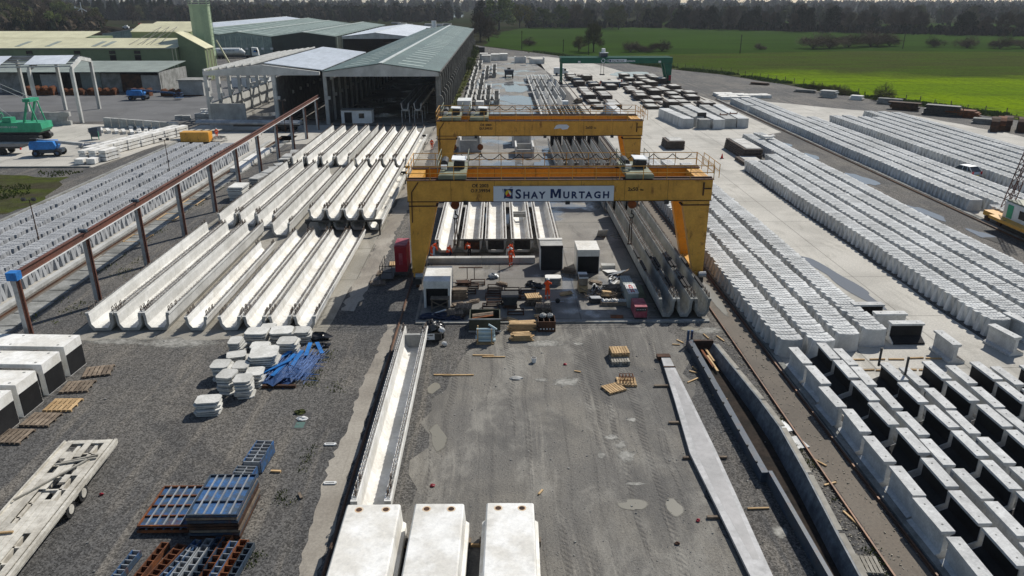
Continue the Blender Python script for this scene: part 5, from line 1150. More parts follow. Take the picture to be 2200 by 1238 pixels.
# small stones and concrete crumbs all over the gravel
q = random.Random(31); cr = MB()
for i in range(6500):
    y = 22+26*q.random()**1.2; x = q.uniform(-.62*y-6, .62*y+6)
    if -10.5 < x < -4.2 or (17.8 < x) or (x < -26.6): continue
    s_ = q.uniform(.008,.022)*(2.2 if q.random() < .05 else 1)
    cr.ob((x,y,.015+s_*.3),(s_*2,s_*1.6,s_*1.1),(q.uniform(-.5,.5),q.uniform(-.5,.5),q.uniform(0,3)))
o = cr.build('loose_stones', mat('pale loose stones', (.30,.29,.27), (.18,.18,.17), .95, 9, 20, .3, 0)); o['kind'] = 'stuff'
q = random.Random(33); cr = MB()
for i in range(900):
    x = 15.2+q.uniform(-.35,.9)**1 if q.random() < .7 else 16.0+q.uniform(-.2,2.0); y = q.uniform(22,48); s_ = q.uniform(.015,.05)
    cr.ob((x,y,.03),(s_*2.4,s_*1.2,s_*.6),(q.uniform(-.4,.4),q.uniform(-.4,.4),q.uniform(0,3)))
o = cr.build('rail_side_rubble', mat('pale rubble chips', (.36,.33,.27), (.22,.2,.16), .95, 9, 20, .3, 0)); o['kind'] = 'stuff'
q = random.Random(35); wd = MB()
for (cx,cy,rx,ry,n_) in ((16.0-.3,30,.35,9,900),(-9.9,34,.5,8,500),(-30,45.5,1.6,1.6,700),(-11.6,42.6,.7,3,500),(-34.5,70,.7,22,1200),(-30.9,80,.5,30,1200),(-10.4,27,.4,4,400),(20,42.5,.3,.3,60),(-9.6,240,.7,90,1500),(-32.5,58,.8,8,600)):
    for i in range(n_):
        x = q.gauss(cx,rx*.5); y = q.uniform(cy-ry,cy+ry); 
        if math.sin(y*1.7+cx)+math.sin(y*.63) < .3: continue
        h_ = q.uniform(.05,.2)*(1 if cy < 100 else 3); a = q.uniform(0,6.28); dx, dy = math.cos(a)*h_*.6, math.sin(a)*h_*.6
        wd.add([(x,y,.01),(x+dx*.5,y+dy*.5,h_),(x+dx,y+dy,.01+h_*.3)],[(0,1,2)])
leaf_y = mat('yellow green weeds', (.16,.17,.03), (.08,.11,.02), .9, 1, 5, .3, 0); o = wd.build('verge_weeds', leaf_y); o['kind'] = 'stuff'
# ---------------------------------------------------------------- workers
def person(label, x, y, rz, pose='stand', trousers=None, helmet=True, jacket=None, z=0.012, arms=((.5,0),(.3,0))):
    V = Vector
    J = {'pel':V((0,0,.95)),'spi':V((0,0,1.15)),'che':V((0,0,1.36)),'nek':V((0,0,1.5)),'hed':V((0,-.03,1.64)),'top':V((0,-.03,1.74))}
    rad = {'pel':.15,'spi':.15,'che':.165,'nek':.06,'hed':.095,'top':.06}
    bones = [('pel','spi','jacket'),('spi','che','jacket'),('che','nek','jacket'),('nek','hed','skin'),('hed','top','skin')]
    crouch = {'stand':0,'bend':0,'crouch':.42}[pose]; bend = {'stand':.06,'bend':.95,'crouch':.7}[pose]
    if crouch:
        for k in J: J[k].z -= crouch
    for s, sx in (('l',-1),('r',1)):
        st = .09*sx
        J['hip'+s] = J['pel']+V((.09*sx,0,-.06)); J['kne'+s] = V((.12*sx,-.05+st*.6-(.38 if crouch else 0),.5-(.08 if crouch else 0))); J['ank'+s] = V((.13*sx,.03+st*.9,.09)); J['toe'+s] = V((.15*sx,-.16+st*.9,.05))
        rad.update({'hip'+s:.105,'kne'+s:.075,'ank'+s:.06,'toe'+s:.05})
        bones += [('pel','hip'+s,'leg'),('hip'+s,'kne'+s,'leg'),('kne'+s,'ank'+s,'leg'),('ank'+s,'toe'+s,'boot')]
        up, fo = arms[0 if sx < 0 else 1]
        sh_ = J['che']+V((.19*sx,0,.05)); el = sh_+V((.06*sx,-math.sin(up)*.29,-math.cos(up)*.29)); wr = el+V((-.02*sx,-math.sin(up+.7)*.25,-math.cos(up+.7)*.25)); hn = wr+(wr-el).normalized()*.1
        th_ = wr+V((-.05*sx,-.03,-.03))
        J.update({'sho'+s:sh_,'elb'+s:el,'wri'+s:wr,'han'+s:hn,'thu'+s:th_}); rad.update({'sho'+s:.08,'elb'+s:.058,'wri'+s:.042,'han'+s:.04,'thu'+s:.018})
        bones += [('che','sho'+s,'jacket'),('sho'+s,'elb'+s,'jacket'),('elb'+s,'wri'+s,'jacket'),('wri'+s,'han'+s,'skin'),('wri'+s,'thu'+s,'skin')]
    m = Matrix.Translation(J['pel']) @ Matrix.Rotation(bend,4,'X') @ Matrix.Translation(-J['pel'])
    for k in J:
        if k in ('spi','che','nek','hed','top') or k[:3] in ('sho','elb','wri','han','thu'): J[k] = m @ J[k]
    if bend > .5:
        for s in 'lr':
            d = J['elb'+s]-J['sho'+s]
            J['elb'+s] = J['sho'+s]+V((.03,-.10,-.26)); J['wri'+s] = J['elb'+s]+V((0,-.10,-.22)); J['han'+s] = J['wri'+s]+V((0,-.03,-.09)); J['thu'+s] = J['wri'+s]+V((.03,-.05,-.03))
    names = list(J); idx = {k:i for i,k in enumerate(names)}
    me = bpy.data.meshes.new('skel'); me.from_pydata([J[k] for k in names], [(idx[a],idx[b0]) for a,b0,_ in bones], [])
    o = bpy.data.objects.new('skel', me); C.objects.link(o); o.modifiers.new('skin','SKIN')
    sv = me.skin_vertices[0].data
    for k in names: sv[idx[k]].radius = (rad[k],rad[k]*.82 if k in ('che','spi') else rad[k]); sv[idx[k]].use_root = (k == 'pel')
    sd = o.modifiers.new('sub','SUBSURF'); sd.levels = 1
    bpy.context.view_layer.update()
    bm_ = bpy.data.meshes.new_from_object(o.evaluated_get(bpy.context.evaluated_depsgraph_get())); bpy.data.objects.remove(o)
    ms = [jacket or orange_hv, trousers or orange_hv, skin_m, blackcl, band]
    bm_.materials.clear()
    for q_ in ms: bm_.materials.append(q_)
    reg = {'jacket':0,'leg':1,'skin':2,'boot':3}
    for p in bm_.polygons:
        best = None; c_ = p.center
        for a,b0,r_ in bones:
            A, B = J[a], J[b0]; d = B-A; t_ = max(0,min(1,(c_-A).dot(d)/max(d.length_squared,1e-9))); ds = (c_-(A+d*t_)).length - rad[a]*.6
            if best is None or ds < best[0]: best = (ds, r_, t_, a)
        i = reg[best[1]]
        if best[1] == 'jacket' and best[3] in ('spi',) and .0 < best[2] < .45: i = 4
        if best[1] == 'leg' and best[3][:3] == 'kne' and .25 < best[2] < .5 and trousers is None: i = 4
        p.material_index = i; p.use_smooth = True
    t = thing('person', label, 'person', (x,y,z), rz, 'workers in the yard')
    bm_.name = 'body'; link('body', bm_, t)
    hd = J['hed']; hm = MB(); dirn = (J['top']-J['hed']).normalized()
    for j in range(4):
        a0, a1 = j*R(90)/4, (j+1)*R(90)/4
        hm.tube(hd+dirn*(.03+.12*math.sin(a0)), hd+dirn*(.03+.12*math.sin(a1)), .125*math.cos(a0), 12, max(.005,.125*math.cos(a1)), caps=(j == 3))
    hm.tube(hd+dirn*.02, hd+dirn*.04, .15, 12); hm.build('helmet' if helmet else 'hair', white_p if helmet else blackcl, t, smooth=True)
    return t
person('worker in orange suit and white helmet walking in front of the kerb row', 1.0, 61.9, R(25))
person('worker in orange suit and white helmet standing with back to camera among the steel frames', 3.75, 54.1, R(170), arms=((.9,0),(.9,0)))
person('worker in orange jacket and navy trousers crouching at the leftmost white beam', -4.7, 64.3, R(150), 'crouch', navy)
person('worker in orange jacket bending over the second white beam', -2.7, 64.2, R(200), 'bend', blackcl, False)
person('worker in orange bending between the third and fourth white beams', .75, 64.0, R(120), 'bend', lumber_w, False)
person('worker in orange standing at the far left corner of the white beams', -6.2, 64.6, R(90), 'bend', None, False)
person('worker in orange walking on the path by the far crane leg', -10.4, 116.5, R(10))
person('worker in orange beside the blue table, left one under the green crane', 27.2, 204.5, R(40))
person('worker in orange beside the slab stacks, right one under the green crane', 33.6, 208.5, R(-60))
person('worker in orange beside the yellow box near the portal shed', -47.6, 127.5, R(30))
person('worker in dark clothes standing beside the raised beams', -19.7, 103.5, R(30), 'stand', blackcl, False, blackcl)

# ---------------------------------------------------------------- clutter under the near crane
t = wthing('waste_skip', 'dark olive open skip holding timber planks', 'skip', (-1.05,48.4,0)); sk = mat('dark olive skip paint', (.055,.06,.038), (.04,.042,.03), .6, 1, 6, .2, 0)
MB().box(-2.15,.05,47.9,47.98,.15,1.1).box(-2.15,.05,49.6,49.68,.15,1.1).box(-2.15,-2.07,47.98,49.6,.15,1.1).box(-.03,.05,47.98,49.6,.15,1.1).box(-2.07,-.03,47.98,49.6,.15,.22).build('body', sk, t)
MB().box(-2.2,.1,47.86,47.9,1.04,1.12).box(-2.2,.1,47.84,47.9,.1,.2).build('rim', steelgrey, t)
for k, (y,a) in enumerate(((48.6,.15),(48.9,.05),(49.2,.1))): MB().ob((-1.2,y,.95),(1.5,.2,.06),(0,R(-5),a)).build('plank', wood_o if k else rust_m, t)
t = wthing('pipe_bundle', 'bundle of pale blue plastic pipes between timber posts', 'pipes', (-1.0,46.3,0)); q = random.Random(2)
pm_ = MB().tube((-.62,0,0),(.62,0,0),.085,10).mesh('pipe'); pm_.materials.append(pvc)
for r in range(6):
    for c_ in range(2 if r < 5 else 1): link('pipe', pm_, t, (-1.0+q.uniform(-.06,.1),46.25+c_*.2+.1*(r % 2),.2+r*.16))
MB().tube((-.75,46.6,1.25),(-.2,46.2,1.05),.07,10).build('pipe', pvc, t)
for x in (-1.5,-.55):
    for y in (46.05,46.65): MB().box(x-.04,x+.04,y-.04,y+.04,.012,1.15).build('post', wood_n, t)
MB().box(-1.6,-.4,46.0,46.7,.012,.1).build('base', wood_n, t)
q = random.Random(6); nn = 0
def planks(label, x, y, n_, L, rows, m, rz=0, w_=.16, th=.06):
    t = wthing('timber_stack', label, 'timber', (x,y,0))
    for r in range(rows):
        for k in range(n_): MB().ob((x+q.uniform(-.12,.12),y+(k-n_/2)*w_*1.1,.06+r*th*1.2),(L*q.uniform(.75,1.1),w_,th),(0,0,rz+q.uniform(-.1,.1))).build('plank', m, t)
planks('stack of pale sawn timber right of the pipe bundle', 1.5, 46.9, 4, 1.5, 6, wood_n)
planks('stack of pale and brown boards behind the pale sawn timber', 1.6, 48.5, 4, 1.9, 8, wood_n, .05)
planks('pile of dark boards beyond the olive skip', -.2, 50.1, 3, 1.4, 3, wood_o)
planks('stack of brown boards beside the chamber at the left', -3.1, 54.6, 5, 1.1, 12, wood_o)
planks('pile of reddish brown timber behind the left chamber boards', -3.0, 57.2, 4, 1.0, 6, rustdark)
planks('small pile of planks between the two black fronted chambers', 6.0, 60.3, 4, 1.1, 5, wood_o, -.4)
planks('bundle of brown round posts in the right hand clutter', 9.1, 55.9, 5, 1.4, 6, wood_o, .25)
planks('heap of pale battens in the right hand clutter', 7.7, 55.8, 9, 1.3, 3, lumber_w, 1.4)
planks('pale boards heaped beside the weathered beams', 9.6, 58.4, 8, 1.4, 3, lumber_w, 1.1)
for k, (x,y,m,l) in enumerate(((-3.2,53.0,wood_o,'low brown timber pile right of the braced table'),(-2.0,53.6,wood_o,'scattered brown boards among the left steel frames'),(.2,57.4,wood_o,'small board pile behind the steel frames'),(3.1,50.6,wood_n,'pale board pile in the shaded strip before the worker'),(-1.4,51.0,wood_o,'dark board pile in front of the hopper machine'),(5.3,55.2,wood_n,'pale offcut pile right of the standing worker'),(8.0,57.6,wood_o,'brown plank pile behind the pale battens'),(9.4,53.7,wood_o,'plank pile between the foam tray and the block packs'),(.9,49.9,wood_n,'pale planks on the platform kerb beyond the timber stacks'),(10.7,56.6,lumber_w,'white board pile beside the grey green block pack'))):
    planks(l, x, y, 4, .95, 3, m, q.uniform(-.6,.6), .12, .05)
t = wthing('brushwood_heap', 'heap of tangled brown offcuts behind the foam tray', 'offcuts', (8.6,54.3,0)); b = MB()
for k in range(160):
    x = q.gauss(8.7,.75); y = q.gauss(54.3,.4); a = q.uniform(0,3.14); L = q.uniform(.3,.8); z = q.uniform(.05,.5); e = q.uniform(-.3,.3)
    b.beam((x,y,z),(x+math.cos(a)*L,y+math.sin(a)*L,max(.03,z+e)),.05,.04)
b.build('offcuts', wood_o, t, kind='stuff'); MB().ob((8.4,54.2,.55),(.7,.3,.2),(0,R(8),.1)).build('board', wood_n, t); MB().ob((8.3,54.0,.4),(.7,.3,.12),(0,R(4),-.1)).build('board', wood_n, t)
t = wthing('foam_tray', 'long timber tray of white foam offcuts', 'tray', (9.0,52.9,0)); MB().box(7.8,10.0,52.7,52.78,.012,.3).box(7.8,10.0,53.2,53.28,.012,.3).box(7.8,10.0,52.78,53.2,.012,.06).build('tray', wood_o, t)
for k in range(26): MB().ob((7.95+k*.077,53.0,.3+q.uniform(-.04,.08)),(.06,.3,.2),(0,q.uniform(-.4,.4),q.uniform(-.3,.3))).build('foam_offcut', lumber_w, t)
t = wthing('toolbox', 'dark metal box at the left end of the foam tray', 'box', (7.4,53.4,0)); MB().ob((7.4,53.4,.2),(.8,.5,.36),(0,0,.2)).build('body', darkm, t); MB().ob((7.45,53.45,.42),(.85,.55,.06),(0,R(5),.2)).build('lid', steelgrey, t)
t = wthing('cardboard_crate', 'tall brown carton on a pallet with grey plastic on top', 'carton', (6.7,56,0)); MB().box(6.35,7.05,55.3,56.5,.14,.62).build('lower_carton', wood_n, t); MB().box(6.37,7.03,55.3,56.5,.72,1.3).build('upper_carton', wood_o, t); MB().box(6.34,7.06,55.28,56.52,1.3,1.42).build('wrap', lumber_w, t); MB().box(6.34,7.06,55.28,55.9,1.42,1.44).build('sheet', darkm, t)
for x in (6.4,6.95): MB().box(x-.05,x+.05,55.3,56.5,.012,.14).build('bearer', wood_n, t)
bale = mat('grey green block', (.36,.40,.38), (.30,.33,.31), .8, 2, 6, .1, .08)
for k, (y,h_) in enumerate(((52.1,1.25),(54.3,1.1))):
    t = wthing('block_bale', ('white faced pack of blocks with red marks, nearest the maroon welder','grey green pack of blocks with perforated top behind the marked pack')[k], 'block pack', (10.1,y,0))
    MB().box(9.75,10.5,y,y+2.0,.1,h_).build('pack', bale, t); MB().box(9.73,10.52,y,y+2.0,h_,h_+.05).build('top_sheet', lumber_w if k == 0 else bale, t)
    b = MB()
    for r in range(6):
        for sx in (-.3,-.1,.1,.3): b.tube((10.12+sx,y+.2+r*.3,h_+.05),(10.12+sx,y+.2+r*.3,h_+.056),.05,6)
    b.build('holes', conc_dark, t)
    if k == 0:
        for r in range(4): text(('M','U','N','A')[r], .42, sign_r, t, Matrix.Translation((9.95,y+.25+r*.4,h_+.062)), offset=.01)
t = wthing('welder_generator', 'maroon welding generator in front of the weathered beams', 'generator', (10.35,50.8,0)); MB().box(9.9,10.8,50.0,51.7,.2,1.05).build('housing', pink_p, t); MB().box(9.95,10.75,49.97,50.0,.7,1.0).build('panel', darkm, t); MB().box(9.88,10.82,49.98,51.72,.12,.2).build('skid', darkm, t)
for k in range(6): MB().tube((10.05+k*.12,49.95,.85),(10.05+k*.12,49.97,.85),.03,6).build('dial', white_p, t)
o = MB().ob((8.7,50.6,.03),(.95,.6,.03),(0,0,-.1)).build('rusty_plate', rust_m); tag(o, 'rusty steel plate lying on the shaded slab', 'plate')
o = MB().ob((10.9,54.4,.4),(1.2,.05,1.2),(R(-40),0,.5)).build('mesh_sheet', olive); tag(o, 'leaning green grey mesh panel beside the weathered beams', 'panel')
for k, (x,y,m,a,l) in enumerate(((9.55,60.2,lumber_w,.25,'white sheet lying beside the weathered beams'),(10.0,59.2,steelgrey,.9,'grey sheet leaning beside the weathered beams'),(10.5,59.3,wood_o,1.1,'brown board leaning beside the weathered beams'),(10.2,70.5,lumber_w,.1,'white sheet lying by the slab edge behind the right hook'))):
    o = MB().ob((x,y,.35 if k else .15),(1.0,1.3,.04),(R(-8-14*k),0,a)).build('sheet_board', m); tag(o, l, 'sheet')
t = wthing('slab_pile', 'pile of grey concrete slabs behind the standing worker', 'slabs', (4.4,57.4,0))
for k in range(6): MB().prism([(4.4+a*1.3+q.uniform(-.05,.05),57.5+b0*.9) for a,b0 in oct_], .05+k*.11, .13+k*.11, 'z').build('slab', conc_old if k < 5 else conc_white, t)
for k, (x,y,l) in enumerate(((2.6,57.2,'black rubbish bag left of the slab pile'),(3.2,56.6,'dark crumpled bag touching the slab pile'),(-.55,59.0,'grey crumpled plastic on the slab before the kerb row'))):
    o = MB().blob((x,y,.18),(.42,.32,.24),k+20,12,7,.3).build('plastic_bag', plastic_b if k < 2 else steelgrey); tag(o, l, 'bag')
fr_spots = [(-2.3,56.7),(-2.5,55.6),(-.35,56.4),(-.35,55.5),(1.0,55.7),(2.3,55.6),(-.5,54.5),(1.1,54.6),(-.4,53.3),(-1.8,57.6),(1.2,51.3),(-.7,52.4),(2.0,54.4)]
for k, (x,y) in enumerate(fr_spots):
    t = wthing('steel_tray', 'low rusty steel frame on the slab under the crane, %s counted from the upper left' % nth(k+1), 'frame', (x,y,0), 'steel frames under the crane'); a = q.uniform(-.1,.1)
    w_, d_ = .62, .34
    b = MB()
    for z in (.05,.28):
        b.box(x-w_,x+w_,y-d_,y-d_+.06,z,z+.06).box(x-w_,x+w_,y+d_-.06,y+d_,z,z+.06).box(x-w_,x-w_+.06,y-d_+.06,y+d_-.06,z,z+.06).box(x+w_-.06,x+w_,y-d_+.06,y+d_-.06,z,z+.06)
    b.build('rails', rustdark, t); c_ = MB()
    for sx in (-1,1):
        for sy in (-1,1): c_.box(x+sx*(w_-.05)-.03,x+sx*(w_-.05)+.03,y+sy*(d_-.05)-.03,y+sy*(d_-.05)+.03,.012,.34)
    c_.build('corner_posts', rust_m, t)
t = wthing('steel_stand', 'T-shaped steel stand before the left end of the kerb row', 'stand', (-2.4,58.8,0)); MB().box(-3.4,-1.4,58.75,58.9,1.0,1.06).build('top_bar', rustdark, t)
for x in (-2.7,-2.1): MB().box(x-.03,x+.03,58.78,58.86,.012,1.0).build('leg', rustdark, t)
t = wthing('work_table', 'rough timber table with crossed braces before the left chamber', 'table', (-4.5,52.2,0)); MB().box(-5.2,-3.8,51.8,52.5,.95,1.02).build('top', wood_o, t)
for x in (-5.1,-3.9): MB().box(x-.05,x+.05,51.85,51.95,.012,.95).build('leg', wood_o, t)
MB().beam((-5.1,51.9,.2),(-3.9,51.9,.8),.04,.08).beam((-5.1,51.95,.8),(-3.9,51.95,.2),.04,.08).build('brace', wood_o, t)
t = wthing('tar_boiler', 'dark machine with a hopper among the steel frames', 'machine', (.8,52.7,0)); MB().prism([(.35,.3),(1.25,.3),(1.45,.95),(.15,.95)], 52.3, 53.6).build('hopper', darkm, t); MB().box(.3,1.3,52.2,53.7,.12,.3).build('base', rustdark, t)
for x in (.3,1.3): MB().tube((x-.05,52.4,.2),(x+.05,52.4,.2),.18,10).build('wheel', rubber, t)
for k, (x,y,n_) in enumerate(((2.6,53.2,5),(3.3,51.9,3),(-2.7,51.6,4),(-3.3,50.8,3))):
    for j in range(n_): pallet('dark timber pallet, %s from the ground in the %s' % (nth(j+1), ('stack near the standing worker','low stack right of the worker stack','stack left of the olive skip','stack by the dark sheeting')[k]), x, y, j*.145, q.uniform(-.2,.2), wood_o if k else (wood_n if j == n_-1 else wood_o))
t = wthing('brown_crates', 'dark brown crate with white pots right of the timber stacks', 'crate', (3.3,48.6,0)); MB().box(2.7,3.95,48.0,48.06,.012,.8).box(2.7,3.95,49.1,49.16,.012,.8).box(2.7,2.76,48.06,49.1,.012,.8).box(3.89,3.95,48.06,49.1,.012,.8).box(3.1,3.16,48.06,49.1,.012,.8).box(3.5,3.56,48.06,49.1,.012,.8).build('crate_sides', rustdark, t)
for k in range(5): MB().tube((2.9+k*.22,47.97,.25),(2.9+k*.22,47.99,.25),.06,8).build('pot', lumber_w, t)
for k in range(2): MB().blob((3.1+k*.5,48.9,.9),(.25,.2,.18),k,8,5,.2).build('rag', conc_grey, t)
t = wthing('dark_sheeting', 'dark blue plastic sheeting and boards by the platform edge', 'sheeting', (-4.3,50.4,0)); MB().blob((-4.6,50.6,.12),(1.3,.5,.25),31,16,7,.35).build('sheet', tarp_b, t); MB().blob((-3.3,50.2,.12),(.8,.4,.22),32,14,7,.35).build('loose_sheet', tarp_b, t); MB().ob((-4.5,50.8,.42),(1.1,.12,.06),(0,R(-12),.35)).build('white_bar', lumber_w, t)
for k in range(4): MB().ob((-3.3,51.1-k*.2,.16+k*.03),(1.6,.14,.06),(0,0,-.25)).build('board', rustdark, t)
t = wthing('rubbish_trailer', 'small dark trailer heaped with black rubbish bags and a name plate', 'trailer', (-4.6,46.9,0))
MB().box(-5.3,-4.0,46.3,46.36,.25,.75).box(-5.3,-4.0,48.0,48.06,.25,.75).box(-5.3,-5.24,46.36,48.0,.25,.75).box(-4.06,-4.0,46.36,48.0,.25,.75).box(-5.24,-4.06,46.36,48.0,.2,.26).build('body', darkm, t)
MB().blob((-4.8,47.2,.85),(.55,.7,.42),41,14,8,.22).build('rubbish_bag', plastic_b, t); MB().blob((-4.2,47.4,.75),(.4,.5,.34),42,14,8,.22).build('rubbish_bag', plastic_b, t); MB().blob((-4.0,46.8,.75),(.22,.2,.2),43,10,6,.25).build('rubbish_bag', lumber_w, t)
for x in (-5.36,-3.94): MB().tube((x-.06,47.2,.26),(x+.06,47.2,.26),.25,12).build('wheel', rubber, t)
pl_ = MB().box(-5.26,-4.45,46.27,46.296,.28,.72).build('name_plate', sign_w, t); text('Econoclad', .16, ink, pl_, Matrix.Translation((-5.22,46.262,.57)) @ FRONT, offset=.004); text('Beltec', .16, ink, pl_, Matrix.Translation((-5.22,46.262,.37)) @ FRONT, offset=.004)
o = MB().blob((-3.75,45.9,.16),(.2,.18,.16),44,10,6,.2).build('rubbish_bag', lumber_w); tag(o, 'small black and white bag on the gravel by the rubbish trailer', 'bag')
t = wthing('sack_barrow', 'grey hand trolley lying at the feet of the standing worker', 'trolley', (4.4,53.4,0)); MB().box(4.0,5.0,53.35,53.42,.1,.15).build('shaft', steelgrey, t); MB().tube((4.5,53.3,.2),(4.5,53.45,.2),.18,12).build('wheel', rubber, t)
# ---------------------------------------------------------------- far slab stacks under the green crane
q = random.Random(77)
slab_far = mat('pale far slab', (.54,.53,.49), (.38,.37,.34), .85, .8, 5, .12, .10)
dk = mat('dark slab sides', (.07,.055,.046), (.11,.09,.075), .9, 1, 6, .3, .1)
def far_stack(label, x, y, w_, d_, n_, kind):
    t = thing('slab_stack', label, 'slab stack', (x,y,.012), R(q.uniform(-3,3)), 'dark slab stacks under the green crane')
    for k in range(n_):
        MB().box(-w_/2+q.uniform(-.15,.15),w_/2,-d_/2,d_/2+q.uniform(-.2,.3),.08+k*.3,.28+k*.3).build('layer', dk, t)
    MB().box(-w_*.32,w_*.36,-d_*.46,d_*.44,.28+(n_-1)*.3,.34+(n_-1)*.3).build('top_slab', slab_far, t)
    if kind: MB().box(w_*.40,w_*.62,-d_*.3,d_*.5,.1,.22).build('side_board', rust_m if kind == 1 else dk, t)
places = []
for r, y in enumerate((150,157,164,171,178,185,192,199,206,214,222,230)):
    for c_, x in enumerate((21.5,25.3,29.2,33.4,37.4,41.4,45.2)):
        if (r in (3,4,5,6) and c_ == 2) or (r < 2 and c_ in (3,4,5,6)) or (r > 9 and c_ == 3 and r % 2) or (r < 3 and c_ == 2) or (c_ == 0 and r < 2) or (r > 8 and c_ in (2,)) : continue
        if r < 2 and c_ in (0,1): continue
        places.append((r+1,c_+1,x+q.uniform(-.5,.5)+ (r % 2)*.5,y+q.uniform(-1,1)))
for i_, (r,c_,x,y) in enumerate(places):
    far_stack('dark slab stack under the green crane, %s row from front, %s from left' % (nth(r-2), nth(1+sum(1 for p in places[:i_] if p[0] == r))), x, y, 2.9, 4.6, q.choice((1,2,2,3,4,5)), q.choice((0,1,2)))
t = wthing('blue_table', 'blue steel table frame with pale slab between two workers', 'table', (30,204,0)); MB().box(27.6,32.4,202,206,1.5,1.7).build('top', slab_far, t); MB().box(27.5,32.5,201.9,206.1,1.35,1.5).build('frame', blue_d, t)
for x in (27.9,29.4,30.9,32.1):
    for y in (202.2,205.8): MB().box(x-.12,x+.12,y-.12,y+.12,.012,1.35).build('leg', blue_p, t)
# weathered block rows at the crane's end
for k, (x,ya,yb) in enumerate(((34.6,136.8,152),(37.3,135.6,156),(39.9,135.6,156),(42.3,136.6,157),(44.6,136.8,157))):
    t = thing('block_row', 'weathered grey row of nested blocks in front of the slab stacks, %s from the left' % nth(k+1), 'block row', (x,ya,.012), R((7,4,3,0,-2)[k]), 'weathered block rows')
    n_ = int((yb-ya)/.9); bm_ = MB().prism([(-1.05,0),(1.05,0),(.98,1.7),(-.98,1.7)], 0, .82).mesh('block'); bm_.materials.append(conc_grey if k % 2 else conc_seg)
    for j in range(n_):
        if k == 1 and j in (2,3): continue
        link('block', bm_, t, (q.uniform(-.06,.06),j*.88,0))
o = MB().box(36.9,38.5,139.4,139.9,.02,2.4).build('upright_slab', darkm); tag(o, 'dark upright panel standing in the weathered block rows', 'panel')
for k, (x,y) in enumerate(((42.2,141),(44.5,142.5))):
    t = wthing('rusty_bracket', 'rusty lifting bracket lying on the block rows, %s one' % ('left','right')[k], 'bracket', (x,y,1.72)); MB().box(x-.7,x+.7,y-.1,y+.1,1.74,1.82).box(x-.7,x-.6,y-.1,y+.1,1.82,2.1).box(x+.6,x+.7,y-.1,y+.1,1.82,2.1).box(x-.7,x+.7,y+.5,y+.6,1.74,1.82).build('bars', rust_m, t)
t = wthing('block_row', 'pale curved pipe unit row left of the slab stacks, partly behind the far crane', 'block row', (22.5,140,0)); bm_ = MB().prism([(-1.3,0),(1.3,0),(1.2,1.3),(.7,1.9),(-.7,1.9),(-1.2,1.3)], 0, 1.5).mesh('block'); bm_.materials.append(conc_seg)
for j in range(15): link('block', bm_, t, (23.4-j*.02,134+j*1.6,0.012))
for k, (x,y,n_) in enumerate(((56.0,182,8),(61.5,181,6),(55.5,178,5))):
    t = wthing('white_blocks', 'white concrete slabs laid out behind the far segment rows, %s group' % nth(k+1), 'slabs', (x,y,0)); bm_ = MB().box(-1.1,1.1,-.8,.8,0,.7).mesh('slab'); bm_.materials.append(conc_bright)
    for j in range(n_): link('slab', bm_, t, (x+(j % 3)*2.35-2.3+q.uniform(-.1,.1), y+(j//3)*1.9+q.uniform(-.1,.1), .012))
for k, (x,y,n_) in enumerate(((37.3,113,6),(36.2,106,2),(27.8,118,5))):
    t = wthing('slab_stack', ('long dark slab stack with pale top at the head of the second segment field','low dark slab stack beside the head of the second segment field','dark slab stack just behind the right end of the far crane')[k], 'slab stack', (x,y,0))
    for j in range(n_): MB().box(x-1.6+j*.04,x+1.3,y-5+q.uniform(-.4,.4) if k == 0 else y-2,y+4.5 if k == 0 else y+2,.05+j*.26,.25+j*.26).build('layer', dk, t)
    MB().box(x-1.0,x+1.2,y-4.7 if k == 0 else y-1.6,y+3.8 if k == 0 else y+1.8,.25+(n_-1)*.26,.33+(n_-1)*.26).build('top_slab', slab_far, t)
t = wthing('traffic_cone', 'red and white traffic cone on the concrete road', 'cone', (33.0,109,0)); MB().tube((33,109,.05),(33,109,.75),.2,10,.04).build('cone', sign_r, t); MB().box(32.75,33.25,108.75,109.25,.012,.06).build('base', rubber, t); MB().tube((33,109,.35),(33,109,.5),.126,10,.096).build('stripe', white_p, t)
o = MB().prism([(-1.1,.2),(-.6,0),(.6,0),(1.1,.2),(1.1,.45),(.6,.25),(-.6,.25),(-1.1,.45)], 0, 1.0).build('curved_slab', conc_bright, None, (42.6,117.5,1.52)); tag(o, 'white curved panel lying on top of the second segment field', 'panel')
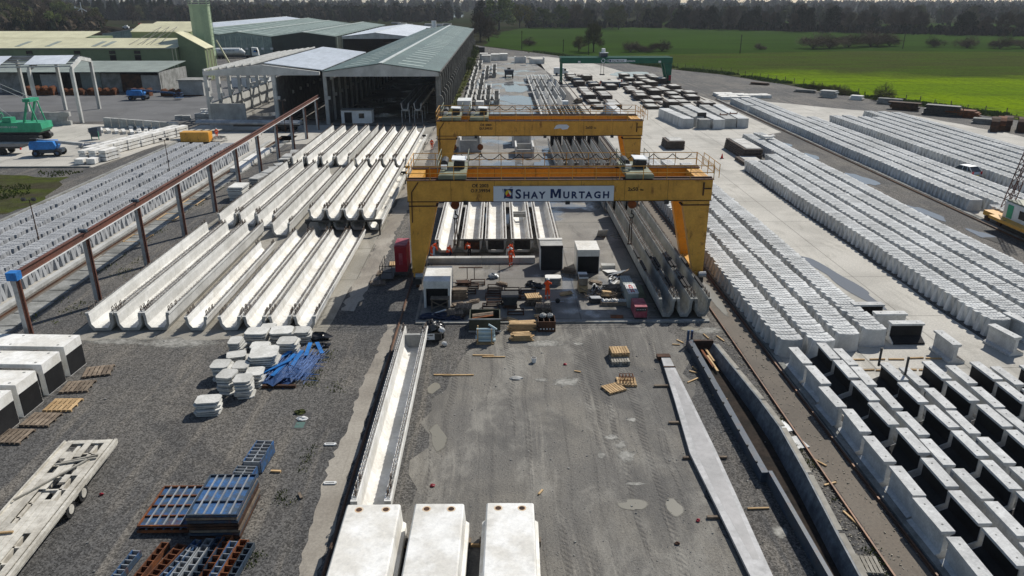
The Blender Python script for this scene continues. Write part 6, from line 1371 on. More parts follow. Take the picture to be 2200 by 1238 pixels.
# ---------------------------------------------------------------- right side: car, yellow crane, stock at the fence
def car(label, x, y, rz):
    t = thing('parked_car', label, 'car', (x,y,.012), rz); sil = mat('silver car paint', (.55,.57,.58), (.52,.54,.55), .25, 1, 5, .02, 0, metal=.4)
    low = [(-2.1,.35),(-2.1,.75),(-1.35,.92),(-.75,1.02),(2.0,1.02),(2.12,.8),(2.12,.35)]
    MB().prism([(a,b0) for a,b0 in low], -.86, .86).build('body', sil, t)
    up = MB(); A = [(-1.0,.98),(-.25,1.55),(1.35,1.58),(2.02,1.02)]
    up.add([(A[0][0],-.82,A[0][1]),(A[1][0],-.66,A[1][1]),(A[2][0],-.66,A[2][1]),(A[3][0],-.82,A[3][1]),(A[0][0],.82,A[0][1]),(A[1][0],.66,A[1][1]),(A[2][0],.66,A[2][1]),(A[3][0],.82,A[3][1])],[(0,1,2,3),(7,6,5,4),(0,4,5,1),(1,5,6,2),(2,6,7,3)])
    up.build('glasshouse', glass, t)
    MB().prism([(-.3,1.555),(1.38,1.585),(1.42,1.62),(-.2,1.62)], -.67, .67).build('roof', white_p, t)
    for sy in (-1,1):
        for (xa,za,xb,zb) in ((-1.0,.98,-.25,1.56),(.45,1.0,.45,1.58),(2.02,1.02,1.36,1.6),(1.25,1.0,1.1,1.58)): MB().beam((xa,sy*.82,za),(xb,sy*.675,zb),.07,.07).build('pillar', sil, t)
        for xw in (-1.35,1.35):
            w_ = MB().tube((xw,sy*.68,.32),(xw,sy*.88,.32),.32,16).build('wheel', rubber, t); MB().tube((xw,sy*.87,.32),(xw,sy*.895,.32),.19,12).build('rim', steelgrey, w_)
        MB().box(2.1,2.14,sy*.7-.12,sy*.7+.12,.72,1.1).build('tail_light', sign_r, t); MB().box(-2.13,-2.09,sy*.62-.15,sy*.62+.15,.6,.74).build('headlight', white_p, t)
    MB().box(2.1,2.16,-.3,.3,.5,.62).build('number_plate', sign_y, t); MB().box(-2.16,2.2,-.85,.85,.3,.42).build('bumper', darkm, t)
car('silver hatchback parked between the segment fields', 61.6, 96.5, R(-75))
yc = wthing('rail_crane', 'yellow rail crane with white cab and lattice jib at the right edge', 'crane', (53,72,0))
MB().box(51.6,53.0,62,76,.6,1.1).build('bogie_beam', yellow, yc); MB().box(50.2,54.2,66,73,1.1,1.4).build('deck', yellow, yc)
MB().box(51.2,53.8,68.6,72.4,1.4,3.0).build('cab', white_p, yc); MB().box(51.15,51.2,69.0,70.0,1.8,2.6).build('cab_window', glass, yc); MB().box(51.15,51.2,71.0,71.8,1.5,2.8).build('cab_door', crane_green, yc); MB().box(51.3,53.7,68.7,72.3,3.0,3.15).build('cab_roof', olive, yc)
MB().beam((52.6,70.2,2.8),(57.6,73.5,14.5),.8,.9).build('boom', orange, yc)
b = MB(); P0, P1 = Vector((52.0,73.2,2.0)), Vector((57.0,76.8,15.0)); n_ = 16
for dx, dy in ((-.35,-.35),(.35,-.35),(.35,.35),(-.35,.35)): b.tube(P0+Vector((dx,dy,0)), P1+Vector((dx,dy,0)), .05, 4)
for k in range(n_):
    A = P0+(P1-P0)*k/n_; B = P0+(P1-P0)*(k+1)/n_; c4 = [Vector((-.35,-.35,0)),Vector((.35,-.35,0)),Vector((.35,.35,0)),Vector((-.35,.35,0))]
    for j in range(4): b.tube(A+c4[j], B+c4[(j+1) % 4], .035, 4)
b.build('lattice_mast', redox, yc)
for x in (51.5,53.2):
    for y in (63,65,73,75): MB().tube((x-.1,y,.4),(x+.1,y,.4),.35,12).build('wheel', rustdark, yc)
pr_ = [(0,0),(0,1.0),(.5,1.65),(1.3,2.1),(2.4,2.3),(3.6,2.15),(4.6,1.7),(4.6,0)]
for k in range(6):
    t = thing('arch_former', 'rusty curved steel arch former by the fence, %s from the left' % nth(k+1), 'former', (87.2+k*1.5,131.6+k*.55 - (k // 3)*2.2,.012), R(-32), 'rusty formers by the fence')
    MB().prism(pr_, 0, 1.1, 'x').build('web', rustdark, t)
    MB().prism([(a_,b_+.02) for a_,b_ in pr_[1:7]]+[(a_,b_+.14) for a_,b_ in reversed(pr_[1:7])], -.12, 1.2, 'x').build('skin_plate', rust_m if k % 3 == 1 else rustdark, t)
    for j in range(4): MB().box(-.1,-.02,.4+j*1.1,.55+j*1.1,.05,1.2).build('stiffener', darkm, t)
for k, (x,y,w_,d_,h_,m,l) in enumerate(((90,152,7,2.5,2.0,darkm,'black slatted steel stack near the arch formers'),(86.5,160,6,2.2,1.6,rustdark,'dark steel boxes by the fence left of the slatted stack'),(93,150,6,3,1.4,rust_m,'rusty orange steel stack behind the slatted stack'),(87.5,169,5,2,1.3,conc_old,'stack of grey slabs by the fence'),(79.5,182,3.5,3,1.6,conc_grey,'pile of grey curved segments by the bush'),(84,177,3,2,1.0,conc_white,'pile of broken white concrete by the bush'),(77.5,192,5,1.6,.7,conc_old,'low grey concrete lengths on the verge'),(72,210,5,1.5,.6,rustdark,'dark timber lengths on the verge'),(92,141,4,2,1.0,conc_old,'grey blocks before the slatted stack'))):
    t = wthing('steel_stock' if m in (darkm,rustdark,rust_m) else 'concrete_stock', l, 'stock', (x,y,0))
    n_ = 5
    for j in range(n_): MB().ob((x+q.uniform(-.3,.3),y+q.uniform(-.2,.2),h_*(j+.5)/n_),(w_*q.uniform(.8,1.05),d_*q.uniform(.8,1),h_/n_*.86),(0,0,R(-38)+q.uniform(-.08,.08))).build('piece', m, t)
    if k == 0:
        for j in range(12): MB().ob((x-2.6+j*.45,y-1.0-j*.36+2,h_*.5),(.12,.3,h_),(0,0,R(-38))).build('slat', darkm, t)
fn = wthing('field_fence', 'post and wire fence along the bright meadow', 'fence', (90,180,0))
fp = [(105,143),(99.5,155),(95.5,167),(91,177),(87.5,187),(83.5,205),(78,225),(72,242),(62,261),(48,290)]
pmesh = MB().box(-.07,.07,-.07,.07,0,1.35).mesh('post'); pmesh.materials.append(wood_o); wr_ = MB(); pp = []
for i in range(len(fp)-1):
    a, c_ = Vector(fp[i]), Vector(fp[i+1]); n_ = max(1,int((c_-a).length/3.6))
    for j in range(n_): p = a+(c_-a)*j/n_; pp.append(p)
for p in pp: link('post', pmesh, fn, (p.x+1.5,p.y+.5,0)).scale = (1,1,q.uniform(.8,1.25))
for i in range(len(pp)-1):
    for z in (.5,.85,1.15): wr_.tube((pp[i].x+1.5,pp[i].y+.5,z),(pp[i+1].x+1.5,pp[i+1].y+.5,z),.012,3,caps=False)
wr_.build('wire', steelgrey, fn)
# ---------------------------------------------------------------- left yard
t = thing('boom_lift', 'blue boom lift with stowed boom before the lean-to store', 'boom lift', (-84,180,.012), 0)
def boomlift(t, L, ang, s=1):
    MB().box(-1.9,1.9,-1.0,1.0,.5,1.0).build('chassis', blue_d, t); MB().prism([(-2.3,1.05),(1.2,1.05),(1.4,1.5),(1.1,2.2),(-2.0,2.3),(-2.3,1.9)], -1.0, 1.0).build('turret', blue_b, t)
    for x in (-1.5,1.5):
        for y in (-1.05,1.05):
            w_ = MB().tube((x,y-.18,.5),(x,y+.18,.5),.5,16).build('wheel', rubber, t); MB().tube((x,y-.2,.5),(x,y+.2,.5),.24,10).build('rim', blue_p, w_)
    MB().beam((-1.8,0,2.4),(L,0,2.4-ang),.35,.4).build('boom', blue_p if s == 1 else steelgrey, t)
    MB().box(L,L+1.6,-.9,.9,1.3-ang,1.4-ang).build('basket_floor', blue_p, t); b = MB(); railing(b,(L,-.9,1.4-ang),(L+1.6,-.9,1.4-ang),1.1,.8,.04); railing(b,(L,.9,1.4-ang),(L+1.6,.9,1.4-ang),1.1,.8,.04); railing(b,(L+1.6,-.9,1.4-ang),(L+1.6,.9,1.4-ang),1.1,.8,.04); b.build('basket_rails', blue_p, t)
    MB().box(-2.1,-1.2,-.7,-.4,2.3,2.7).build('control_panel', darkm, t)
boomlift(t, 8.5, .9)
t = thing('boom_lift', 'blue boom lift in the left yard with basket on the ground', 'boom lift', (-67.6,113.2,.012), R(8)); boomlift(t, 4.8, .9, 2)
t = thing('flatbed_lorry', 'dark lorry trailer loaded with grey steel plates at the left edge', 'trailer', (-75.5,114.5,.012), R(3)); MB().box(-9,3.4,-1.25,1.25,1.0,1.3).build('deck', darkm, t)
for k in range(5): MB().box(-9+q.uniform(-.2,.2),-.2+q.uniform(-1.2,.2),-1.2,1.1,1.32+k*.12,1.42+k*.12).build('steel_plate', steelgrey, t)
for x in (-2.0,-.6,.8):
    for y in (-1.1,1.1): MB().tube((x,y-.18,.5),(x,y+.18,.5),.5,14).build('wheel', rubber, t)
MB().box(3.3,3.45,-1.2,-.9,.8,1.1).build('tail_light', sign_r, t)
cc = wthing('crawler_crane', 'sea green crawler crane with lattice boom leaning out at left', 'crane', (-79.5,127,0))
MB().prism([(-84.0,1.5),(-75.6,1.5),(-75.2,2.0),(-75.3,3.0),(-83.6,3.0),(-84.3,2.4)], 125.3, 128.6).build('machine_house', crane_green, cc); MB().box(-83.9,-75.8,125.4,128.5,1.2,1.5).build('turntable', darkm, cc)
for y in (124.9,128.1): MB().prism([(-84,.4),(-83.5,.02),(-76.2,.02),(-75.7,.4),(-75.7,.8),(-76.2,1.15),(-83.5,1.15),(-84,.8)], y, y+.9).build('track', darkm, cc)
MB().box(-81.6,-80.2,125.6,127,3.0,3.8).build('winch_housing', crane_green, cc)
for y in (125.8,128.1): MB().beam((-78.2,y,3.0),(-77.0,y,6.4),.28,.28).beam((-76.0,y,3.0),(-76.7,y,6.2),.16,.16).build('gantry_frame', crane_green, cc)
MB().box(-77.6,-76.4,125.6,128.3,6.3,6.8).build('gantry_head', crane_green, cc)
b = MB(); P0, P1 = Vector((-82.2,127,3.0)), Vector((-92.5,128.5,13.5)); n_ = 12; dr = (P1-P0).normalized(); ux = dr.cross(Vector((0,1,0))).normalized(); c4 = [ux*.6+Vector((0,.6,0)),ux*.6-Vector((0,.6,0)),-ux*.6-Vector((0,.6,0)),-ux*.6+Vector((0,.6,0))]
for c_ in c4: b.tube(P0+c_, P1+c_, .08, 4)
for k in range(n_):
    A, B = P0+(P1-P0)*k/n_, P0+(P1-P0)*(k+1)/n_
    for j in range(4): b.tube(A+c4[j], B+c4[(j+1) % 4], .05, 4); b.tube(A+c4[j], A+c4[(j+1) % 4], .05, 4)
b.build('lattice_boom', crane_green, cc)
MB().tube((-77,126,6.6),(-92.5,127.6,13.5),.04,4).tube((-77,128,6.6),(-92.5,129,13.5),.04,4).tube((-80.8,127,3.8),(-92.5,128,13.8),.03,4).build('stay_rope', conc_white, cc)
MB().ob((-90.4,133,7.6),(1.4,.8,.8),(0,.2,.3)).build('sheave_block', crane_green, cc); text('19 GARDNER & SONS', .42, white_p, cc, Matrix.Translation((-83.2,125.28,2.2)) @ FRONT)
# rows of white posts and blocks in the left yard
pst = MB().box(0,.55,0,3.4,0,.5).mesh('post'); pst.materials.append(conc_bright)
for r, (x,y,n_,dx,dy,a) in enumerate(((-71.5,133.5,9,1.55,-.45,30),(-66.5,137,5,1.6,-.6,30),(-57.6,130.0,5,-1.3,.4,25))):
    for k in range(n_):
        o = link('concrete_post', pst, None, (x+k*dx,y+k*dy,.02), rz=R(a)+q.uniform(-.06,.06)); tag(o, 'white concrete post laid in the left yard, %s in the %s row' % (nth(k+1), ('front','back','right hand')[r]), 'post', 'white posts in the left yard')
bk = MB().box(-.55,.55,-1.6,1.6,0,.42).mesh('beam'); bk.materials.append(conc_bright); bk2 = MB().box(-.6,.6,-.06,.06,0,.1).mesh('batten'); bk2.materials.append(wood_o)
for r in range(8):
    for c_ in range(2 if r else 3):
        x = -59.9 + .72*r + c_*1.45*(-1 if r else 1) ; y = 110 + r*2.9
        t = thing('beam_stack', 'white stack of short concrete beams on battens, %s pile from the near end, %s across' % (nth(r+1), nth(c_+1)), 'beam stack', (x,y,.02), R(-12), 'white beam stacks in the left yard')
        for k in range(3): link('beam', bk, t, (q.uniform(-.06,.06),0,.1+k*.53)); link('batten', bk2, t, (0,-1,k*.53)); link('batten', bk2, t, (0,1,k*.53))
for k in range(2):
    o = MB().box(-.6,.6,-.8,.8,.1,.8).build('concrete_block', conc_bright, None, (-59.6+k*1.5,106.9+k*.3,0)); tag(o, 'white block at the near edge of the left yard slab, %s one' % ('left','right')[k], 'block')
o = MB().box(-2.6,2.6,-.35,.35,.1,.5).build('steel_section', steelgrey, None, (-64.5,121,0)); o.rotation_euler = (0,0,R(38)); tag(o, 'grey steel section lying on the left yard slab', 'steel section')
t = wthing('compressor', 'blue upright hopper machine in the left yard', 'machine', (-67.5,127,0)); MB().prism([(-68.4,1.9),(-66.8,2.1),(-66.9,.5),(-68.0,.5)], 126.4, 127.6).build('hopper', blue_d, t)
for x in (-68.1,-66.9): MB().box(x-.06,x+.06,126.5,126.6,.012,1.8).build('leg', crane_green, t)
t = wthing('site_box', 'yellow steel box at the head of the left segment rows', 'container', (-49.3,124,0)); MB().box(-51.8,-47.2,122.8,124.6,.25,1.8).build('body', yellow, t); MB().box(-51.7,-47.3,122.9,124.5,.02,.25).build('skid', darkm, t); MB().box(-47.22,-47.18,123.0,124.4,.5,1.6).build('door', orange, t)
o = MB().blob((-46.2,124.6,.3),(1.6,.9,.55),14,14,7,.3).build('rubble_heap', spill); tag(o, 'heap of pale rubble beside the yellow box', 'rubble')
o = MB().blob((-53.2,126,.05),(1.6,.7,.14),15,14,7,.2).build('blue_sheet', blue_d); tag(o, 'blue plastic sheet lying left of the yellow box', 'sheet')
t = thing('pole_trailer', 'long grey poles loaded on a trailer before the portal shed', 'trailer', (-44,135.2,.012), R(-3)); MB().box(-3,8.5,-.9,.9,.9,1.15).build('deck', darkm, t)
for k in range(5): MB().tube((-9.8,-.8+k*.4,1.45+.2*(k % 2)),(9.0,-.8+k*.4,1.45+.2*(k % 2)),.24,8).build('pole', steelgrey, t)
for x in (4.6,6.0,7.4):
    for y in (-.9,.9): MB().tube((x,y-.16,.5),(x,y+.16,.5),.5,14).build('wheel', rubber, t)
t = wthing('site_cabin', 'white site cabin with dark doorway at the mouth of the long shed', 'cabin', (-26.5,144,0)); MB().box(-29.5,-23.8,142.6,145.2,.15,2.5).build('body', white_p, t); MB().box(-29.6,-23.7,142.5,145.3,2.5,2.62).build('roof', conc_old, t); MB().box(-28.9,-27.5,142.56,142.6,.2,2.2).build('doorway', bitumen, t); MB().box(-26.2,-25.2,142.56,142.6,1.1,2.0).build('window', glass, t)
for k, x in enumerate((-17.6,-15.2)):
    o = ubeam('grey trough beam on steel legs inside the long shed mouth, %s one' % ('left','right')[k], x, 143.5, 30, 1.6, 1.3, conc_old, 2.4, 'beams inside the shed', loops=False)
    for y in (.6,6,12): MB().box(-.8,-.65,y,y+.15,-2.39,.02).box(.65,.8,y,y+.15,-2.39,.02).box(-.8,.8,y+.16,y+.3,-.25,.02).build('leg', steelgrey, o)
for k, x in enumerate((-19.8,)):
    pass
q2 = random.Random(8)
for k in range(9):
    t = wthing('slab_stack', 'pile of grey slabs between runway posts and pale beams, %s from near end' % nth(k+1), 'slab stack', (-30.6,88+k*3,0), 'grey slab piles by the posts')
    yy = 86.5 if k == 0 else 90+k*2.6; xx = -30.4+q2.uniform(-.3,.2)
    for j in range(7 if k == 0 else q2.randint(2,5)): MB().ob((xx+q2.uniform(-.12,.12),yy+q2.uniform(-.1,.1),.12+j*.24),(1.7 if k == 0 else 1.3,2.4 if k == 0 else 1.6,.17),(q2.uniform(-.03,.03) if k == 0 else q2.uniform(-.15,.15),q2.uniform(-.06,.06) if k else 0,q2.uniform(-.1,.1) if k == 0 else q2.uniform(-.6,.6))).build('slab', conc_white if k == 0 else conc_grey, t)
for k, (y,L) in enumerate(((100.5,5),(106,5),(111.5,4))):
    t = wthing('beam_stack', 'white concrete lengths lying between the runway and the left segments, %s from the near end' % nth(k+1), 'beam stack', (-35.6,y,0), 'white lengths on the service path')
    for j in range(3): MB().box(-36.4+j*.55,-35.9+j*.55,y,y+L,.15,.65).build('beam', conc_bright, t)
for k, (y,w_) in enumerate(((84.5,1.3),(87.6,1.3),(78.2,1.3),(91,1.2),(70.5,1.2),(64,1.2))):
    t = wthing('timber_tray', 'flat timber frame on the service path by the runway, %s of six' % nth(k+1), 'frame', (-35.4,y,0), 'flat frames on the service path')
    b = MB(); x = -35.4; b.box(x-1,x+1,y-w_,y-w_+.12,.03,.15).box(x-1,x+1,y+w_-.12,y+w_,.03,.15).box(x-1,x-.88,y-w_,y+w_,.15,.2).box(x+.88,x+1,y-w_,y+w_,.15,.2); b.build('rails', wood_g if k % 2 else wood_n, t)
pvm = MB().box(-.85,.85,-1.1,1.1,0,.1).mesh('paving_slab'); pvm.materials.append(conc_old)
sp_ = [o_ for o_ in C.objects if o_.name == 'service_path'][0]
for k in range(34):
    link('paving_slab', pvm, sp_, (-35.5+q2.uniform(-.08,.08),46+k*2.35,.012), rz=q2.uniform(-.04,.04))
# rusty bundles in front of the lean-to and tanker
for k, (x,w_,h_) in enumerate(((-112,7,2.2),(-104,5.5,1.6),(-97,7,1.7),(-86.5,5,1.9),(-79.2,5,1.7))):
    t = wthing('mesh_bundle', 'bundle of rusty reinforcement mesh before the lean-to store, %s from the left' % nth(k+1), 'mesh bundle', (x,190,0), 'rusty mesh bundles'); b = MB(); y = 189 if k < 3 else 186.5
    for j in range(int(w_/.3)): b.box(x-w_/2+j*.3,x-w_/2+j*.3+.12,y,y+2,.02,h_*(.85+.15*math.sin(j)))
    for z in (.3,.9,1.5): b.box(x-w_/2,x+w_/2,y-.05,y,z*h_/2,z*h_/2+.1)
    b.build('bars', rust_m, t)
t = thing('tanker_lorry', 'white cement tanker lorry parked before the pale ribbed hall', 'lorry', (-104,312,.012), R(8))
MB().tube((-9,0,2.6),(1.5,0,2.6),1.35,16).build('tank', white_p, t); MB().tube((1.5,0,2.6),(3.2,0,1.8),1.35,16,.6).build('tank_nose', white_p, t); MB().tube((-9.9,0,2.6),(-9,0,2.6),.8,16,1.35).build('tank_end', white_p, t)
MB().box(-9,7.5,-1.2,1.2,.7,1.1).build('chassis', darkm, t); MB().prism([(6.0,1.0),(8.6,1.0),(8.5,2.6),(8.1,3.9),(6.0,4.1)], -1.25, 1.25).build('cab', white_p, t); MB().box(6.9,8.3,-1.29,-1.25,2.2,3.2).build('cab_window', glass, t); MB().box(5.5,5.95,-1.2,-.4,1.1,3.9).build('exhaust_stack', darkm, t); MB().prism([(6.4,2.4),(7.2,2.2),(8.0,2.5),(7.3,2.9)], -1.3, -1.296).build('cab_emblem', blue_b, t)
for x in (-8,-6.6,-5.2,4.2,7.4):
    for y in (-1.0,1.0): MB().tube((x,y-.2,.52),(x,y+.2,.52),.52,14).build('wheel', rubber, t)
text('John Molloy & Sons Ltd', .62, ink, t, Matrix.Translation((-6.4,-1.37,2.75)) @ FRONT, offset=.01)
# bits between the sheds
for k, (x,y,w_,d_,h_,m,l) in enumerate(((-66,205,10,3,2.6,white_p,'white container behind the open portal shed'),(-58.5,196,8,3,2.2,frame_w,'pale container nearer the open portal shed'),(-60,157,2.2,1,1.0,conc_white,'white concrete blocks left of the portal shed front'),(-58.6,153.6,2.2,1,1.0,conc_white,'second pair of white blocks left of the portal shed front'),(-57,147.5,3.5,1.4,1.4,conc_grey,'grey block pile against the portal shed corner'),(-61.5,148.5,3,1,.9,conc_grey,'low grey block row left of the portal shed corner'))):
    t = wthing('storage_container' if k < 2 else 'block_pile', l, 'container' if k < 2 else 'blocks', (x,y,0))
    if k < 2:
        MB().box(x-w_/2,x+w_/2,y,y+d_,.1,h_).build('body', m, t); MB().box(x-w_/2-.05,x+w_/2+.05,y-.05,y+d_+.05,h_,h_+.12).build('roof', conc_old, t); MB().box(x-.8,x+.8,y-.04,y,.2,h_-.3).build('door', conc_grey, t)
    else:
        for j in range(4): MB().ob((x+(j % 2-.5)*w_*.52,y+q2.uniform(-.2,.2),h_*(.25+.5*(j//2))),(w_*.48,d_,h_*.46),(0,0,R(20)+q2.uniform(-.1,.1))).build('block', m, t)
tb = thing('dumper', 'small blue dumper standing by the far puddle', 'dumper', (3.3,232,.012), 0)
MB().prism([(-1.2,1.0),(1.2,1.0),(1.5,2.2),(-1.5,2.2)], -1.2, 1.2).build('skip', blue_d, tb); MB().box(-1.0,1.0,1.2,3.2,.6,1.6).build('engine_cover', blue_d, tb); MB().box(-.5,.5,1.4,2.0,1.6,2.6).build('seat', darkm, tb)
for x in (-1.1,1.1):
    for y in (-.8,2.4): MB().tube((x-.2,y,.6),(x+.2,y,.6),.6,14).build('wheel', rubber, tb)
t = wthing('bulk_bag_stack', 'white boxes behind the far crane trolley', 'boxes', (-6.8,158,0)); MB().box(-8.4,-5.6,156,161,.02,2.6).build('box', white_p, t); MB().box(-4.6,-3.0,157,159,.02,2.3).build('box', conc_white, t)
t = wthing('pump_unit', 'white tank and pipes beside the slim far beams', 'machine', (14.6,172,0)); MB().box(13.6,14.8,160.5,162,.02,1.9).build('tank', white_p, t); MB().blob((18.0,172,.5),(1,.8,.6),3,10,6,.3).build('heap', wood_o, t)
t = wthing('delivery_van', 'white van parked left of the green crane leg', 'van', (19,238,0)); MB().prism([(17.2,.5),(21.6,.5),(21.6,1.3),(20.8,1.6),(20.2,2.3),(17.2,2.3)], 237, 239).build('body', white_p, t); MB().box(20.3,20.9,236.96,237,1.5,2.1).build('window', glass, t)
for x in (18,20.7): MB().tube((x,236.95,.45),(x,237.2,.45),.4,12).build('wheel', rubber, t)
# ---------------------------------------------------------------- trees, woods, distant things
def leafmat(name, c1, c2, rv=.3):
    m, n, b = newmat(name); oi = nd(n,'ShaderNodeObjectInfo').outputs['Random']; pos = nd(n,'ShaderNodeNewGeometry').outputs['Position']
    col = mix(n, rng(n, noise(n, pos, .35, 3), .35, .65), c1, c2); col = mix(n, 1.0, col, grey(n, rng(n, oi, 0, 1, 1-rv, 1+rv)), 'MULTIPLY')
    n.links.new(col, b.inputs['Base Color']); b.inputs['Roughness'].default_value = 1; b.inputs['Specular IOR Level'].default_value = 0; return m
bark = mat('dark bark', (.045,.036,.028), (.03,.025,.02), .95, 1, 4, .3, .1)
lf_brown = leafmat('bare brown twigs', (.135,.105,.075), (.10,.082,.062)); lf_olive = leafmat('budding olive twigs', (.145,.138,.06), (.105,.10,.05)); lf_green = leafmat('fresh green leaves', (.125,.15,.05), (.085,.11,.04)); lf_dark = leafmat('dark evergreen leaves', (.022,.031,.018), (.016,.022,.015), .2); lf_far_shaded = leafmat('distant bare wood in cloud shade', (.058,.048,.036), (.042,.036,.029), .1); lf_olive_shaded = leafmat('distant olive wood in cloud shade', (.05,.055,.026), (.038,.042,.022), .1); lf_yel = leafmat('yellow budding twigs', (.16,.14,.02), (.10,.095,.02))  # the distant wood tones are darkened to carry cloud shade
def tree_meshes(kind, seed, mleaf):
    q = random.Random(seed); tr = MB(); cr = MB()
    H = 1.0
    if kind == 'conifer':
        tr.tube((0,0,0),(0,0,.95),.02,5,.005)
        for k in range(420):
            z = .06+.94*q.random()**1.15; r = .24*(1-z)**.8*(.55+.5*q.random())+.01; a = q.uniform(0,6.28); x, y = r*math.cos(a), r*math.sin(a); s = .05+.05*(1-z)
            d = Vector((math.cos(a),math.sin(a),-.5)); u = Vector((-math.sin(a),math.cos(a),0)); p = Vector((x,y,z))
            cr.add([p-u*s*.6-d*s, p+u*s*.6-d*s, p+u*s*.3+d*s, p-u*s*.3+d*s], [(0,1,2,3)])
    else:
        bu = kind == 'bush'; top = .40 if not bu else .06
        tr.tube((0,0,0),(q.uniform(-.02,.02),q.uniform(-.02,.02),top),.026,6,.018)
        lobes = []
        nl = 12 if not bu else 9
        for k in range(nl):
            a = 2.4*k+q.uniform(-.4,.4)
            if bu: rr = q.uniform(.12,.40); z = q.uniform(.22,.5) if k else .62; rad_ = q.uniform(.2,.32)
            else:
                z = .26+.56*(k/(nl-1))+q.uniform(-.05,.05); rr = ((.30-.22*max(0,(z-.5)/.4)) if kind != 'leafy' else .38*max(.05,1-((z-.5)/.42)**2)**.5)*q.uniform(.5,1.05); rad_ = q.uniform(.12,.19)
            c = Vector((rr*math.cos(a),rr*math.sin(a),z)); lobes.append((c, rad_))
            tr.tube((0,0,top*q.uniform(.4,1)), c, .012, 4, .004)
            for j in range(3): 
                e = c+Vector((q.gauss(0,.09),q.gauss(0,.09),q.uniform(.02,.16))); tr.tube(c*.85, e, .005, 3, .002, caps=False)
        n_ = 2400 if kind in ('leafy','ivy') else 2000
        for k in range(n_):
            c, r = lobes[q.randrange(len(lobes))]; d = Vector((q.gauss(0,1),q.gauss(0,1),q.gauss(0,.85))).normalized(); p = c+d*r*(q.random()**.45)
            if p.z < .02: continue
            if kind in ('bare','bush'):
                out = (p-Vector((0,0,.3))).normalized()+Vector((q.gauss(0,.35),q.gauss(0,.35),q.gauss(0,.35))); out.normalize(); s = q.uniform(.03,.08); u = out.cross(Vector((q.gauss(0,1),q.gauss(0,1),q.gauss(0,1)))).normalized()*q.uniform(.0035,.008)
                cr.add([p-u-out*s, p+u-out*s, p+u*.4+out*s, p-u*.4+out*s], [(0,1,2,3)])
            else:
                u = Vector((q.gauss(0,1),q.gauss(0,1),q.gauss(0,1))).normalized(); v_ = u.cross(Vector((q.gauss(0,1),q.gauss(0,1),q.gauss(0,1)))).normalized(); s = q.uniform(.010,.022)
                cr.add([p-u*s-v_*s, p+u*s-v_*s*.6, p+u*s*.7+v_*s, p-u*s+v_*s*.8], [(0,1,2,3)])
    mt = tr.mesh('trunk'); mt.materials.append(bark); mc_ = cr.mesh('crown'); mc_.materials.append(mleaf); return mt, mc_
VAR = {}
for nm, kind, ml, n_ in (('bare','bare',lf_brown,4),('olive','bare',lf_olive,4),('green','leafy',lf_green,3),('ivy','ivy',lf_dark,4),('conifer','conifer',lf_dark,3),('bush','bush',lf_olive,4),('brownbush','bush',lf_brown,3),('yellow','leafy',lf_yel,2),('oliveleaf','leafy',lf_olive,3)):
    VAR[nm] = [tree_meshes(kind, 100+13*k+len(nm)*7, ml) for k in range(n_)]
tq = random.Random(55); tc = {}
def tree(nm, x, y, h, wf, label, cat='tree', group=None, name=None):
    mt, mc_ = tq.choice(VAR[nm]); o = thing(name or ('bush' if 'bush' in nm else 'conifer_tree' if nm == 'conifer' else 'field_tree'), label, cat, (x,y,hill(x,y)-.1), tq.uniform(0,6.28), group)
    s = h*wf; o.scale = (s*tq.uniform(.9,1.1), s*tq.uniform(.9,1.1), h)
    link('trunk', mt, o); link('crown', mc_, o, kind='stuff'); return o
# single trees and bushes in the meadow
tree('green',1.0,600,27,1.25,'big rounded green tree at the head of the long shed',group='trees round the fields'); tree('ivy',-14,630,22,1.0,'dark tree beside the big rounded green tree',group='trees round the fields'); tree('yellow',18,650,20,.9,'yellowish tree right of the big rounded green tree',group='trees round the fields')
tree('bare',-9.5,425,17,1.0,'bare tree at the far corner of the long shed',group='trees round the fields'); tree('bare',-5,440,13,1.1,'smaller bare tree right of the shed corner tree',group='trees round the fields')
tree('olive',42.5,346,13.5,.95,'bare willow tree standing alone in the pasture',group='trees round the fields'); tree('olive',36.5,352,7,1.2,'scrubby bush left of the lone willow','bush','field bushes','bush')
for k, (x,y,h) in enumerate(((59,346,5.6),(63,347,5.4),(67,345,4.6),(74,351,5.8))): tree('brownbush',x,y,h,1.6,'round bare bush right of the lone willow, %s from the left' % nth(k+1),'bush','field bushes')
for k, (x,y,h) in enumerate(((122,361,3.6),(149,367,8.5),(158,370,8.5),(171,378,8.5),(184,383,8),(190,388,9.5),(197,390,8),(214,380,6),(226,372,7),(238,366,7.5),(250,368,6.5),(262,362,7),(16,395,5))): tree('brownbush',x,y,h,1.75,'bare hedge bush across the pasture, %s from the left' % nth(k+1),'bush','hedge bushes')
for k, (x,y,h) in enumerate(((81,196,2.6),(82.6,192,2.8),(84,189,3.0),(85.5,187,2.8),(90.2,176,4.6))): tree('bush',x,y,h,1.2,'bare shrub on the meadow verge, %s from the left' % nth(k+1),'bush','verge shrubs')
for k, (x,y,h) in enumerate(((-9.3,247,3.6),(-9.2,262,4.4),(-9.3,300,4.8),(-9.5,322,5))): tree('green',x,y,h,1.0,'green bush against the long shed wall, %s from the near end' % nth(k+1),'bush','shed wall bushes','bush')
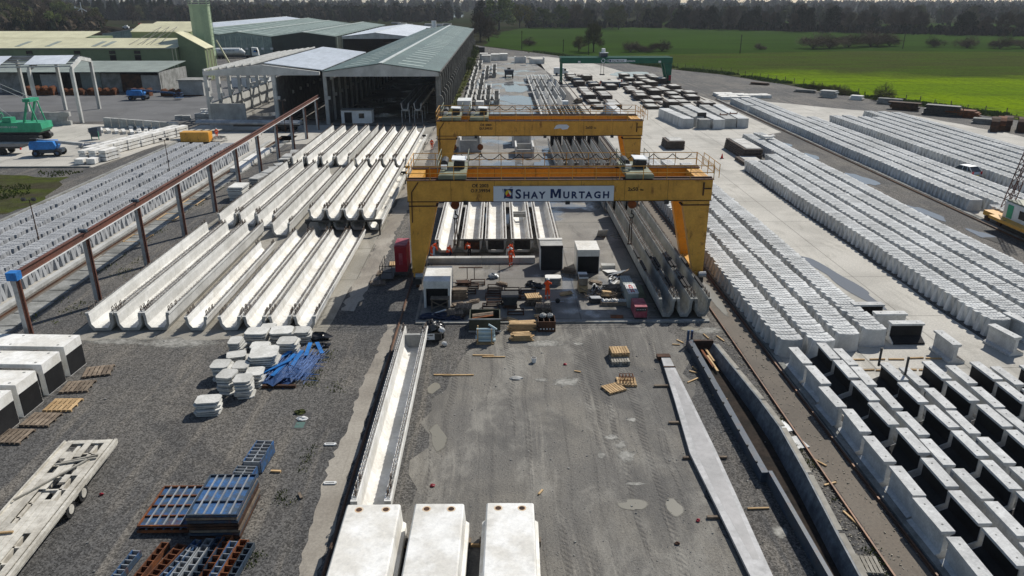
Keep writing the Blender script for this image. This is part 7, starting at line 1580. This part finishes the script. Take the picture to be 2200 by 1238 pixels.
# tree belts behind the pasture
def belt(pts, n_, kinds, hs, spread, label, group, wf=1.0):
    L = []; tot = 0
    for i in range(len(pts)-1): d = (Vector(pts[i+1])-Vector(pts[i])).length; L.append((tot,d,i)); tot += d
    P = []
    for k in range(n_):
        s = tot*(k+.5)/n_; a, d, i = [q_ for q_ in L if q_[0] <= s][-1]; p = Vector(pts[i])+(Vector(pts[i+1])-Vector(pts[i]))*((s-a)/d); P.append((p.x+tq.gauss(0,spread*.4),p.y+tq.gauss(0,spread)))
    for k, (x,y) in enumerate(sorted(P, key=lambda p: p[0]/p[1])):
        tree(tq.choice(kinds), x, y, tq.uniform(*hs), wf*tq.uniform(.85,1.15), '%s, %s from the left' % (label, nth(k+1)), 'tree', group)
belt([(25,655),(130,660),(175,690)], 20, ['green','oliveleaf','bare','ivy','olive'], (14,21), 18, 'tree in the belt behind the pasture, left part', 'trees round the fields')
belt([(120,650),(240,556)], 28, ['ivy','ivy','bare','ivy'], (13,19), 8, 'dark ivy clad tree in the belt behind the pasture', 'trees round the fields',.85)
belt([(240,560),(330,500),(460,430)], 28, ['bare','ivy','bare'], (12,17), 12, 'bare or ivy clad tree right of the dark belt', 'trees round the fields')
belt([(130,760),(330,740),(600,720)], 40, ['bare','ivy','bare','olive'], (16,20), 30, 'bare tree in the second belt behind the fields', 'trees round the fields')
# left hillside
hb = []
for k in range(105):
    y = tq.uniform(455,880); x = tq.uniform(-.65*y, -.50*y)
    hb.append((x,y))
for k, (x,y) in enumerate(sorted(hb, key=lambda p: p[1])):
    tree(tq.choice(['bare','bare','olive','bare','green','olive','oliveleaf']), x, y, tq.uniform(11,17), 1.0, 'tree on the wooded slope at upper left, %s counted from the front' % nth(k+1), 'tree', 'trees on the slope')
tree('yellow',-300,600,11,1.1,'yellow budding tree on the upper left slope','tree','trees on the slope'); tree('yellow',-250,880,14,1.1,'yellow budding tree behind the silo','tree','trees on the slope')
for k in range(26): tree('brownbush' if k % 3 else 'bush', -330+k*4.2+tq.gauss(0,4), 470+tq.gauss(0,14), tq.uniform(4,8), 1.3, 'scrub bush behind the cream roofed halls, %s from the left' % nth(k+1), 'bush', 'scrub behind the halls')
for k in range(44):
    f = k/43.; tree('conifer', -470+102*f+tq.gauss(0,3), 905+tq.gauss(0,9), tq.uniform(19,24), 1.05, 'dark conifer in the plantation block left of the silo, %s from the left' % nth(k+1), 'tree', 'conifer plantation')
for k in range(40):
    f = k/39.; x = -385+330*f; y = 860+tq.gauss(0,40)+90*f; tree(tq.choice(['bare','bare','ivy','olive']), x, y, tq.uniform(14,21), 1.0, 'bare tree in the wood behind the green halls, %s from the left' % nth(k+1), 'tree', 'wood behind the halls')
for k in range(16): tree('conifer', -170+k*5.5+tq.gauss(0,1.5), 985+tq.gauss(0,6), tq.uniform(7,12), .95, 'young conifer before the lake, %s from the left' % nth(k+1), 'tree', 'young conifers by the lake')
# distant woods as one mass, cloud shade put into their leaf colours
q = random.Random(91); fw_ = MB(); fb_ = MB(); fs_ = MB(); fo_ = MB()
def clump(dst, x, y, h, n_, sz):
    zb = hill(x,y); dst.blob((x,y,zb+h*.42),(h*.26,h*.26,h*.40),int(x*7+y),6,4,.25)
    for j in range(n_):
        f = q.random(); p = Vector((x+q.gauss(0,h*.2),y+q.gauss(0,h*.2),zb+h*(.04+.92*f))); s = sz*q.uniform(.6,1.2)*(1.15-.5*f)
        u = Vector((q.gauss(0,1),q.gauss(0,.6),q.gauss(0,1))).normalized(); v_ = u.cross(Vector((q.gauss(0,1),q.gauss(0,1),q.gauss(0,1)))).normalized()
        dst.add([p-u*s-v_*s*.7, p+u*s-v_*s*.5, p+u*s*.6+v_*s*.8, p-u*s+v_*s*.6], [(0,1,2,3)])
for (yb, dy, step, hs, n_, sz, x0f, x1f, gap) in ((770,25,8,(13,18),20,1.7,.12,.72,.25),(900,30,8,(13,19),16,1.9,-.02,.74,.2),(1010,40,8,(14,20),14,2.1,-.70,.74,.12),(1160,50,9,(15,20),14,2.3,-.70,.76,.1),(1430,60,9,(16,21),14,2.6,-.72,.76,.0),(1700,80,10,(19,24),12,3.0,-.74,.34,0),(1700,80,10,(19,22),12,3.0,.34,.78,0),(2100,100,12,(22,27),12,3.6,-.74,.34,0),(2100,100,12,(20,22.6),12,3.6,.34,.78,0)):
    x = x0f*yb
    while x < x1f*yb:
        x += step*q.uniform(.5,1.3); y = yb+q.gauss(0,dy)
        if -200 < x < -35 and 985 < y < 1430: continue
        if gap and math.sin(x*.013+yb)+math.sin(x*.031+yb*2) < -1.6+gap*2.2: continue
        clump(q.choice((fw_,fw_,fb_,fb_,fo_)), x, y, q.uniform(*hs)*((.9+.13*math.sin(x*.021+yb)+.07*math.sin(x*.06)) if yb < 1300 else 1.06), int(n_*1.7), sz*.7)
for k in range(900):                                        # undergrowth below the nearer belts
    f = q.random(); pts = ((25,655),(130,660),(240,556),(330,500),(470,425)); i = q.randrange(4); a_, c_ = pts[i], pts[i+1]
    clump(fb_ if k % 2 else fw_, a_[0]+(c_[0]-a_[0])*f, a_[1]+(c_[1]-a_[1])*f+q.gauss(0,8), q.uniform(3,7), 7, 1.0)
for k in range(500): 
    y = q.uniform(800,1000); clump(fb_ if k % 3 else fw_, q.uniform(-.42*y,-.06*y), y, q.uniform(8,18), 14, 1.6)
for k in range(900):
    y = q.uniform(460,900); clump((fs_,fs_,fb_,fo_,fw_)[k % 5], q.uniform(-.66*y,-.50*y), y, q.uniform(5,13), 16, .8)
o = fw_.build('far_wood', lf_dark); o['kind'] = 'stuff'; o = fb_.build('far_scrub', lf_far_shaded); o['kind'] = 'stuff'
fs_.build('slope_scrub', lf_brown)['kind'] = 'stuff'; fo_.build('far_thicket', lf_olive_shaded)['kind'] = 'stuff'
# rough growth along the verge and fence
q = random.Random(93); vg = MB()
vp = [(103,148),(96,166),(87.5,186),(82,207),(72.5,242),(61,260),(50,287),(38,306),(27,324),(15,350)]
for k in range(9000):
    i = q.randrange(len(vp)-1); a, c_ = Vector(vp[i]), Vector(vp[i+1]); p = a+(c_-a)*q.random(); x, y = p.x+q.gauss(0,1.1), p.y+q.gauss(0,.8)
    if math.sin(y*.5)+math.sin(y*.23+1) < -.9: continue
    h = q.uniform(.2,.75); s = q.uniform(.15,.4); a_ = q.uniform(0,3.14); dx, dy = math.cos(a_)*s, math.sin(a_)*s
    vg.add([(x-dx,y-dy,0),(x+dx,y+dy,0),(x+dx*.6+q.gauss(0,.1),y+dy*.6,h),(x-dx*.7,y-dy*.7+q.gauss(0,.1),h*.8)], [(0,1,2,3)])
o = vg.build('verge_growth', lf_green); o['kind'] = 'stuff'
q = random.Random(94); gr = MB()
for k in range(5000):
    x = q.uniform(-80,-53.5); y = q.uniform(77,102)
    if math.sin(x*.6)+math.sin(y*.5+x*.2) < .5: continue
    h = q.uniform(.1,.35); s = .1; gr.add([(x-s,y,0),(x+s,y,0),(x+q.gauss(0,.08),y+q.gauss(0,.08),h)], [(0,1,2)])
o = gr.build('grass_tufts', leaf_y); o['kind'] = 'stuff'
# poles, turbine, machines at the far left
for k, (x,y,h) in enumerate(((11.1,363,8.4),(29,346,5.4),(38.2,328,8.9),(104.9,336,7.8),(192,367,7.6))):
    t = wthing('utility_pole', 'dark wooden utility pole in the pasture, %s from the left' % nth(k+1), 'pole', (x,y,0), 'poles in the pasture'); MB().tube((x,y,0),(x,y,h),.2,6,.14).build('shaft', bark, t); MB().box(x-.5,x+.5,y-.06,y+.06,h-.7,h-.55).build('crossarm', bark, t)
t = wthing('wind_turbine', 'small white wind turbine with three blades at upper left', 'turbine', (-298,575,hill(-298,575))); zb = hill(-298,575); MB().tube((-298,575,zb),(-298,575,zb+15),.35,8,.2).build('mast', white_p, t); MB().beam((-302,575,zb+15.4),(-297.5,574,zb+15),.3,.3).build('tail', white_p, t); MB().box(-303,-302,574.9,575.1,zb+15,zb+16.4).build('tail_fin', white_p, t); MB().box(-299.5,-295,573.5,576,zb,zb+1.2).build('base_block', white_p, t)
for a in (90,-30,210): MB().beam((-297.5,573.8,zb+15),(-297.5+4.2*math.cos(R(a)),573.8,zb+15+4.2*math.sin(R(a))),.55,.12,(0,1,0)).build('blade', white_p, t)
mound = MB().blob((-262,520,hill(-262,520)-1),(22,10,6.5),5,20,8,.08).build('soil_mound', soil_m); mound['kind'] = 'structure'
for k, (x,y,m,l) in enumerate(((-278,618,sign_r,'red plant machine, left one in the clearing below the conifers'),(-258,622,sign_r,'red plant machine, right one in the clearing below the conifers'),(-240,622,steelgrey,'grey blue machine in the clearing below the conifers'),(-286,612,white_p,'pale trailer in the clearing below the conifers'),(-250,612,white_p,'pale machine parts in the clearing below the conifers'))):
    z = hill(x,y); t = wthing('plant_machine', l, 'machine', (x,y,z)); MB().box(x-2.2,x+2.2,y-1.2,y+1.2,z+.9,z+2.4).build('body', m, t); MB().box(x-.6,x+1.2,y-1,y+1,z+2.4,z+4.4 if k < 2 else z+3.2).build('cab', m if k < 2 else conc_white, t)
    for sx in (-1.5,1.5): MB().tube((x+sx,y-1.4,z+.8),(x+sx,y+1.4,z+.8),.8,12).build('wheel', rubber, t)
for k in range(14):
    x = -160+k*9+tq.gauss(0,2); y = 700+tq.gauss(0,40)
    t = wthing('stock_row', 'pale stock row in the far yard before the lake, %s from the left' % nth(k+1), 'stock', (x,y,0), 'stock in the far yard')
    for j in range(3): MB().box(x-4,x+4,y+j*4,y+j*4+2,.02,1.4+.3*(j % 2)).build('block', (conc_white, conc_old, conc_grey)[(k+j) % 3], t)
t = wthing('mast', 'pale slender mast by the lake', 'mast', (-64,900,0)); MB().tube((-64,900,0),(-64,900,16),.6,6,.4).build('shaft', white_p, t)
t = wthing('chimney_block', 'white tank standing at the far end of the long shed', 'tank', (-30,372,0)); MB().tube((-30,372,0),(-30,372,12.5),1.1,12).build('barrel', white_p, t)

hz = MB().box(-3400,3400,-250,4800,-1.2,62).build('haze', None); hz.data.materials.clear()
hm_, hn, hb_ = newmat('thin spring haze'); hn.nodes.remove(hb_); pv = hn.nodes.new('ShaderNodeVolumePrincipled'); pv.inputs['Color'].default_value = (.86,.92,1,1); pv.inputs['Density'].default_value = .00009; pv.inputs['Anisotropy'].default_value = .2
hn.links.new(pv.outputs[0], [x for x in hn.nodes if x.type == 'OUTPUT_MATERIAL'][0].inputs['Volume']); hz.data.materials.append(hm_); hz['kind'] = 'stuff'
